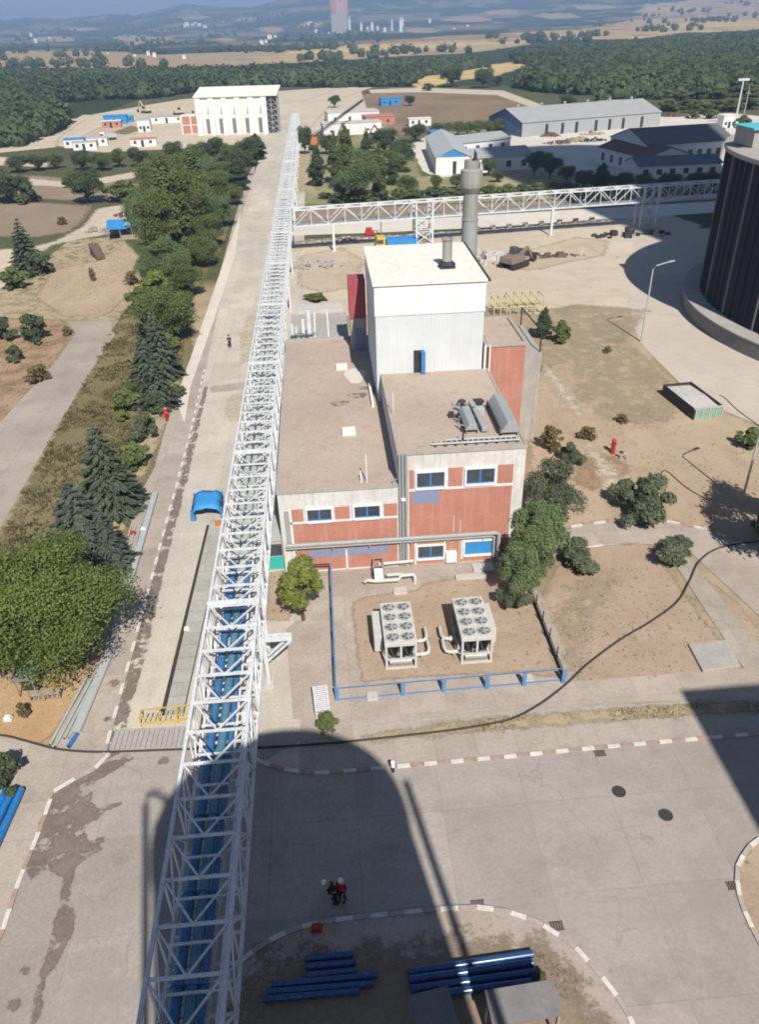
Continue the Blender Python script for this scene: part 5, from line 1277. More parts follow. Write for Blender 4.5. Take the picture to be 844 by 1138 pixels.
# yellow steel frames beside the stair tower
def frame(name, px, w_, d_, h_, mat, label, cat, nx=3, rz=0.0, slats=4):
    q = g(*px); t = thing(name, (q.x, q.y, 0), label, cat, rz=rz)
    m_ = MB()
    for i in range(nx + 1):
        for y in (0, d_): m_.bar((w_ * i / nx, y, 0), (w_ * i / nx, y, h_), .12)
        m_.bar((w_ * i / nx, 0, h_), (w_ * i / nx, d_, h_), .1)
    for y in (0, d_):
        for z in (h_ * .5, h_): m_.bar((0, y, z), (w_, y, z), .1)
    m_.build('frame', mat, t)
    m_ = MB()
    for i in range(slats): m_.bar((0, d_ * (i + .5) / slats, h_ * .5), (w_, d_ * (i + .5) / slats, h_ * .5), .22, .05)
    m_.build('shelf_bars', mat, t)
    return t
frame('pipe_rack', (567, 351), 4.8, 3.2, 2.4, 'dull_yellow', 'yellow steel rack beside the red stair tower', 'rack', 4)
frame('pipe_rack', (549, 351), 1.9, 2.2, 2.2, 'dull_yellow', 'narrower yellow steel rack between white block and stair tower', 'rack', 2)

# ------------------------------------------------------------------ things on the right-hand ground
q = g(770, 467); q2 = g(735, 441)
t = thing('steel_skip', (q.x, q.y, 0), 'long rectangular steel skip with pale load and green end, on the dry field', 'skip', rz=R(6))
L = 6.6; Wd = 3.3
MB().box(-.02, .1, 0, L, 0, 1.25).box(Wd - .1, Wd + .02, .0, L, 0, 1.25).box(.1, Wd - .1, L - .1, L, 0, 1.25).box(.1, Wd - .1, .1, L - .1, .05, .2).build('side_wall', 'dark_steel', t)
MB().box(0.1, Wd - .1, -.08, .1, 0, 1.2).build('end_wall', 'green_paint', t)
m2 = MB()
for x in (.12, .9, 1.65, 2.4, 3.1): m2.box(x, x + .12, -.16, -.07, 0, 1.25)
m2.box(-.05, Wd + .05, -.14, .1, 1.2, 1.32)
m2.build('end_ribs', 'pale_steel', t)
MB().add([(.1, .1, .95), (Wd - .1, .1, .9), (Wd - .1, L * .5, 1.05), (Wd - .1, L - .1, .9), (.1, L - .1, 1.0), (.1, L * .5, 1.1)], [(0, 1, 2, 5), (5, 2, 3, 4)]).build('load', 'pale_concrete', t)
q = g(681, 504)
t = thing('fire_hydrant', (q.x, q.y, 0), 'red fire hydrant post standing in the dry field', 'hydrant')
MB().lathe([(.25, 0), (.27, .1), (.2, .12), (.2, 1.25), (.24, 1.3), (.24, 1.42), (.16, 1.54), (.06, 1.6)], 18).build('barrel', 'red_paint', t, smooth=True)
MB().tube([(-.32, 0, 1.02), (.32, 0, 1.02)], .09, 10).build('outlet', 'red_paint', t)
q = g(690, 510)
t = thing('valve_stand', (q.x, q.y, 0), 'small pale valve pipe bent out of the ground beside the red hydrant', 'valve')
MB().tube([(0, 0, 0), (0, 0, .55), (.2, -.1, .7), (.5, -.2, .6), (.55, -.2, 0)], .07, 8).build('bent_pipe', 'pale_steel', t)
MB().lathe([(.2, .72), (.2, .77)], 12).build('hand_wheel', 'dark_steel', t)
q = g(796, 730)
tag(MB((q.x, q.y, 0)).prism([g(765, 718)[:2], g(781, 748)[:2], g(823, 742)[:2], g(808, 713)[:2]], .04, .22).build('concrete_pad', 'concrete', bevel=.03), 'square concrete pad in the brown soil beside the diagonal path', 'concrete pad')
# lamp posts
def lamp(px, h, label, arm=(2.2, 0), mat='grey_steel', r_=.08):
    q = g(*px); t = thing('lamp_post', (q.x, q.y, 0), label, 'lamp post')
    ax, ay = arm
    MB().tube([(0, 0, 0), (0, 0, h * .5), (0, 0, h - .4), (ax * .2, ay * .2, h), (ax, ay, h + .35)], [r_ * 1.3, r_ * 1.05, r_ * .8, r_ * .7, r_ * .6], 10).build('pole', mat, t, smooth=True)
    a = Vector((ax, ay, h + .35)); d = Vector((ax, ay, .25)).normalized()
    MB().bar(a - d * .1, a + d * .7, .26, .12).build('lamp_head', mat, t)
    MB().box(-.25, .25, -.25, .25, 0, .12).build('base_plate', 'concrete', t)
    return t
lamp((713, 380), 9.7, 'grey lamp post with bent arm at the edge of the ring road below the silo', (2.0, .25), 'pale_steel', .1)
q = g(215, 289); lamp((215, 289), ztop(q.x, q.y, 262), 'lone pale lamp post among the roadside trees on the left', (-1.0, 0), 'white_steel', .1)
q = g(824, 560); lamp((824, 560), 9.5, 'pale lamp post at the right edge beside the shaded tree', (1.8, .6), 'pale_steel', .09)
q = g(729, 258); lamp((727, 258), 5.5, 'pale short lamp post in the silo shadow under the cross bridge', (2.4, 0), 'white_steel', .09)
q = g(817, 139)
t = thing('floodlight_mast', (q.x, q.y, 0), 'tall pale floodlight mast with a flat head behind the silo roof', 'lamp mast')
hm = ztop(q.x, q.y, 90)
MB().tube([(0, 0, 0), (0, 0, hm)], [.35, .22], 10).build('pole', 'white_steel', t)
MB().box(-2, 2, -.4, .4, hm, hm + .7).build('lamp_head', 'white_steel', t)
q = g(827, 129)
t = thing('power_pole', (q.x, q.y, 0), 'thin grey power pole right of the floodlight mast', 'pole')
MB().tube([(0, 0, 0), (0, 0, ztop(q.x, q.y, 96))], [.2, .12], 8).build('pole', 'pale_steel', t)
MB().bar((-1, 0, 8), (1, 0, 8), .15).build('cross_arm', 'pale_steel', t)
for a, b, c_, lab in ((630, 118, 100, 'thin power pole just beyond the warehouse roof end'), (718, 92, 67, 'thin twin power pole in front of the far dark wood'), (462, 262, 236, 'thin pole beside the support tower of the cross bridge'), (424, 262, 232, 'thin pole between the cross bridge legs')):
    q = g(a, b); t = thing('power_pole', (q.x, q.y, 0), lab, 'pole'); hh = min(ztop(q.x, q.y, c_), 16)
    MB().tube([(0, 0, 0), (0, 0, hh)], [.16, .1], 8).build('pole', 'wood', t)
    MB().bar((-.9, 0, hh - .6), (.9, 0, hh - .6), .14).build('cross_arm', 'wood', t)
# kerbside post
q = g(437, 858)
t = thing('kerb_post', (q.x, q.y, 0), 'short black and white post on the striped kerb at the edge of the tower shadow', 'post')
MB().tube([(0, 0, 0), (0, 0, .5)], .09, 8).build('lower_post', 'dark_steel', t); MB().tube([(0, 0, .5), (0, 0, .85)], .12, 8).build('upper_post', 'helmet', t)
# hoses and cables
def hose(px, r_, label, mat='hose', cat='hose', z=.1):
    pts = [Vector((*g(*p)[:2], z)) for p in px]
    # smooth through the points
    sm = []
    for i in range(len(pts) - 1):
        p0, p1, p2, p3 = pts[max(i - 1, 0)], pts[i], pts[i + 1], pts[min(i + 2, len(pts) - 1)]
        for k_ in range(8):
            u = k_ / 8
            sm.append(.5 * ((2 * p1) + (p2 - p0) * u + (2 * p0 - 5 * p1 + 4 * p2 - p3) * u * u + (3 * p1 - p0 - 3 * p2 + p3) * u ** 3))
    sm.append(pts[-1])
    m_ = MB(pts[0]).tube(sm, r_, 8); m_ = m_.build('hose', mat, smooth=True)
    return tag(m_, label, cat)
hose([(-20, 818), (6, 819), (30, 825), (60, 833), (85, 836), (110, 837), (150, 836), (206, 834), (290, 832), (370, 827), (430, 821), (500, 813), (544, 806), (572, 799), (600, 784), (628, 763), (655, 738), (690, 712), (722, 693), (752, 671), (766, 648), (776, 627), (795, 612), (825, 605), (870, 600)], .062, 'long black hose snaking across the whole place under the pipe bridge to the right-hand tree', z=.13)
hose([(735, 527), (741, 524), (764, 543), (790, 558)], .05, 'thin dark conduit edging in the dry field behind the round bush', 'dark_steel', 'conduit', .05)
hose([(800, 440), (806, 443), (822, 458), (850, 478)], .06, 'thin dark conduit beside the steel skip end', 'dark_steel', 'conduit', .05)
# gully gratings by kerbs
for a, b, lab in ((667, 838, 'rusty gully grate in the road at the striped kerb'), (619, 1030, 'rusty gully grate at the front island kerb'), (815, 985, 'rusty gully grate at the right island kerb'), (531, 1006, 'small rusty gully post at the front island top')):
    q = g(a, b); m_ = MB((q.x, q.y, 0))
    for i in range(5): m_.box(q.x - .28 + i * .125, q.x - .2 + i * .125, q.y - .17, q.y + .17, .04, .10)
    m_.box(q.x - .31, q.x + .33, q.y - .2, q.y - .17, .03, .11).box(q.x - .31, q.x + .33, q.y + .17, q.y + .2, .03, .11)
    tag(m_.build('gully_grate', 'rust'), lab, 'drain grate')

# ------------------------------------------------------------------ left foreground things
def lying_pipe(name, pa, pb, r_, mat, label, group, z=None, cat='pipe', open_=True):
    a, b = g(*pa), g(*pb)
    z = r_ + .05 if z is None else z
    a.z = b.z = z
    m_ = MB(a); d = (b - a).normalized()
    m_.tube([a, b], r_, 16)
    o = m_.build(name, mat, smooth=True)
    tag(o, label, cat, group)
    if open_:
        mm = MB(a).tube([a - d * .012, a + d * .05], r_ * .86, 16).tube([b - d * .05, b + d * .012], r_ * .86, 16)
        c = mm.build('open_end', 'dark_steel', o, loc=(0, 0, 0))
    return o
GP = 'grey tubes laid along the left pavement'
for i, (a, b, r_, z) in enumerate(((((56, 829), (98, 752), .085, None)), ((62, 831), (103, 754), .085, None), ((72, 822), (112, 744), .085, None), ((77, 821), (115, 746), .06, None), ((124, 668), (146, 586), .08, None), ((131, 668), (151, 585), .08, None), ((137, 668), (157, 582), .06, None))):
    lab = ('grey steel tube on the left pavement, outermost of the near bundle', 'grey steel tube on the left pavement, second from outside in the near bundle', 'grey steel tube on the left pavement, third from outside in the near bundle', 'thin grey steel tube on the left pavement, innermost of the near bundle',
           'grey steel tube beside the blue spruce, outermost of the far bundle', 'grey steel tube beside the blue spruce, middle of the far bundle', 'thin grey steel tube beside the blue spruce, innermost of the far bundle')[i]
    lying_pipe('steel_tube', a, b, r_, 'pale_steel', lab, GP)
for a, b, lab in (((85, 815), (128, 714), 'broad pale steel channel on the left pavement beside the near tube bundle'), ((141, 660), (173, 549), 'broad pale steel channel on the pavement beside the spruces')):
    p, q = g(*a), g(*b); p.z = q.z = .22
    m_ = MB(p).bar(p, q, .55, .04)
    d = (q - p).normalized(); nn_ = Vector((-d.y, d.x, 0)) * .27
    m_.bar(p + nn_ - Vector((0, 0, .08)), q + nn_ - Vector((0, 0, .08)), .04, .2).bar(p - nn_ - Vector((0, 0, .08)), q - nn_ - Vector((0, 0, .08)), .04, .2)
    tag(m_.build('steel_channel', 'pale_steel'), lab, 'steel channel', GP)
lying_pipe('blue_pipe_piece', (77, 832), (86, 818), .13, 'blue_pipe', 'short blue pipe offcut beside the end of the grey tubes', None)
lying_pipe('small_tube', (62, 829), (58, 832), .06, 'pale_steel', 'tiny grey tube stub at the foot of the near bundle', None)
BP = 'blue pipes stacked at the left picture edge'
for i, (a, b) in enumerate((((9, 880), (-34, 960)), ((17, 878), (-26, 966)), ((25, 880), (-16, 972)))):
    lying_pipe('blue_pipe', a, b, .2, 'blue_pipe', 'long bright blue pipe on the left pavement, ' + ('outermost', 'middle', 'innermost')[i] + ' of three beside the dark bush', BP)
# pipes on the front island, their blue darkened to carry the shade
BQ = 'blue pipes lying in shade on the front island'
for i, (a, b) in enumerate((((340, 1068), (393, 1063)), ((340, 1077), (395, 1072)), ((342, 1087), (396, 1081)), ((303, 1097), (420, 1086)), ((298, 1105), (415, 1096)), ((293, 1113), (400, 1104)))):
    lying_pipe('blue_pipe', a, b, .14, 'shaded_blue_pipe', ('short blue pipe farthest back in the shaded left stack', 'short blue pipe second from the back in the shaded left stack', 'short blue pipe third from the back in the shaded left stack', 'long blue pipe just in front of the short ones in the shaded left stack', 'long blue pipe second from the front in the shaded left stack', 'long blue pipe at the very front of the shaded left stack')[i], BQ, z=.24)
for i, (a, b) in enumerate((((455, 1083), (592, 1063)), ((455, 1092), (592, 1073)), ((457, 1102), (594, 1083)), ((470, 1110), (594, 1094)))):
    lying_pipe('blue_pipe', a, b, .17, 'shaded_blue_pipe', 'long blue pipe half in sun behind grey hut roofs, ' + ('farthest back of four', 'second from the back', 'third from the back', 'nearest the hut roofs')[i], BQ, z=.3 if i % 2 else .26)
t = thing('timber_trestle', g(585, 1080), 'white timber bearer under the sunlit ends of the blue pipes', 'trestle')
MB().box(-.1, .1, -.9, .9, .06, .12).build('bearer', 'wood', t)
p = g(505, 1052)
def hut(px, w_, d_, h_, label, rz=.1):
    q = g(*px, h_); t = thing('grey_hut', (q.x, q.y, 0), label, 'hut', rz=rz)
    MB().hexa([(0, 0, h_), (w_, 0, h_), (w_, d_, h_ + .15), (0, d_, h_ + .15)], [(0, 0, h_ + .1), (w_, 0, h_ + .1), (w_, d_, h_ + .25), (0, d_, h_ + .25)]).build('roof', 'hut_roof', t)
    for x in (.12, w_ - .12):
        for y in (.12, d_ - .12): MB().bar((x, y, 0), (x, y, h_), .12).build('post', 'wood', t)
    MB().box(.2, w_ - .2, d_ - .2, d_ - .12, 0, h_ - .1).build('back_wall', 'wood', t)
    for z in (.8, 1.6): MB().box(.2, w_ - .2, .6, d_ - .25, z, z + .05).build('shelf', 'wood', t)
    return t
hut((548, 1142), 2.9, 1.3, 2.2, 'open grey roofed hut with shelves in the sun at the bottom edge', .06)
hut((466, 1160), 1.7, 1.7, 2.2, 'shaded dark grey roofed hut left of the sunny one', .15)
# blue tent over the duct
a = g(214, 579)
t = thing('work_tent', (a.x, a.y, 0), 'small blue tarpaulin work tent over the duct covers on the long road', 'tent', rz=.02)
m2 = MB()
P_ = {}
for i in range(7):
    for j in range(6):
        x = -.05 + 2.65 * i / 6; y = 2.3 * j / 5
        z = 1.2 + .3 * (j / 5) + .18 * math.sin(math.pi * i / 6) - .06 * ((i * 7 + j * 5) % 3)
        if i in (0, 6): z -= .45
        if j == 0: z -= .18
        P_[i, j] = (x + .05 * ((j * 3 + i) % 2), y, z)
m2.add([P_[i, j] for i in range(7) for j in range(6)], [(i * 6 + j, (i + 1) * 6 + j, (i + 1) * 6 + j + 1, i * 6 + j + 1) for i in range(6) for j in range(5)])
cv = m2.build('canopy', 'bright_blue', t, smooth=True)
sm_ = cv.modifiers.new('thick', 'SOLIDIFY'); sm_.thickness = .04
for x in (.05, 2.6):
    for y in (.1, 2.2): MB().bar((x, y, 0), (x, y, 1.15), .06).build('pole', 'grey_steel', t)
MB().add([(-.1, 2.3, .5), (2.65, 2.3, .5), (2.6, 2.3, 1.4), (0, 2.3, 1.4)], [(0, 1, 2, 3)]).build('back_sheet', 'bright_blue', t).modifiers.new('thick', 'SOLIDIFY').thickness = .03
MB().hexa([(-.15, -.1, 0), (.35, -.1, 0), (.35, .4, 0), (-.15, .4, 0)], [(-.05, 0, 1.0), (.1, 0, 1.05), (.1, .2, 1.05), (-.05, .2, 1.0)]).hexa([(2.45, -.1, .2), (2.75, -.1, .2), (2.75, .4, .2), (2.45, .4, .2)], [(2.45, 0, 1.05), (2.6, 0, 1.05), (2.6, .2, 1.05), (2.45, .2, 1.05)]).build('side_flap', 'blue_paint', t)
q = g(243, 584); tag(MB((q.x, q.y, 0)).box(q.x - .25, q.x + .25, q.y - .2, q.y + .2, 0, .4).build('tool_box', 'orange', bevel=.03), 'small orange tool box at the right foot of the blue tent', 'tool box')
# yellow barrier and grate
a, b = g(157, 808), g(216, 802)
t = thing('yellow_barrier', (a.x, a.y, 0), 'low yellow steel barrier frame at the near end of the duct covers', 'barrier', rz=math.atan2(b.y - a.y, b.x - a.x))
l_ = (b - a).length
m2 = MB().bar((0, 0, .3), (l_, 0, .3), .1).bar((0, .7, .75), (l_, .7, .75), .06).bar((0, 0, .75), (l_, 0, .75), .05)
for x in (.02, l_ * .36, l_ * .7, l_): m2.bar((x, 0, 0), (x, 0, .75), .07).bar((x, .7, 0), (x, .7, .75), .06).bar((x, 0, .75), (x, .7, .75), .05)
m2.build('rails', 'yellow', t)
m2 = MB()
for i in range(6): m2.bar((.2 + i * .3, .1, .2), (.4 + i * .3, .6, .5), .05)
m2.build('tie_wires', 'grey_steel', t)
a, b, c_ = g(124, 836), g(204, 832), g(130, 812)
t = thing('road_grate', (a.x, a.y, 0), 'wide concrete drain grate with dark slots across the road', 'drain grate', rz=math.atan2(b.y - a.y, b.x - a.x))
l_ = (b - a).length; w_ = (c_ - a).length
MB().box(0, l_, 0, .1, .03, .11).box(0, l_, w_ - .1, w_, .03, .11).build('edge_beam', 'concrete', t)
m2 = MB()
for i in range(15):
    x = i * l_ / 14; m2.box(x - .13, x + .13, .1, w_ - .1, .03, .105)
m2.build('grate_bars', 'concrete', t)
MB().box(0, l_, .1, w_ - .1, .03, .066).build('slot_floor', 'hut_roof', t)
# white step platform
q = g(352, 801); q2 = g(370, 796)
t = thing('step_platform', (q.x, q.y, 0), 'white slatted steel step platform standing beside the blue yard fence', 'steps', rz=.08)
m2 = MB()
for x in (0, .85):
    m2.bar((x, 0, 0), (x, 0, .9), .06).bar((x, 0, .9), (x, 1.9, 1.0), .07).bar((x, 1.9, 0), (x, 1.9, 1.0), .06).bar((x, 0, .05), (x, 1.9, .05), .05)
m2.bar((0, 0, .9), (.85, 0, .9), .07).bar((0, 0, .65), (.85, 0, .2), .06).bar((0, 0, .05), (.85, 0, .05), .05)
m2.build('frame', 'white_steel', t)
m2 = MB()
for i in range(12): m2.box(.03, .82, .06 + i * .155, .16 + i * .155, .93 + i * .008, .96 + i * .008)
m2.build('tread_slats', 'white_steel', t)
# garden bench and kiosk under the big tree
q = g(34, 781)
t = thing('garden_bench', (q.x, q.y, 0), 'weathered slatted bench on the orange soil below the big tree', 'bench', rz=.06)
m2 = MB()
for i in range(4): m2.bar((0, .1 + i * .13, .45), (1.9, .1 + i * .13, .45), .1, .04)
m2.build('seat', 'wood', t)
m2 = MB()
for i in range(7): m2.bar((.1 + i * .28, .02, .15), (.1 + i * .28, -.02, .62), .09, .03)
m2.bar((0, 0, .62), (1.9, 0, .62), .07).bar((0, 0, .16), (1.9, 0, .16), .06)
m2.build('backrest', 'wood', t)
for x in (.05, 1.85): MB().bar((x, .05, 0), (x, .05, .66), .08).bar((x, .5, 0), (x, .5, .45), .08).build('leg', 'wood', t)
q = g(22, 777)
t = thing('shade_kiosk', (q.x, q.y, 0), 'small dark kiosk with a turquoise sheet roof half hidden by the big tree', 'kiosk')
MB().hexa([(-.2, 0, 1.5), (1.3, 0, 1.5), (1.3, 1.3, 1.9), (-.2, 1.3, 1.9)], [(-.2, 0, 1.56), (1.3, 0, 1.56), (1.3, 1.3, 1.96), (-.2, 1.3, 1.96)]).build('roof', 'hut_roof', t)
MB().hexa([(.2, .5, 1.75), (1.5, .6, 1.8), (1.5, 1.5, 2.2), (.2, 1.5, 2.1)], [(.2, .5, 1.82), (1.5, .6, 1.87), (1.5, 1.5, 2.27), (.2, 1.5, 2.17)]).build('roof_sheet', 'teal', t)
for x in (0, 1.1):
    for y in (.1, 1.1): MB().bar((x, y, 0), (x, y, 1.6), .07).build('post', 'wood', t)
MB().box(0, 1.1, .7, 1.1, 0, 1.0).build('counter', 'dark_steel', t)
# small litter
for a, b, s_, mt, lab in ((10, 800, .3, 'plaster', 'pale crumpled sack on the orange soil at the left edge'), (208, 700, .22, 'helmet', 'white rag lying on the duct covers'), (160, 590, .3, 'plaster', 'white sack beside the pale channel on the pavement'), (148, 594, .28, 'red_paint', 'small red tool case on the grey tubes by the spruces'), (352, 1033, .3, 'red_paint', 'small red bag on the front island kerb in the shade')):
    q = g(a, b); rn = random.Random(a); m_ = MB((q.x, q.y, 0))
    m_.hexa([(q.x - s_, q.y - s_ * .7, .06), (q.x + s_ * .9, q.y - s_ * .8, .06), (q.x + s_, q.y + s_ * .7, .06), (q.x - s_ * .8, q.y + s_ * .8, .06)], [(q.x - s_ * .7, q.y - s_ * .5, .06 + s_), (q.x + s_ * .6, q.y - s_ * .6, .06 + s_ * 1.2), (q.x + s_ * .7, q.y + s_ * .5, .06 + s_ * .9), (q.x - s_ * .6, q.y + s_ * .5, .06 + s_ * 1.1)])
    tag(m_.build('tool_case' if 'case' in lab else 'bag' if 'bag' in lab else 'sack' if 'sack' in lab else 'rag', mt, bevel=.05), lab, 'bag')
# blue tarpaulin shed on the left country
q = g(122, 268)
t = thing('tarpaulin_shed', (q.x, q.y, 0), 'ramshackle shed covered with blue and green tarpaulins on the left waste ground', 'shed', rz=.15)
for x in (0, 2.3, 4.6, 6.8):
    for y in (0, 4.5): MB().bar((x, y, 0), (x, y, 2.2 + .15 * y / 4), .14).build('post', 'wood', t)
MB().hexa([(-.3, -.2, 2.2), (3.8, -.3, 2.1), (3.9, 5, 2.9), (-.2, 5, 3.0)], [(-.3, -.2, 2.3), (3.8, -.3, 2.2), (3.9, 5, 3.0), (-.2, 5, 3.1)]).build('blue_sheet', 'bright_blue', t)
MB().hexa([(3.9, -.2, 2.3), (7.4, 0, 2.5), (7.4, 5, 3.3), (3.9, 5, 3.0)], [(3.9, -.2, 2.4), (7.4, 0, 2.6), (7.4, 5, 3.4), (3.9, 5, 3.1)]).build('blue_sheet', 'bright_blue', t)
MB().hexa([(3.2, .3, 2.6), (4.6, .3, 2.65), (5.4, 5, 3.3), (4.0, 5, 3.3)], [(3.2, .3, 2.72), (4.6, .3, 2.77), (5.4, 5, 3.42), (4.0, 5, 3.42)]).build('green_sheet', 'green_paint', t)
MB().box(.1, 6.6, 4.4, 4.5, 0, 2.2).build('back_wall', 'wood', t)
MB().box(2.4, 6.7, .1, .6, .0, .8).build('counter', 'wood', t)
q = g(108, 290)
t = thing('lean_to', (q.x, q.y, 0), 'rusty brown sheet lean-to in the straw grass below the tarpaulin shed', 'lean-to', rz=.5)
MB().hexa([(0, 0, .2), (.2, 5, .2), (2, 5, .1), (1.6, 0, .1)], [(0, 0, .9), (.2, 5, 2.2), (2, 5, 2.0), (1.6, 0, .6)]).build('sheet', 'brown', t)

# ------------------------------------------------------------------ far tower and town
q = gt(379, 38)
t = thing('preheater_tower', q, 'tall far off works tower with reddish top rising above the hazy plain', 'tower')
s_ = depth_at(*q) / FPX
MB().box(-10 * s_, 8 * s_, 0, 16 * s_, -5, 19 * s_).build('lower_tower', 'concrete', t)
MB().box(-10 * s_, 9 * s_, 0, 16 * s_, 19.05 * s_, 62 * s_).build('upper_tower', 'pink' if 'pink' in M else 'pale_concrete', t)
MB().box(-10.3 * s_, -4 * s_, -.4 * s_, 0, 20 * s_, 62 * s_).build('red_flank', 'red_wall', t)
MB().box(-4 * s_, 3.5 * s_, -.5 * s_, 0, 33 * s_, 62 * s_).build('red_banner', 'red_paint', t)
MB().box(-2 * s_, 1.5 * s_, -.7 * s_, -.52 * s_, 31 * s_, 37 * s_).build('white_board', 'helmet', t)
for x in (5.5, 8.2): MB().box(x * s_, (x + .8) * s_, -.5 * s_, 0, 20 * s_, 62 * s_).build('red_pillar', 'red_wall', t)
rn = random.Random(11)
houses = [(382, 36), (389, 35), (402, 36), (409, 36), (414, 37), (420, 35), (428, 36), (436, 35), (446, 36), (352, 37), (366, 38), (448, 30), (214, 29), (217, 27), (205, 31), (222, 30), (228, 32), (296, 48), (300, 44), (291, 50), (306, 42), (150, 63), (165, 62), (205, 66), (208, 30), (120, 60), (172, 64), (40, 48), (20, 40), (35, 42), (55, 43), (345, 30), (520, 30), (505, 33), (478, 26), (95, 100), (60, 100)]
wn = ['left of the far works tower', 'by the far works tower', 'right of the far works tower', 'on the far hillside', 'in the far valley']
for i, p in enumerate(houses):
    q = gt(*p)
    if q is None: continue
    s_ = depth_at(*q) / FPX; hh = rn.uniform(2.0, 7.0) * s_ * (1.6 if 375 < p[0] < 450 and p[1] < 40 else .6); ww = rn.uniform(2.5, 5) * s_ * (.7 if 375 < p[0] < 450 else 1)
    hx = thing('far_house', q, 'tiny pale block in the hazy distance', 'house', 'pale houses of the far town')
    hx['label'] = 'tiny pale house in the hazy distance beyond the woods'
    MB().box(-ww / 2, ww / 2, 0, ww * .8, -3, hh).build('wall', 'plaster', hx)
    MB().hexa([(-ww / 2, -.3, hh), (ww / 2, -.3, hh), (ww / 2, ww * .8, hh), (-ww / 2, ww * .8, hh)], [(-ww / 2, ww * .38, hh * 1.25), (ww / 2, ww * .38, hh * 1.25), (ww / 2, ww * .42, hh * 1.25), (-ww / 2, ww * .42, hh * 1.25)]).build('roof', 'brown' if i % 3 == 0 else 'concrete', hx)
# ------------------------------------------------------------------ trees
rng = np.random.default_rng(21)
M['leaf_broad'] = leaf_mat('broad_leaves', (0.095, 0.136, 0.040), (0.230, 0.285, 0.080), (0.322, 0.351, 0.111))
M['leaf_mid'] = leaf_mat('roadside_leaves', (0.101, 0.134, 0.054), (0.215, 0.255, 0.096))
M['leaf_pale'] = leaf_mat('pale_leaves', (0.118, 0.170, 0.080), (0.224, 0.287, 0.132))
M['leaf_dark'] = leaf_mat('dark_leaves', (0.068, 0.100, 0.051), (0.152, 0.193, 0.094))
M['leaf_spruce'] = leaf_mat('spruce_needles', (0.086, 0.119, 0.084), (0.179, 0.211, 0.138))
M['leaf_blue'] = leaf_mat('blue_spruce_needles', (0.091, 0.118, 0.097), (0.177, 0.201, 0.163))
M['leaf_grey'] = leaf_mat('grey_green_leaves', (0.105, 0.132, 0.082), (0.206, 0.234, 0.141))
M['leaf_lime'] = leaf_mat('lime_leaves', (0.150, 0.196, 0.044), (0.300, 0.330, 0.090))
M['leaf_dry'] = leaf_mat('dry_leaves', (0.16, 0.13, 0.06), (0.28, 0.23, 0.11))
M['blade'] = leaf_mat('rank_grass_blades', (0.10, 0.095, 0.045), (0.24, 0.20, 0.10))
M['forest'] = leaf_mat('far_wood_leaves', (0.056, 0.087, 0.040), (0.116, 0.155, 0.070))

_k = M['forest'].node_tree
for _n in _k.nodes:
    if _n.type == 'TEX_NOISE': _n.inputs['Scale'].default_value = 0.008; _n.inputs['Detail'].default_value = 6

def quads_mesh(name, c, a, b, mat):
    """leaf faces: centre c, half axes a and b"""
    n = len(c)
    v = np.stack([c - a, c - 0.15 * a + b, c + a, c - 0.15 * a - b], 1).reshape(-1, 3)
    me = bpy.data.meshes.new(name)
    me.vertices.add(4 * n); me.vertices.foreach_set('co', v.ravel())
    me.loops.add(4 * n); me.loops.foreach_set('vertex_index', np.arange(4 * n))
    me.polygons.add(n); me.polygons.foreach_set('loop_start', np.arange(0, 4 * n, 4)); me.polygons.foreach_set('loop_total', np.full(n, 4))
    me.materials.append(M[mat]); me.update(calc_edges=True)
    return me

def unit(v): return v / np.maximum(np.linalg.norm(v, axis=-1, keepdims=True), 1e-9)

def leaf_frames(nrm, size, jitter=0.8):
    n = len(nrm)
    d = unit(nrm + rng.normal(0, jitter, (n, 3)))
    t = unit(np.cross(d, rng.normal(0, 1, (n, 3))))
    b = np.cross(d, t)
    s = (size * rng.uniform(0.6, 1.35, n))[:, None]
    return t * s, b * s * 0.55

def blob_leaves(blobs, n, size):
    """leaves on and in a set of clumps (x,y,z,rx,ry,rz)"""
    B = np.array(blobs); wgt = (B[:, 3] * B[:, 4] + B[:, 4] * B[:, 5]); wgt = wgt / wgt.sum()
    i = rng.choice(len(B), n, p=wgt)
    d = unit(rng.normal(0, 1, (n, 3)))
    d[:, 2] = np.where(d[:, 2] < -0.45, -d[:, 2], d[:, 2])
    r = (rng.uniform(0.45, 1.0, n) + rng.exponential(0.09, n))[:, None]
    c = B[i, :3] + d * B[i, 3:] * r
    a, b = leaf_frames(d + np.array([0, 0, .5]), size)
    return c, a, b

def limb(mb, p, q, r0, r1, rn, k=4):
    p, q = Vector(p), Vector(q); pts = []; rs = []
    for i in range(k + 1):
        f = i / k; o = Vector((rn.uniform(-1, 1), rn.uniform(-1, 1), rn.uniform(-.3, .3))) * (q - p).length * .06 * (0 < f < 1)
        pts.append(p.lerp(q, f) + o); rs.append(r0 + (r1 - r0) * f)
    mb.tube(pts, rs, 7)

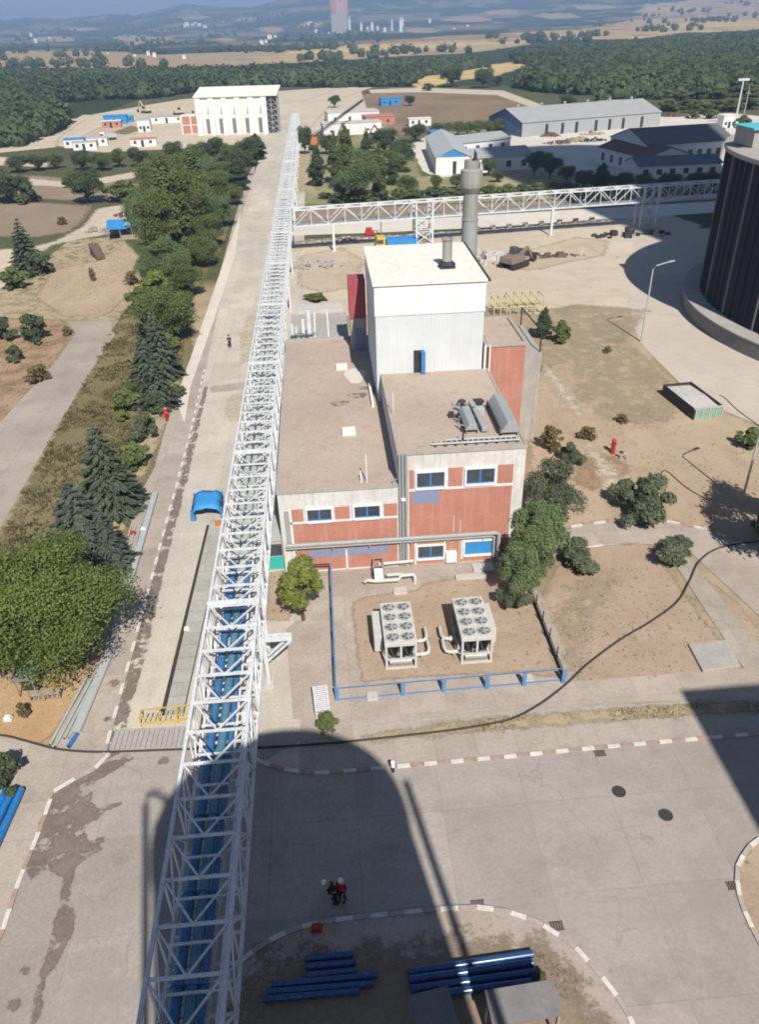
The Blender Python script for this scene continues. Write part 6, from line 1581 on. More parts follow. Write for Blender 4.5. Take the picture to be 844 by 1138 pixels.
PROTO = {}
def make_broad(key, seed, h=1.0, crown_w=0.9, base=0.22, nblob=26, n=6000, leaf=0.03, mat='leaf_mid', dome=1.0, gap=0.8):
    """unit-height deciduous tree"""
    rn = random.Random(seed); blobs = []
    cz = (1 + base) / 2; hz_ = (1 - base) / 2; R0 = crown_w / 2
    for i in range(nblob):
        for _ in range(60):
            x, y, z = rn.uniform(-1, 1), rn.uniform(-1, 1), rn.uniform(-1, 1)
            q = math.sqrt(x * x + y * y + z * z)
            if q < 1 and q > 0.25: break
        k = 0.78
        br = rn.uniform(.10, .33) * R0 * 2 * gap
        blobs.append((x * R0 * k, y * R0 * k, cz + z * hz_ * k * dome, br, br * rn.uniform(.8, 1.2), br * rn.uniform(.65, .95) * min(1.3, hz_ / R0 + .3)))
    c, a, b = blob_leaves(blobs, n, leaf)
    crown = quads_mesh('crown', c, a, b, mat)
    mb = MB()
    top = (rn.uniform(-.02, .02), rn.uniform(-.02, .02), cz)
    limb(mb, (0, 0, -.03), (top[0], top[1], base + .1), .028, .022, rn)
    limb(mb, (top[0], top[1], base + .08), (0, 0, cz + hz_ * .5), .02, .006, rn)
    for bl in blobs[:14]: limb(mb, (0, 0, base * rn.uniform(.8, 1.5)), (bl[0] * .9, bl[1] * .9, bl[2]), .012, .004, rn, 3)
    PROTO[key] = (crown, mb, None)
def make_column(key, seed, w_=0.28, n=5000, leaf=0.028, mat='leaf_dark', base=.06, pw=0.8):
    rn = random.Random(seed); blobs = []
    for i in range(22):
        z = base + (1 - base) * i / 21; f = math.sin(math.pi * min(1, max(.05, (z - base) / (1 - base)) ** pw)) ** .7
        r_ = w_ / 2 * (f * .75 + .08)
        blobs.append((rn.uniform(-1, 1) * r_ * .5, rn.uniform(-1, 1) * r_ * .5, z * .97, r_ * .75, r_ * .75, .075))
        if i % 2: blobs.append((rn.uniform(-1, 1) * r_ * .9, rn.uniform(-1, 1) * r_ * .9, z * .95, r_ * .4, r_ * .4, .07))
    c, a, b = blob_leaves(blobs, n, leaf)
    crown = quads_mesh('crown', c, a, b, mat); mb = MB(); limb(mb, (0, 0, -.03), (0, 0, .9), .022, .004, rn, 5)
    PROTO[key] = (crown, mb, None)
def make_spruce(key, seed, w_=0.5, n=9000, mat='leaf_spruce', base=.06, leaf=.03, whorls=19):
    rn = random.Random(seed); C = []; A = []; Bv = []
    mb = MB(); limb(mb, (0, 0, -.03), (0, 0, .97), .022, .004, rn, 6)
    tot = 0; items = []
    for i in range(whorls):
        f = i / (whorls - 1); z = base + (1 - base) * f ** 0.95; Rr = w_ / 2 * (1 - f) ** .85 + .012
        nb = max(5, int(13 * (1 - f) + 4))
        for k in range(nb):
            an = 2 * math.pi * (k + rn.uniform(-.3, .3)) / nb + i * 1.1
            items.append((z, Rr * rn.uniform(.78, 1.12), an))
            if rn.random() < .3: mb.bar((0, 0, z + .02), (math.cos(an) * Rr * .8, math.sin(an) * Rr * .8, z - Rr * .2), .006)
    wt = np.array([it[1] for it in items]); wt = wt / wt.sum()
    idx = rng.choice(len(items), n, p=wt); it = np.array(items)[idx]
    t = rng.uniform(.12, 1, n) ** .75; an = it[:, 2]; Rr = it[:, 1]
    side = rng.normal(0, 1, n) * .12 * Rr * (1.15 - t)
    cx = np.cos(an) * Rr * t - np.sin(an) * side; cy = np.sin(an) * Rr * t + np.cos(an) * side
    cz = it[:, 0] - Rr * (.30 * t ** 1.6) - np.abs(side) * .5 + rng.normal(0, .006, n) + .02 * t
    c = np.stack([cx, cy, np.maximum(cz, .01)], -1)
    out = np.stack([np.cos(an), np.sin(an), np.full(n, -.35)], -1)
    ax = unit(out + rng.normal(0, .35, (n, 3))); nrm = unit(np.array([0, 0, 1.]) + out * .3 + rng.normal(0, .35, (n, 3)))
    bx = unit(np.cross(nrm, ax)); s = (leaf * rng.uniform(.6, 1.3, n))[:, None]
    PROTO[key] = (quads_mesh('crown', c, ax * s, bx * s * .38, mat), mb, None)
def make_bush(key, seed, n=2600, leaf=.07, mat='leaf_grey', spread=1.0, nb=24):
    rn = random.Random(seed); blobs = []; mb = MB()
    for i in range(nb):
        a = rn.uniform(0, 6.28); r_ = rn.uniform(.05, .42) * spread; z = rn.uniform(.2, .9) * (1 - .55 * r_)
        q = rn.uniform(.07, .19)
        blobs.append((math.cos(a) * r_, math.sin(a) * r_, z, q, q, q * .8))
        limb(mb, (0, 0, -.02), (math.cos(a) * r_, math.sin(a) * r_, z), .02, .006, rn, 3)
    c, a, b = blob_leaves(blobs, n, leaf); c[:, 2] = np.maximum(c[:, 2], .02)
    PROTO[key] = (quads_mesh('crown', c, a, b, mat), mb, None)

make_broad('big', 1, crown_w=1.25, base=.16, nblob=75, n=80000, leaf=.010, mat='leaf_broad', gap=.5)
make_broad('round', 2, crown_w=.95, base=.12, nblob=34, n=26000, leaf=.0135, mat='leaf_mid', gap=.68)
make_broad('round2', 12, crown_w=.95, base=.14, nblob=30, n=24000, leaf=.014, mat='leaf_mid', gap=.7)
make_broad('tall', 3, crown_w=.55, base=.1, nblob=44, n=26000, leaf=.0115, mat='leaf_mid', gap=.75)
make_broad('pale', 4, crown_w=.75, base=.1, nblob=34, n=26000, leaf=.012, mat='leaf_pale', gap=.75)
make_broad('dark', 5, crown_w=.85, base=.12, nblob=28, n=12000, leaf=.02, mat='leaf_dark', gap=.72)
make_broad('young', 6, crown_w=.75, base=.12, nblob=26, n=8000, leaf=.028, mat='leaf_lime', gap=.6)
make_broad('ragged', 7, crown_w=1.15, base=.1, nblob=30, n=14000, leaf=.022, mat='leaf_grey', gap=.55)
make_broad('climb', 8, crown_w=.8, base=.05, nblob=36, n=16000, leaf=.02, mat='leaf_pale', gap=.55)
make_column('poplar', 9, .30, 15000, .014, 'leaf_mid')
make_column('cypress', 10, .30, 12000, .017, 'leaf_dark', pw=.6)
make_spruce('spruce', 11, .62, 14000, 'leaf_spruce')
make_spruce('blue', 13, .55, 13000, 'leaf_blue', leaf=.034)
make_spruce('pine', 14, .52, 7000, 'leaf_spruce', leaf=.036, whorls=14)
make_bush('bush', 15, 5000, .045); make_bush('bush2', 16, mat='leaf_mid'); make_bush('drybush', 17, 1200, .07, 'leaf_dry'); make_bush('darkbush', 18, 2600, .065, 'leaf_dark', 1.1)
make_bush('leafy', 19, 12000, .034, 'leaf_grey', 1.25, 24)

TN = [0]
def tree(kind, px, ptop, wpx, label, cat='tree', name=None, group=None, top3=None):
    """one tree or bush standing at a pixel, as tall and wide as it shows"""
    q = g(*px); TN[0] += 1
    h = min(ztop(q.x, q.y, ptop), 30)
    w_ = wpx * depth_at(q.x, q.y, h * .5) / FPX
    crown, mb, trunk = PROTO[kind]
    if trunk is None:
        tm = mb.build('trunk', 'bark', smooth=True); trunk = tm.data; bpy.data.objects.remove(tm); PROTO[kind] = (crown, mb, trunk)
    cw = max(v for v in (max(abs(c) for c in crown_ext(crown)),)) * 2
    nm = name or ('bush' if 'bush' in kind or kind == 'leafy' else {'spruce': 'spruce_tree', 'blue': 'blue_spruce', 'pine': 'pine_tree', 'poplar': 'poplar_tree', 'cypress': 'cypress_tree'}.get(kind, 'broadleaf_tree'))
    t = thing(nm, (q.x, q.y, 0), label, cat, group, rz=(TN[0] * 2.399) % 6.28)
    for me_, n_ in ((trunk, 'trunk'), (crown, 'crown')):
        o = bpy.data.objects.new(n_, me_); COL.objects.link(o); o.parent = t
        o.scale = (w_ / cw, w_ / cw, h)
    return t
_ext = {}
def crown_ext(me_):
    if me_.name not in _ext:
        a = np.empty(len(me_.vertices) * 3); me_.vertices.foreach_get('co', a); a = a.reshape(-1, 3)
        _ext[me_.name] = (np.percentile(np.abs(a[:, 0]), 97), np.percentile(np.abs(a[:, 1]), 97))
    return _ext[me_.name]

# near left
tree('big', (60, 742), 612, 172, 'huge bright green broadleaf tree at the left edge of the road')
tree('blue', (101, 632), 540, 78, 'silvery blue spruce between the huge green tree and the dark spruce', 'spruce')
tree('blue', (124, 634), 572, 40, 'small blue spruce leaning out over the grey tubes', 'spruce')
tree('spruce', (126, 566), 474, 66, 'broad dark green spruce by the left road edge', 'spruce')
tree('pine', (182, 420), 348, 38, 'tallest dark pine in the pine group below the round roadside trees', 'pine')
tree('pine', (166, 432), 372, 34, 'dark pine at the left of the roadside pine group', 'pine')
tree('pine', (178, 452), 398, 38, 'nearest dark pine of the roadside pine group', 'pine')
tree('darkbush', (174, 458), 434, 22, 'dark low conifer bush beside the person in red by the road', 'bush')
tree('leafy', (160, 488), 452, 36, 'pale leafy bush below the roadside pines', 'bush')
tree('bush2', (150, 520), 492, 30, 'green bush between the broad spruce and the pale leafy bush', 'bush')
tree('bush', (200, 442), 424, 12, 'single grey shrub on the pavement beside the pines', 'shrub')
tree('darkbush', (6, 876), 842, 42, 'dark bush at the left edge above the blue pipe ends', 'bush')
tree('drybush', (28, 798), 780, 12, 'tiny dry shrub in front of the slatted bench', 'shrub')
tree('darkbush', (82, 572), 556, 22, 'low green bush hidden between spruce and grass', 'bush')
# roadside row from near to far
ROW = 'roadside trees along the left of the long road'
tree('round', (188, 381), 318, 58, 'round green tree closest to the pines in the roadside row', group=ROW)
tree('round2', (208, 330), 283, 44, 'round green tree next to the lone lamp post in the roadside row', group=ROW)
tree('round', (229, 296), 262, 36, 'round green tree just past the lamp post in the roadside row', group=ROW)
tree('round2', (236, 277), 240, 38, 'dense green tree in the middle of the roadside row', group=ROW)
tree('pale', (246, 252), 216, 32, 'paler tree in the roadside row behind the dense green one', group=ROW)
tree('round', (259, 228), 204, 26, 'small round tree near the far end of the roadside row', group=ROW)
tree('tall', (183, 305), 205, 46, 'tall tree standing left behind the lone lamp post', group=ROW)
tree('poplar', (196, 290), 178, 40, 'highest poplar of the roadside clump', 'poplar', group=ROW)
tree('tall', (212, 272), 185, 40, 'tall tree right of the highest poplar in the roadside clump', group=ROW)
tree('pale', (172, 282), 212, 34, 'pale tree at the left front of the roadside clump', group=ROW)
tree('tall', (178, 258), 180, 36, 'tall tree at the left back of the roadside clump', group=ROW)
tree('poplar', (222, 248), 168, 34, 'slim poplar at the back of the roadside clump', 'poplar', group=ROW)
tree('tall', (205, 246), 170, 40, 'broad tall tree at the back of the roadside clump', group=ROW)
tree('pale', (168, 318), 272, 26, 'yellowish small tree in the grass below the roadside clump', group=ROW)
tree('cypress', (266, 212), 172, 20, 'dark narrow tree nearest the viewer in the far dark roadside group', 'cypress', group=ROW)
tree('dark', (270, 198), 162, 22, 'dark tree in the middle of the far dark roadside group', group=ROW)
tree('dark', (278, 186), 152, 28, 'dark bushy tree at the far end of the roadside row', group=ROW)
tree('cypress', (286, 178), 149, 18, 'dark narrow tree last in the roadside row beside the road', 'cypress', group=ROW)
tree('bush2', (158, 345), 318, 24, 'low green bush in the rank grass left of the roundest tree', 'bush')
tree('leafy', (166, 372), 345, 26, 'grey green bush left of the roundest roadside tree', 'bush')
UG = 'undergrowth bushes below the roadside trees'
rnu = random.Random(31)
for i in range(46):
    f = i / 45; y = 470 - 275 * f ** .8
    xl = 150 + (470 - y) * .30; x = xl + rnu.uniform(-14, 22) * (1 - .45 * f)
    hgt_ = rnu.uniform(11, 26) * (1 - .45 * f)
    ku = rnu.choice(['bush2', 'leafy', 'pale', 'young', 'bush2', 'tall'])
    tree(ku, (x, y), y - hgt_, hgt_ * rnu.uniform(.9, 1.3), {'young': 'yellowish', 'leafy': 'grey green', 'pale': 'light green'}.get(ku, 'green') + ' bush in the undergrowth strip below the roadside trees', 'bush', 'undergrowth_bush', UG)
for kd, p, yt, wd, lab in (('pale', (192, 318), 262, 36, 'light green tree between the lone lamp post and the rank grass'), ('young', (176, 340), 300, 26, 'yellowish young tree left of the round roadside trees'), ('pale', (226, 262), 200, 34, 'light green tree filling the middle of the roadside clump'), ('tall', (244, 238), 188, 30, 'tall tree beside the road in the back of the roadside clump'), ('pale', (160, 262), 206, 30, 'light green tree behind the tarpaulin shed'), ('tall', (252, 212), 178, 24, 'tall tree before the far dark roadside group'), ('pale', (236, 222), 172, 28, 'light tree at the far back of the roadside clump'), ('tall', (192, 228), 168, 30, 'tall tree at the far left back of the roadside clump')):
    tree(kd, p, yt, wd, lab, group=ROW)
# left waste ground
tree('pine', (34, 304), 245, 34, 'leaning dark tree on the left waste ground', 'tree', 'pine_tree')
tree('darkbush', (44, 306), 278, 28, 'dark low tree right of the leaning tree on the waste ground', 'tree', 'bush')
tree('bush2', (17, 321), 296, 26, 'green bush left below the leaning dark tree', 'bush')
tree('darkbush', (8, 378), 350, 22, 'round dark bush at the left edge above the old lane', 'bush')
tree('darkbush', (40, 380), 346, 30, 'round dark bush right above the reddish soil', 'bush')
tree('darkbush', (19, 402), 382, 18, 'small round dark bush on the reddish soil', 'bush')
tree('drybush', (76, 372), 362, 14, 'small dry brown bush at the bend of the old lane', 'bush')
tree('drybush', (42, 424), 404, 26, 'dry straw coloured bush beside the old lane', 'bush')
tree('drybush', (70, 250), 240, 10, 'small dark scrub in the ploughed field', 'bush')
tree('dark', (12, 226), 190, 44, 'large dark bushy tree at the left edge by the ploughed field', 'tree')
tree('darkbush', (32, 226), 200, 26, 'dark bush right of the large bushy tree by the ploughed field', 'bush')
tree('dark', (98, 226), 190, 38, 'large bushy tree at the back middle of the ploughed field', 'tree')
tree('bush2', (140, 224), 200, 36, 'wide green bush right of the ploughed field', 'bush')
tree('bush2', (82, 208), 192, 22, 'green bush behind the ploughed field', 'bush')
tree('drybush', (104, 312), 296, 9, 'dry shrub near the brown lean-to', 'shrub')
tree('drybush', (146, 316), 300, 16, 'dry shrub at the edge of the rank grass by the roadside clump', 'shrub')
# row of round trees before the far yard
LR = 'row of round trees before the pale far yard'
ordn = ['first', 'second', 'third', 'fourth', 'fifth', 'sixth', 'seventh', 'eighth', 'ninth', 'tenth', 'eleventh', 'twelfth']
for i, (x, yb, yt, wd, kd) in enumerate(((20, 192, 174, 22, 'dark'), (44, 190, 172, 22, 'dark'), (62, 188, 170, 18, 'round'), (92, 190, 168, 22, 'dark'), (113, 190, 169, 24, 'round'), (134, 186, 166, 18, 'round2'), (155, 186, 164, 22, 'dark'), (176, 186, 168, 20, 'round'), (194, 182, 158, 22, 'dark'), (219, 184, 160, 22, 'round'), (238, 180, 153, 28, 'dark'), (256, 182, 160, 18, 'round'))):
    tree(kd, (x, yb), yt, wd, 'round tree, %s from the left in the row before the far yard' % ordn[i], group=LR)
# park trees right of the pipe bridge
PK = 'park trees beyond the cross bridge'
for kd, p, yt, wd, lab in (('dark', (340, 172), 140, 17, 'dark bushy tree tight against the far pipe bridge'), ('dark', (363, 172), 150, 15, 'little dark tree right of the orange crane'), ('cypress', (354, 207), 163, 17, 'slim green cypress alone in the straw grass'), ('poplar', (374, 205), 148, 14, 'left of two tall slender dark poplars in the park'), ('poplar', (385, 200), 140, 15, 'right of two tall slender dark poplars in the park'), ('pale', (400, 226), 164, 40, 'big pale green tree in the middle of the park'), ('poplar', (422, 222), 160, 17, 'slim poplar right of the big pale park tree'), ('cypress', (408, 180), 146, 13, 'dark slim cypress behind the big pale park tree'), ('dark', (428, 172), 142, 30, 'large dark tree left of the white cabin in the park'), ('dark', (446, 192), 156, 30, 'dark tree beside the blue gabled shed'), ('tall', (438, 206), 166, 26, 'tall green tree left in front of the blue gabled shed'), ('dark', (462, 158), 138, 24, 'dark tree by the left end of the hedge row'), ('round', (362, 221), 214, 14, 'low green bush tree at the bridge by the straw grass'), ('round2', (452, 216), 196, 22, 'round tree between park and blue gabled shed'), ('dark', (380, 222), 196, 26, 'dark low tree in front of the big pale one')):
    tree(kd, p, yt, wd, lab, group=PK)
for kd, p, yt, wd, lab in (('round', (485, 211), 194, 14, 'small round tree in front of the blue gabled shed door'), ('round2', (508, 211), 194, 14, 'small round tree left of the tall chimney collar'), ('dark', (543, 196), 176, 17, 'dark round tree right of the tall chimney collar'), ('dark', (554, 203), 190, 14, 'small dark round tree in front of the long white workshop'), ('dark', (594, 196), 168, 20, 'dark round tree at the right end of the white workshop'), ('dark', (611, 199), 171, 24, 'larger dark round tree right of the white workshop'), ('dark', (630, 203), 184, 18, 'dark tree in the shade beside the brown roofed store'), ('dark', (648, 210), 190, 22, 'shaded tree in front of the brown roofed store'), ('cypress', (668, 212), 182, 20, 'narrow shaded tree below the brown roofed store'), ('dark', (690, 212), 192, 26, 'shaded tree left of the low slate wing'), ('dark', (716, 214), 194, 24, 'shaded tree in front of the low slate wing left part'), ('dark', (744, 213), 192, 26, 'shaded tree in front of the low slate wing middle'), ('dark', (772, 212), 192, 24, 'shaded tree in front of the low slate wing right part'), ('dark', (793, 214), 190, 20, 'shaded tree next to the silo wall'), ('dark', (796, 158), 141, 15, 'round tree behind the silo roof edge'), ('bush2', (826, 143), 128, 14, 'green bush at the foot of the floodlight mast')):
    tree(kd, p, yt, wd, lab, group=PK)
HD = 'bushes of the low hedge behind the cross bridge'
for i, x in enumerate(range(376, 640, 17)):
    y = 226 - (x - 376) * .045
    tree('bush2' if i % 3 else 'darkbush', (x, y), y - 13, 21, 'bush of the low hedge behind the cross bridge, between pipe bridge and silo shadow', 'bush', 'hedge_bush', HD)
HR = 'trees of the green row by the warehouse'
for i, x in enumerate((486, 497, 509, 520, 532, 543, 555, 566)):
    y = 152 - (x - 486) * .05
    tree('round' if i % 2 else 'round2', (x, y), y - 15, 16, 'bushy tree of the green row left of the grey warehouse', 'tree', None, HR)
for kd, p, yt, wd, lab in (('dark', (503, 97), 74, 24, 'dark round tree at the left in the straw field'), ('dark', (537, 98), 76, 22, 'dark round tree in the middle of the straw field'), ('darkbush', (476, 101), 92, 14, 'low dark bush at the left corner of the straw field'), ('dark', (553, 96), 84, 14, 'small dark tree right in the straw field'), ('dark', (630, 120), 105, 18, 'dark bushy tree behind the warehouse roof'), ('dark', (456, 118), 106, 12, 'bush in the brown field left'), ('dark', (372, 120), 106, 12, 'bush near the crane boom tip')):
    tree(kd, p, yt, wd, lab)
SR = 'bushes on the scrub slope right of the warehouse'
for i, (x, y, wd) in enumerate(((744, 124, 22), (762, 122, 20), (778, 126, 24), (795, 122, 20), (812, 124, 22), (832, 122, 24), (756, 112, 20), (776, 110, 22), (798, 110, 22), (818, 108, 22), (838, 108, 22), (700, 114, 16), (716, 110, 18), (690, 120, 14), (790, 132, 16), (770, 132, 14))):
    tree('darkbush' if i % 2 else 'bush2', (x, y), y - wd * .62, wd, 'round bush on the scrub slope between warehouse and floodlight mast', 'bush', None, SR)
# right-hand gardens
tree('leafy', (708, 572), 522, 74, 'wide grey green bush beside the curved striped kerb', 'bush')
tree('bush', (646, 630), 602, 42, 'low grey bush on the dry lawn, left of two near the path', 'bush')
tree('bush', (745, 621), 596, 44, 'low grey bush by the diagonal path, right of two near the path', 'bush')
tree('ragged', (616, 580), 516, 62, 'ragged grey tree behind the front right corner of the plant building')
tree('climb', (599, 624), 556, 52, 'topmost leafy tree of the green mass climbing the front right building corner')
tree('climb', (588, 644), 576, 48, 'middle leafy tree of the green mass climbing the front right building corner')
tree('climb', (576, 664), 604, 44, 'lower leafy tree of the green mass, right behind the right chiller')
tree('leafy', (571, 675), 640, 36, 'leafy bush at the bottom of the green mass by the dark yard fence', 'bush')
tree('ragged', (912, 640), 470, 120, 'large ragged tree at the right edge throwing a broad shadow on the dry field')
tree('leafy', (846, 596), 566, 26, 'low dark bush at the right edge in the shadow of the large tree', 'bush')
tree('young', (337, 690), 622, 42, 'yellow green young tree beside the pipe bridge and blue fence')
tree('bush2', (365, 812), 792, 20, 'small green bush at the foot of the white step platform', 'bush')
tree('leafy', (636, 516), 486, 28, 'yellowish shrub group left of the red hydrant', 'shrub')
tree('drybush', (652, 488), 472, 18, 'small yellowish shrub above the shrub group left of the hydrant', 'shrub')
tree('drybush', (691, 470), 460, 14, 'dry low shrub in the field above the hydrant', 'shrub')
tree('bush2', (624, 382), 356, 17, 'pointed green shrub in the dry field beside the yellow racks', 'shrub')
tree('cypress', (604, 376), 342, 15, 'olive tall shrub right of the yellow racks', 'shrub', 'shrub')
tree('bush2', (591, 425), 398, 15, 'green shrub at the right foot of the stair tower', 'shrub')
tree('drybush', (612, 500), 470, 24, 'leafless brown shrub right of the plant building roof corner', 'shrub')
tree('bush2', (832, 496), 476, 26, 'green bush behind the right edge lamp post', 'bush')
tree('drybush', (676, 392), 384, 10, 'tiny dry shrub in the field left of the ring road', 'shrub')
tree('bush2', (352, 334), 326, 22, 'low green weed bush behind the rear concrete deck', 'bush')
tree('leafy', (600, 1098), 1080, 20, 'low weeds beside the sunlit ends of the blue pipes', 'weeds', 'weed_bush')

# ------------------------------------------------------------------ rank grass (uncountable)
def tufts(name, polys, n, size, mat, keep=None):
    P = []
    for poly, k in polys:
        W = [g(*p) for p in poly]; xs = [q.x for q in W]; ys = [q.y for q in W]; w2 = [(q.x, q.y) for q in W]
        x = rng.uniform(min(xs), max(xs), k * 6); y = rng.uniform(min(ys), max(ys), k * 6)
        ok = inpoly(x, y, w2) & (fbm(x, y, 9, 3) + rng.normal(0, .3, len(x)) > -.1); P.append(np.stack([x[ok], y[ok]], -1)[:k])
    P = np.concatenate(P); n = len(P); nb = 5
    c = np.repeat(np.concatenate([P, np.zeros((n, 1))], 1), nb, 0); c[:, :2] += rng.normal(0, size * .6, (n * nb, 2))
    up_ = unit(np.array([0, 0, 1.]) + rng.normal(0, .45, (n * nb, 3))); up_[:, 2] = np.abs(up_[:, 2]); s = (size * rng.uniform(.4, 1.2, n * nb))[:, None]
    c = c + up_ * s; b = unit(np.cross(up_, rng.normal(0, 1, (n * nb, 3)))) * s * .3
    o = bpy.data.objects.new(name, quads_mesh(name, c, up_ * s, b, mat)); COL.objects.link(o)
    return tag(o, kind='stuff')
tufts('grass', [([(122, 372), (140, 345), (190, 300), (212, 320), (200, 420), (180, 450), (165, 500), (100, 560), (40, 620), (-40, 700), (10, 580), (60, 485), (98, 420)], 5000), ([(160, 225), (250, 190), (240, 270), (210, 330), (170, 300)], 1500)], 0, .2, 'blade')
tufts('grass', [([(-40, 352), (36, 300), (76, 268), (135, 262), (160, 300), (150, 350)], 900), ([(0, 380), (70, 376), (50, 420), (0, 460)], 600), ([(404, 820), (560, 797), (700, 787), (850, 779), (850, 791), (700, 800), (560, 811)], 500), ([(600, 400), (690, 372), (760, 440), (800, 540), (620, 560)], 500), ([(600, 660), (740, 610), (830, 745), (640, 765)], 250), ([(590, 1052), (640, 1085), (650, 1110), (600, 1110), (585, 1070)], 200)], 0, .075, 'leaf_dry')

def stones(name, polys, mat, smin, smax):
    V, Fc = bmesh_ico1(); P = []
    for poly, k in polys:
        W = [g(*p) for p in poly]; xs = [q.x for q in W]; ys = [q.y for q in W]; w2 = [(q.x, q.y) for q in W]
        x = rng.uniform(min(xs), max(xs), k * 6); y = rng.uniform(min(ys), max(ys), k * 6)
        ok = inpoly(x, y, w2) & (fbm(x, y, 14, 3) + rng.normal(0, .5, len(x)) > .1); P.append(np.stack([x[ok], y[ok]], -1)[:k])
    P = np.concatenate(P); N = len(P); nv = len(V)
    s = (smin * (smax / smin) ** (rng.random(N) ** 2.2))
    v = V[None] * rng.uniform(.6, 1.3, (N, nv, 1)) * s[:, None, None] * np.array([1, 1, .6]) + np.concatenate([P, (s * .25)[:, None] + .05], 1)[:, None]
    f = (Fc[None] + (np.arange(N) * nv)[:, None, None]).reshape(-1, 3)
    mb = MB(); mb.v = [tuple(p) for p in v.reshape(-1, 3)]; mb.f = [tuple(t) for t in f.tolist()]; mb.mi = [0] * len(mb.f)
    return tag(mb.build(name, mat), kind='stuff')
def bmesh_ico1():
    import bmesh
    bm = bmesh.new(); bmesh.ops.create_icosphere(bm, subdivisions=1, radius=1)
    V = np.array([v.co[:] for v in bm.verts]); Fc = np.array([[v.index for v in f.verts] for f in bm.faces]); bm.free()
    return V, Fc
stones('gravel', [([(590, 480), (605, 350), (700, 330), (735, 410), (844, 480), (844, 600), (700, 577), (612, 592)], 900), ([(330, 345), (330, 262), (690, 246), (700, 320), (600, 345)], 700), ([(600, 670), (660, 606), (720, 604), (826, 745), (640, 762)], 200), ([(400, 665), (590, 645), (620, 752), (404, 756)], 200), ([(0, 352), (70, 356), (20, 452), (0, 500)], 150), ([(60, 300), (140, 270), (160, 290), (70, 352)], 250), ([(50, 156), (200, 112), (330, 102), (330, 150), (190, 165)], 250), ([(120, 440), (200, 400), (60, 830), (0, 820)], 150)], 'stone', .03, .12)
# ------------------------------------------------------------------ far woods (one mass)
def wood(name, polys, seed, rmin, rmax, clump=0):
    rg = np.random.default_rng(seed); pts = []
    for poly, n in polys:
        xs = [p[0] for p in poly]; ys = [p[1] for p in poly]
        x = rg.uniform(min(xs), max(xs), n * 8); y = rg.uniform(min(ys), max(ys), n * 8)
        ok = inpoly(x, y, poly); x, y = x[ok][:n], y[ok][:n]
        for a, b in zip(x, y):
            q = gt(a, b)
            if q is not None and (not clump or (fbm(np.array([q.x]), np.array([q.y]), abs(clump), 3)[0] > (.35 if clump > 0 else -.62))): pts.append(q)
    ico = bmesh_ico()
    V, Fc = ico; nv = len(V)
    N = len(pts); pts = np.array([p[:] for p in pts])
    r = rg.uniform(rmin, rmax, N) * (1 + .25 * np.clip(np.hypot(pts[:, 0], pts[:, 1]) / 2000, 0, 3))
    disp = 1 + rg.uniform(-.34, .28, (N, nv))
    v = V[None] * disp[..., None]
    v = v * (r[:, None, None] * np.stack([np.ones(N), np.ones(N), rg.uniform(.8, 1.25, N)], -1)[:, None, :])
    v = v + pts[:, None, :] + np.array([0, 0, 1.])[None, None] * (r * .75)[:, None, None]
    # leaf sprays round each core
    K = 44
    d = unit(rg.normal(0, 1, (N, K, 3))); d[..., 2] = np.abs(d[..., 2]) * rg.choice([1, 1, 1, -.5], (N, K))
    lp = pts[:, None, :] + np.array([0, 0, 1.]) * (r * .75)[:, None, None] + d * (r[:, None, None] * rg.uniform(.75, 1.22, (N, K, 1)))
    lp = lp.reshape(-1, 3); nn = unit(d.reshape(-1, 3) + rg.normal(0, .6, (N * K, 3)) + np.array([0, 0, .5]))
    tt = unit(np.cross(nn, rg.normal(0, 1, (N * K, 3)))); bb = np.cross(nn, tt); sz = (np.repeat(r, K) * rg.uniform(.16, .36, N * K))[:, None]
    qv = np.stack([lp - tt * sz, lp + bb * sz * .7, lp + tt * sz, lp - bb * sz * .7], 1).reshape(-1, 3)
    v = (v - pts[:, None, :]) * .86 + pts[:, None, :]
    v = v.reshape(-1, 3); f = (Fc[None] + (np.arange(N) * nv)[:, None, None]).reshape(-1, 3)
    nb = len(v); v = np.concatenate([v, qv]); nq = len(qv) // 4
    li = np.concatenate([f.ravel(), np.arange(len(qv)) + nb])
    me_ = bpy.data.meshes.new(name); me_.vertices.add(len(v)); me_.vertices.foreach_set('co', v.ravel())
    me_.loops.add(len(li)); me_.loops.foreach_set('vertex_index', li)
    me_.polygons.add(len(f) + nq); me_.polygons.foreach_set('loop_start', np.concatenate([np.arange(0, f.size, 3), f.size + np.arange(0, 4 * nq, 4)])); me_.polygons.foreach_set('loop_total', np.concatenate([np.full(len(f), 3), np.full(nq, 4)]))
    me_.materials.append(M['forest']); me_.update(calc_edges=True)
    o = bpy.data.objects.new(name, me_); COL.objects.link(o)
    return tag(o, kind='stuff')
def bmesh_ico():
    import bmesh
    bm = bmesh.new(); bmesh.ops.create_icosphere(bm, subdivisions=2, radius=1)
    V = np.array([v.co[:] for v in bm.verts]); Fc = np.array([[v.index for v in f.verts] for f in bm.faces]); bm.free()
    return V, Fc
wood('woods', [([(-120, 87), (90, 88), (250, 86), (330, 82), (430, 76), (520, 72), (600, 60), (700, 52), (900, 36), (900, 74), (844, 77), (740, 101), (650, 106), (600, 103), (572, 98), (590, 82), (588, 72), (520, 78), (470, 86), (452, 98), (440, 97), (380, 98), (305, 97), (215, 104), (150, 113), (95, 128), (50, 152), (0, 164), (-120, 176)], 11500),
               ([(-60, 150), (0, 140), (60, 130), (92, 126), (48, 152), (20, 164), (-60, 172)], 260),
               ([(620, 118), (700, 108), (760, 92), (900, 70), (900, 104), (760, 108), (690, 116)], 240)], 5, 1.9, 4.9, -420)
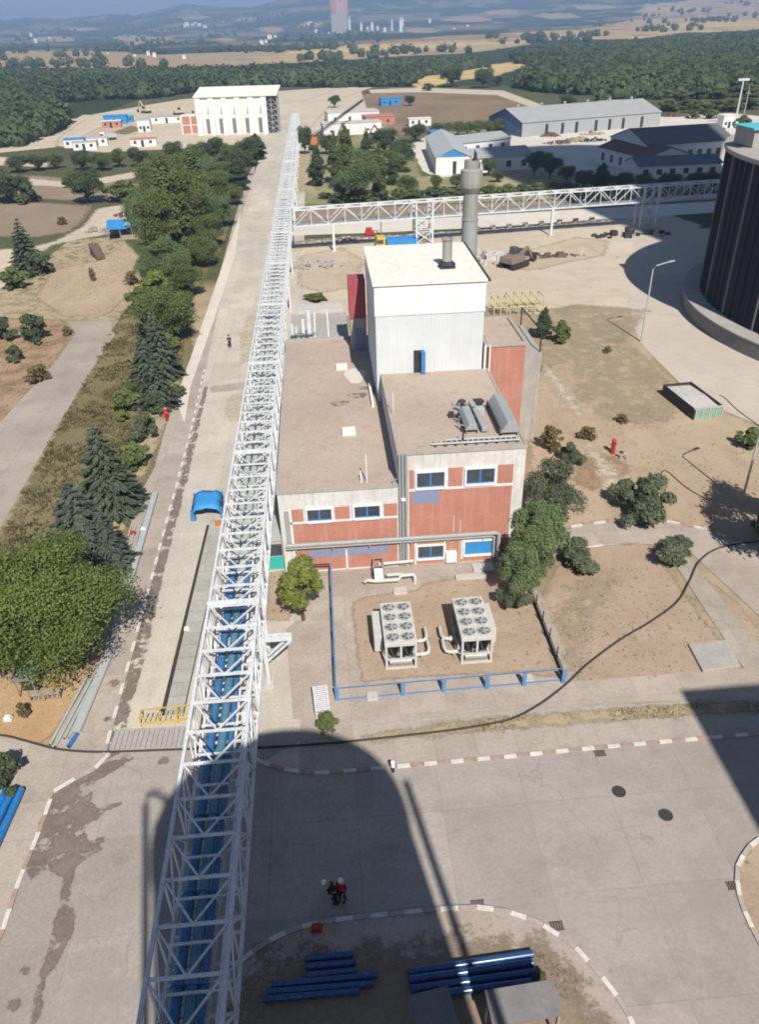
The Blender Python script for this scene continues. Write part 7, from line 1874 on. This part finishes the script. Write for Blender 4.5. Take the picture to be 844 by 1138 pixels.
wood('scrub', [([(-100, 60), (300, 52), (430, 40), (430, 66), (240, 76), (90, 77), (-100, 77)], 700), ([(430, 62), (520, 42), (640, 34), (720, 12), (900, -4), (900, 24), (700, 42), (560, 58)], 700), ([(0, 24), (300, 12), (420, 24), (420, 45), (200, 52), (0, 58)], 1200)], 9, 2.6, 5.5, 420)

# ------------------------------------------------------------------ people
def person(px, label, top='red_cloth', legs='dark_cloth', hat='helmet', pose='stand', rz=0.0, z=0.0):
    q = g(*px)
    t = thing('person', (q.x, q.y, z), label, 'person', rz=rz)
    bend = {'stand': 0.0, 'bend': 0.75}[pose]
    def up_pt(x, y, zz):      # bend the upper body forward at the hip
        dz = zz - .95
        return Vector((x, y + math.sin(bend) * dz + math.cos(bend) * 0, .95 + math.cos(bend) * dz)) if dz > 0 else Vector((x, y, zz))
    J = []; E = []; Rr = []
    def add(p, r_, par=None):
        J.append(tuple(p)); Rr.append(r_)
        if par is not None: E.append((par, len(J) - 1))
        return len(J) - 1
    pel = add((0, 0, .95), .135)
    wst = add(up_pt(0, 0, 1.12), .125, pel); ch = add(up_pt(0, .01, 1.33), .15, wst); nk = add(up_pt(0, .0, 1.48), .06, ch)
    hd0 = add(up_pt(0, .02, 1.58), .085, nk); hd1 = add(up_pt(0, .02, 1.70), .08, hd0)
    nose = add(up_pt(0, .115, 1.61), .02, hd0)
    for s in (-1, 1):
        hp = add((.1 * s, 0, .88), .10, pel); kn = add((.11 * s, .04 if s > 0 else .02, .5), .068, hp); an = add((.12 * s, -.02 + .06 * s, .09), .045, kn); add((.13 * s, .17 + .06 * s, .05), .04, an)
        sh = add(up_pt(.19 * s, 0, 1.40), .065, ch); el = add(up_pt(.27 * s, .05, 1.13), .048, sh)
        hx = up_pt(.22 * s, .24, 1.02); wr = add(hx, .034, el)
        pm = add(hx + Vector((-.01 * s, .07, -.02)), .035, wr)
        for k_, (dx, l_) in enumerate(((-.03, .07), (-.01, .085), (.012, .08), (.03, .062))):
            f1 = add(hx + Vector((dx, .11, -.03)), .0095, pm); add(hx + Vector((dx, .11 + l_ * .5, -.06)), .0085, f1)
        th = add(hx + Vector((-.045 * s, .06, -.02)), .011, wr); add(hx + Vector((-.055 * s, .10, -.05)), .009, th)
    me_ = bpy.data.meshes.new('body'); me_.from_pydata(J, E, []); me_.materials.append(M['skin'])
    o = bpy.data.objects.new('body', me_); COL.objects.link(o); o.parent = t
    sk = o.modifiers.new('skin', 'SKIN'); sub = o.modifiers.new('smooth', 'SUBSURF'); sub.levels = 1; sub.render_levels = 1
    for i, v in enumerate(me_.skin_vertices[0].data): v.radius = (Rr[i], Rr[i]); v.use_root = (i == pel)
    def garment(name, ids, mat, grow):
        mp = {k_: n for n, k_ in enumerate(ids)}
        m3 = bpy.data.meshes.new(name); m3.from_pydata([J[k_] for k_ in ids], [(mp[a], mp[b]) for a, b in E if a in mp and b in mp], []); m3.materials.append(M[mat])
        o3 = bpy.data.objects.new(name, m3); COL.objects.link(o3); o3.parent = t
        o3.modifiers.new('skin', 'SKIN'); sb = o3.modifiers.new('smooth', 'SUBSURF'); sb.levels = 1; sb.render_levels = 1
        for i, v in enumerate(m3.skin_vertices[0].data): v.radius = (Rr[ids[i]] * grow + .012,) * 2; v.use_root = (i == 0)
    # joint order per side: hp kn an toe sh el wr pm + fingers(8) + thumb(2)
    first = nose + 1; per = 18
    hips = [first + per * s + k_ for s in (0, 1) for k_ in (0, 1, 2)]
    arms = [first + per * s + k_ for s in (0, 1) for k_ in (4, 5, 6)]
    garment('jacket', [pel, wst, ch] + arms, top, 1.12)
    garment('trousers', [pel] + hips, legs, 1.15)
    c = up_pt(0, .02, 1.69)
    m_ = MB().lathe([(.145, 0), (.13, .02), (.118, .03), (.112, .08), (.08, .125), (.02, .14)], 16)
    hh = m_.build('helmet' if hat == 'helmet' else 'hair', hat, t, smooth=True, loc=c); hh.rotation_euler = (-bend * .6, 0, 0)
    m_ = MB()
    for s in (-1, 1): m_.box(.12 * s - .05, .12 * s + .05, -.08 + .06 * s, .20 + .06 * s, 0, .1)
    m_.build('boots', 'black_rubber', t, bevel=.02)
    return t
person((381, 1001), 'person in red jacket and white helmet standing in the dark shade', rz=2.6, z=.05)
person((374, 1003), 'person in dark clothes and white helmet bending over in the dark shade', 'dark_cloth', pose='bend', rz=1.3, z=.05)
person((186, 468), 'person in bright red clothes by the roadside pines', 'red_cloth', 'red_cloth', 'dark_cloth', rz=.5, z=.05)
person((256, 387), 'person in dark clothes walking alone on the long pale road', 'dark_cloth', 'dark_cloth', 'dark_cloth', rz=.2, z=.05)

# ------------------------------------------------------------------ air
hm_ = NT('haze_air'); nt_ = hm_.t
nt_.nodes.remove(hm_.b)
pv = nt_.nodes.new('ShaderNodeVolumePrincipled')
pv.inputs['Color'].default_value = (0.42, 0.62, 1.0, 1); pv.inputs['Density'].default_value = HAZE = 0.00026
pv.inputs['Anisotropy'].default_value = 0.0
nt_.links.new(pv.outputs[0], nt_.nodes['Material Output'].inputs['Volume'])
hz_o = MB().box(-9700, 9700, -9700, 9700, -40, 620).build('haze', hm_.m)
tag(hz_o, kind='stuff')
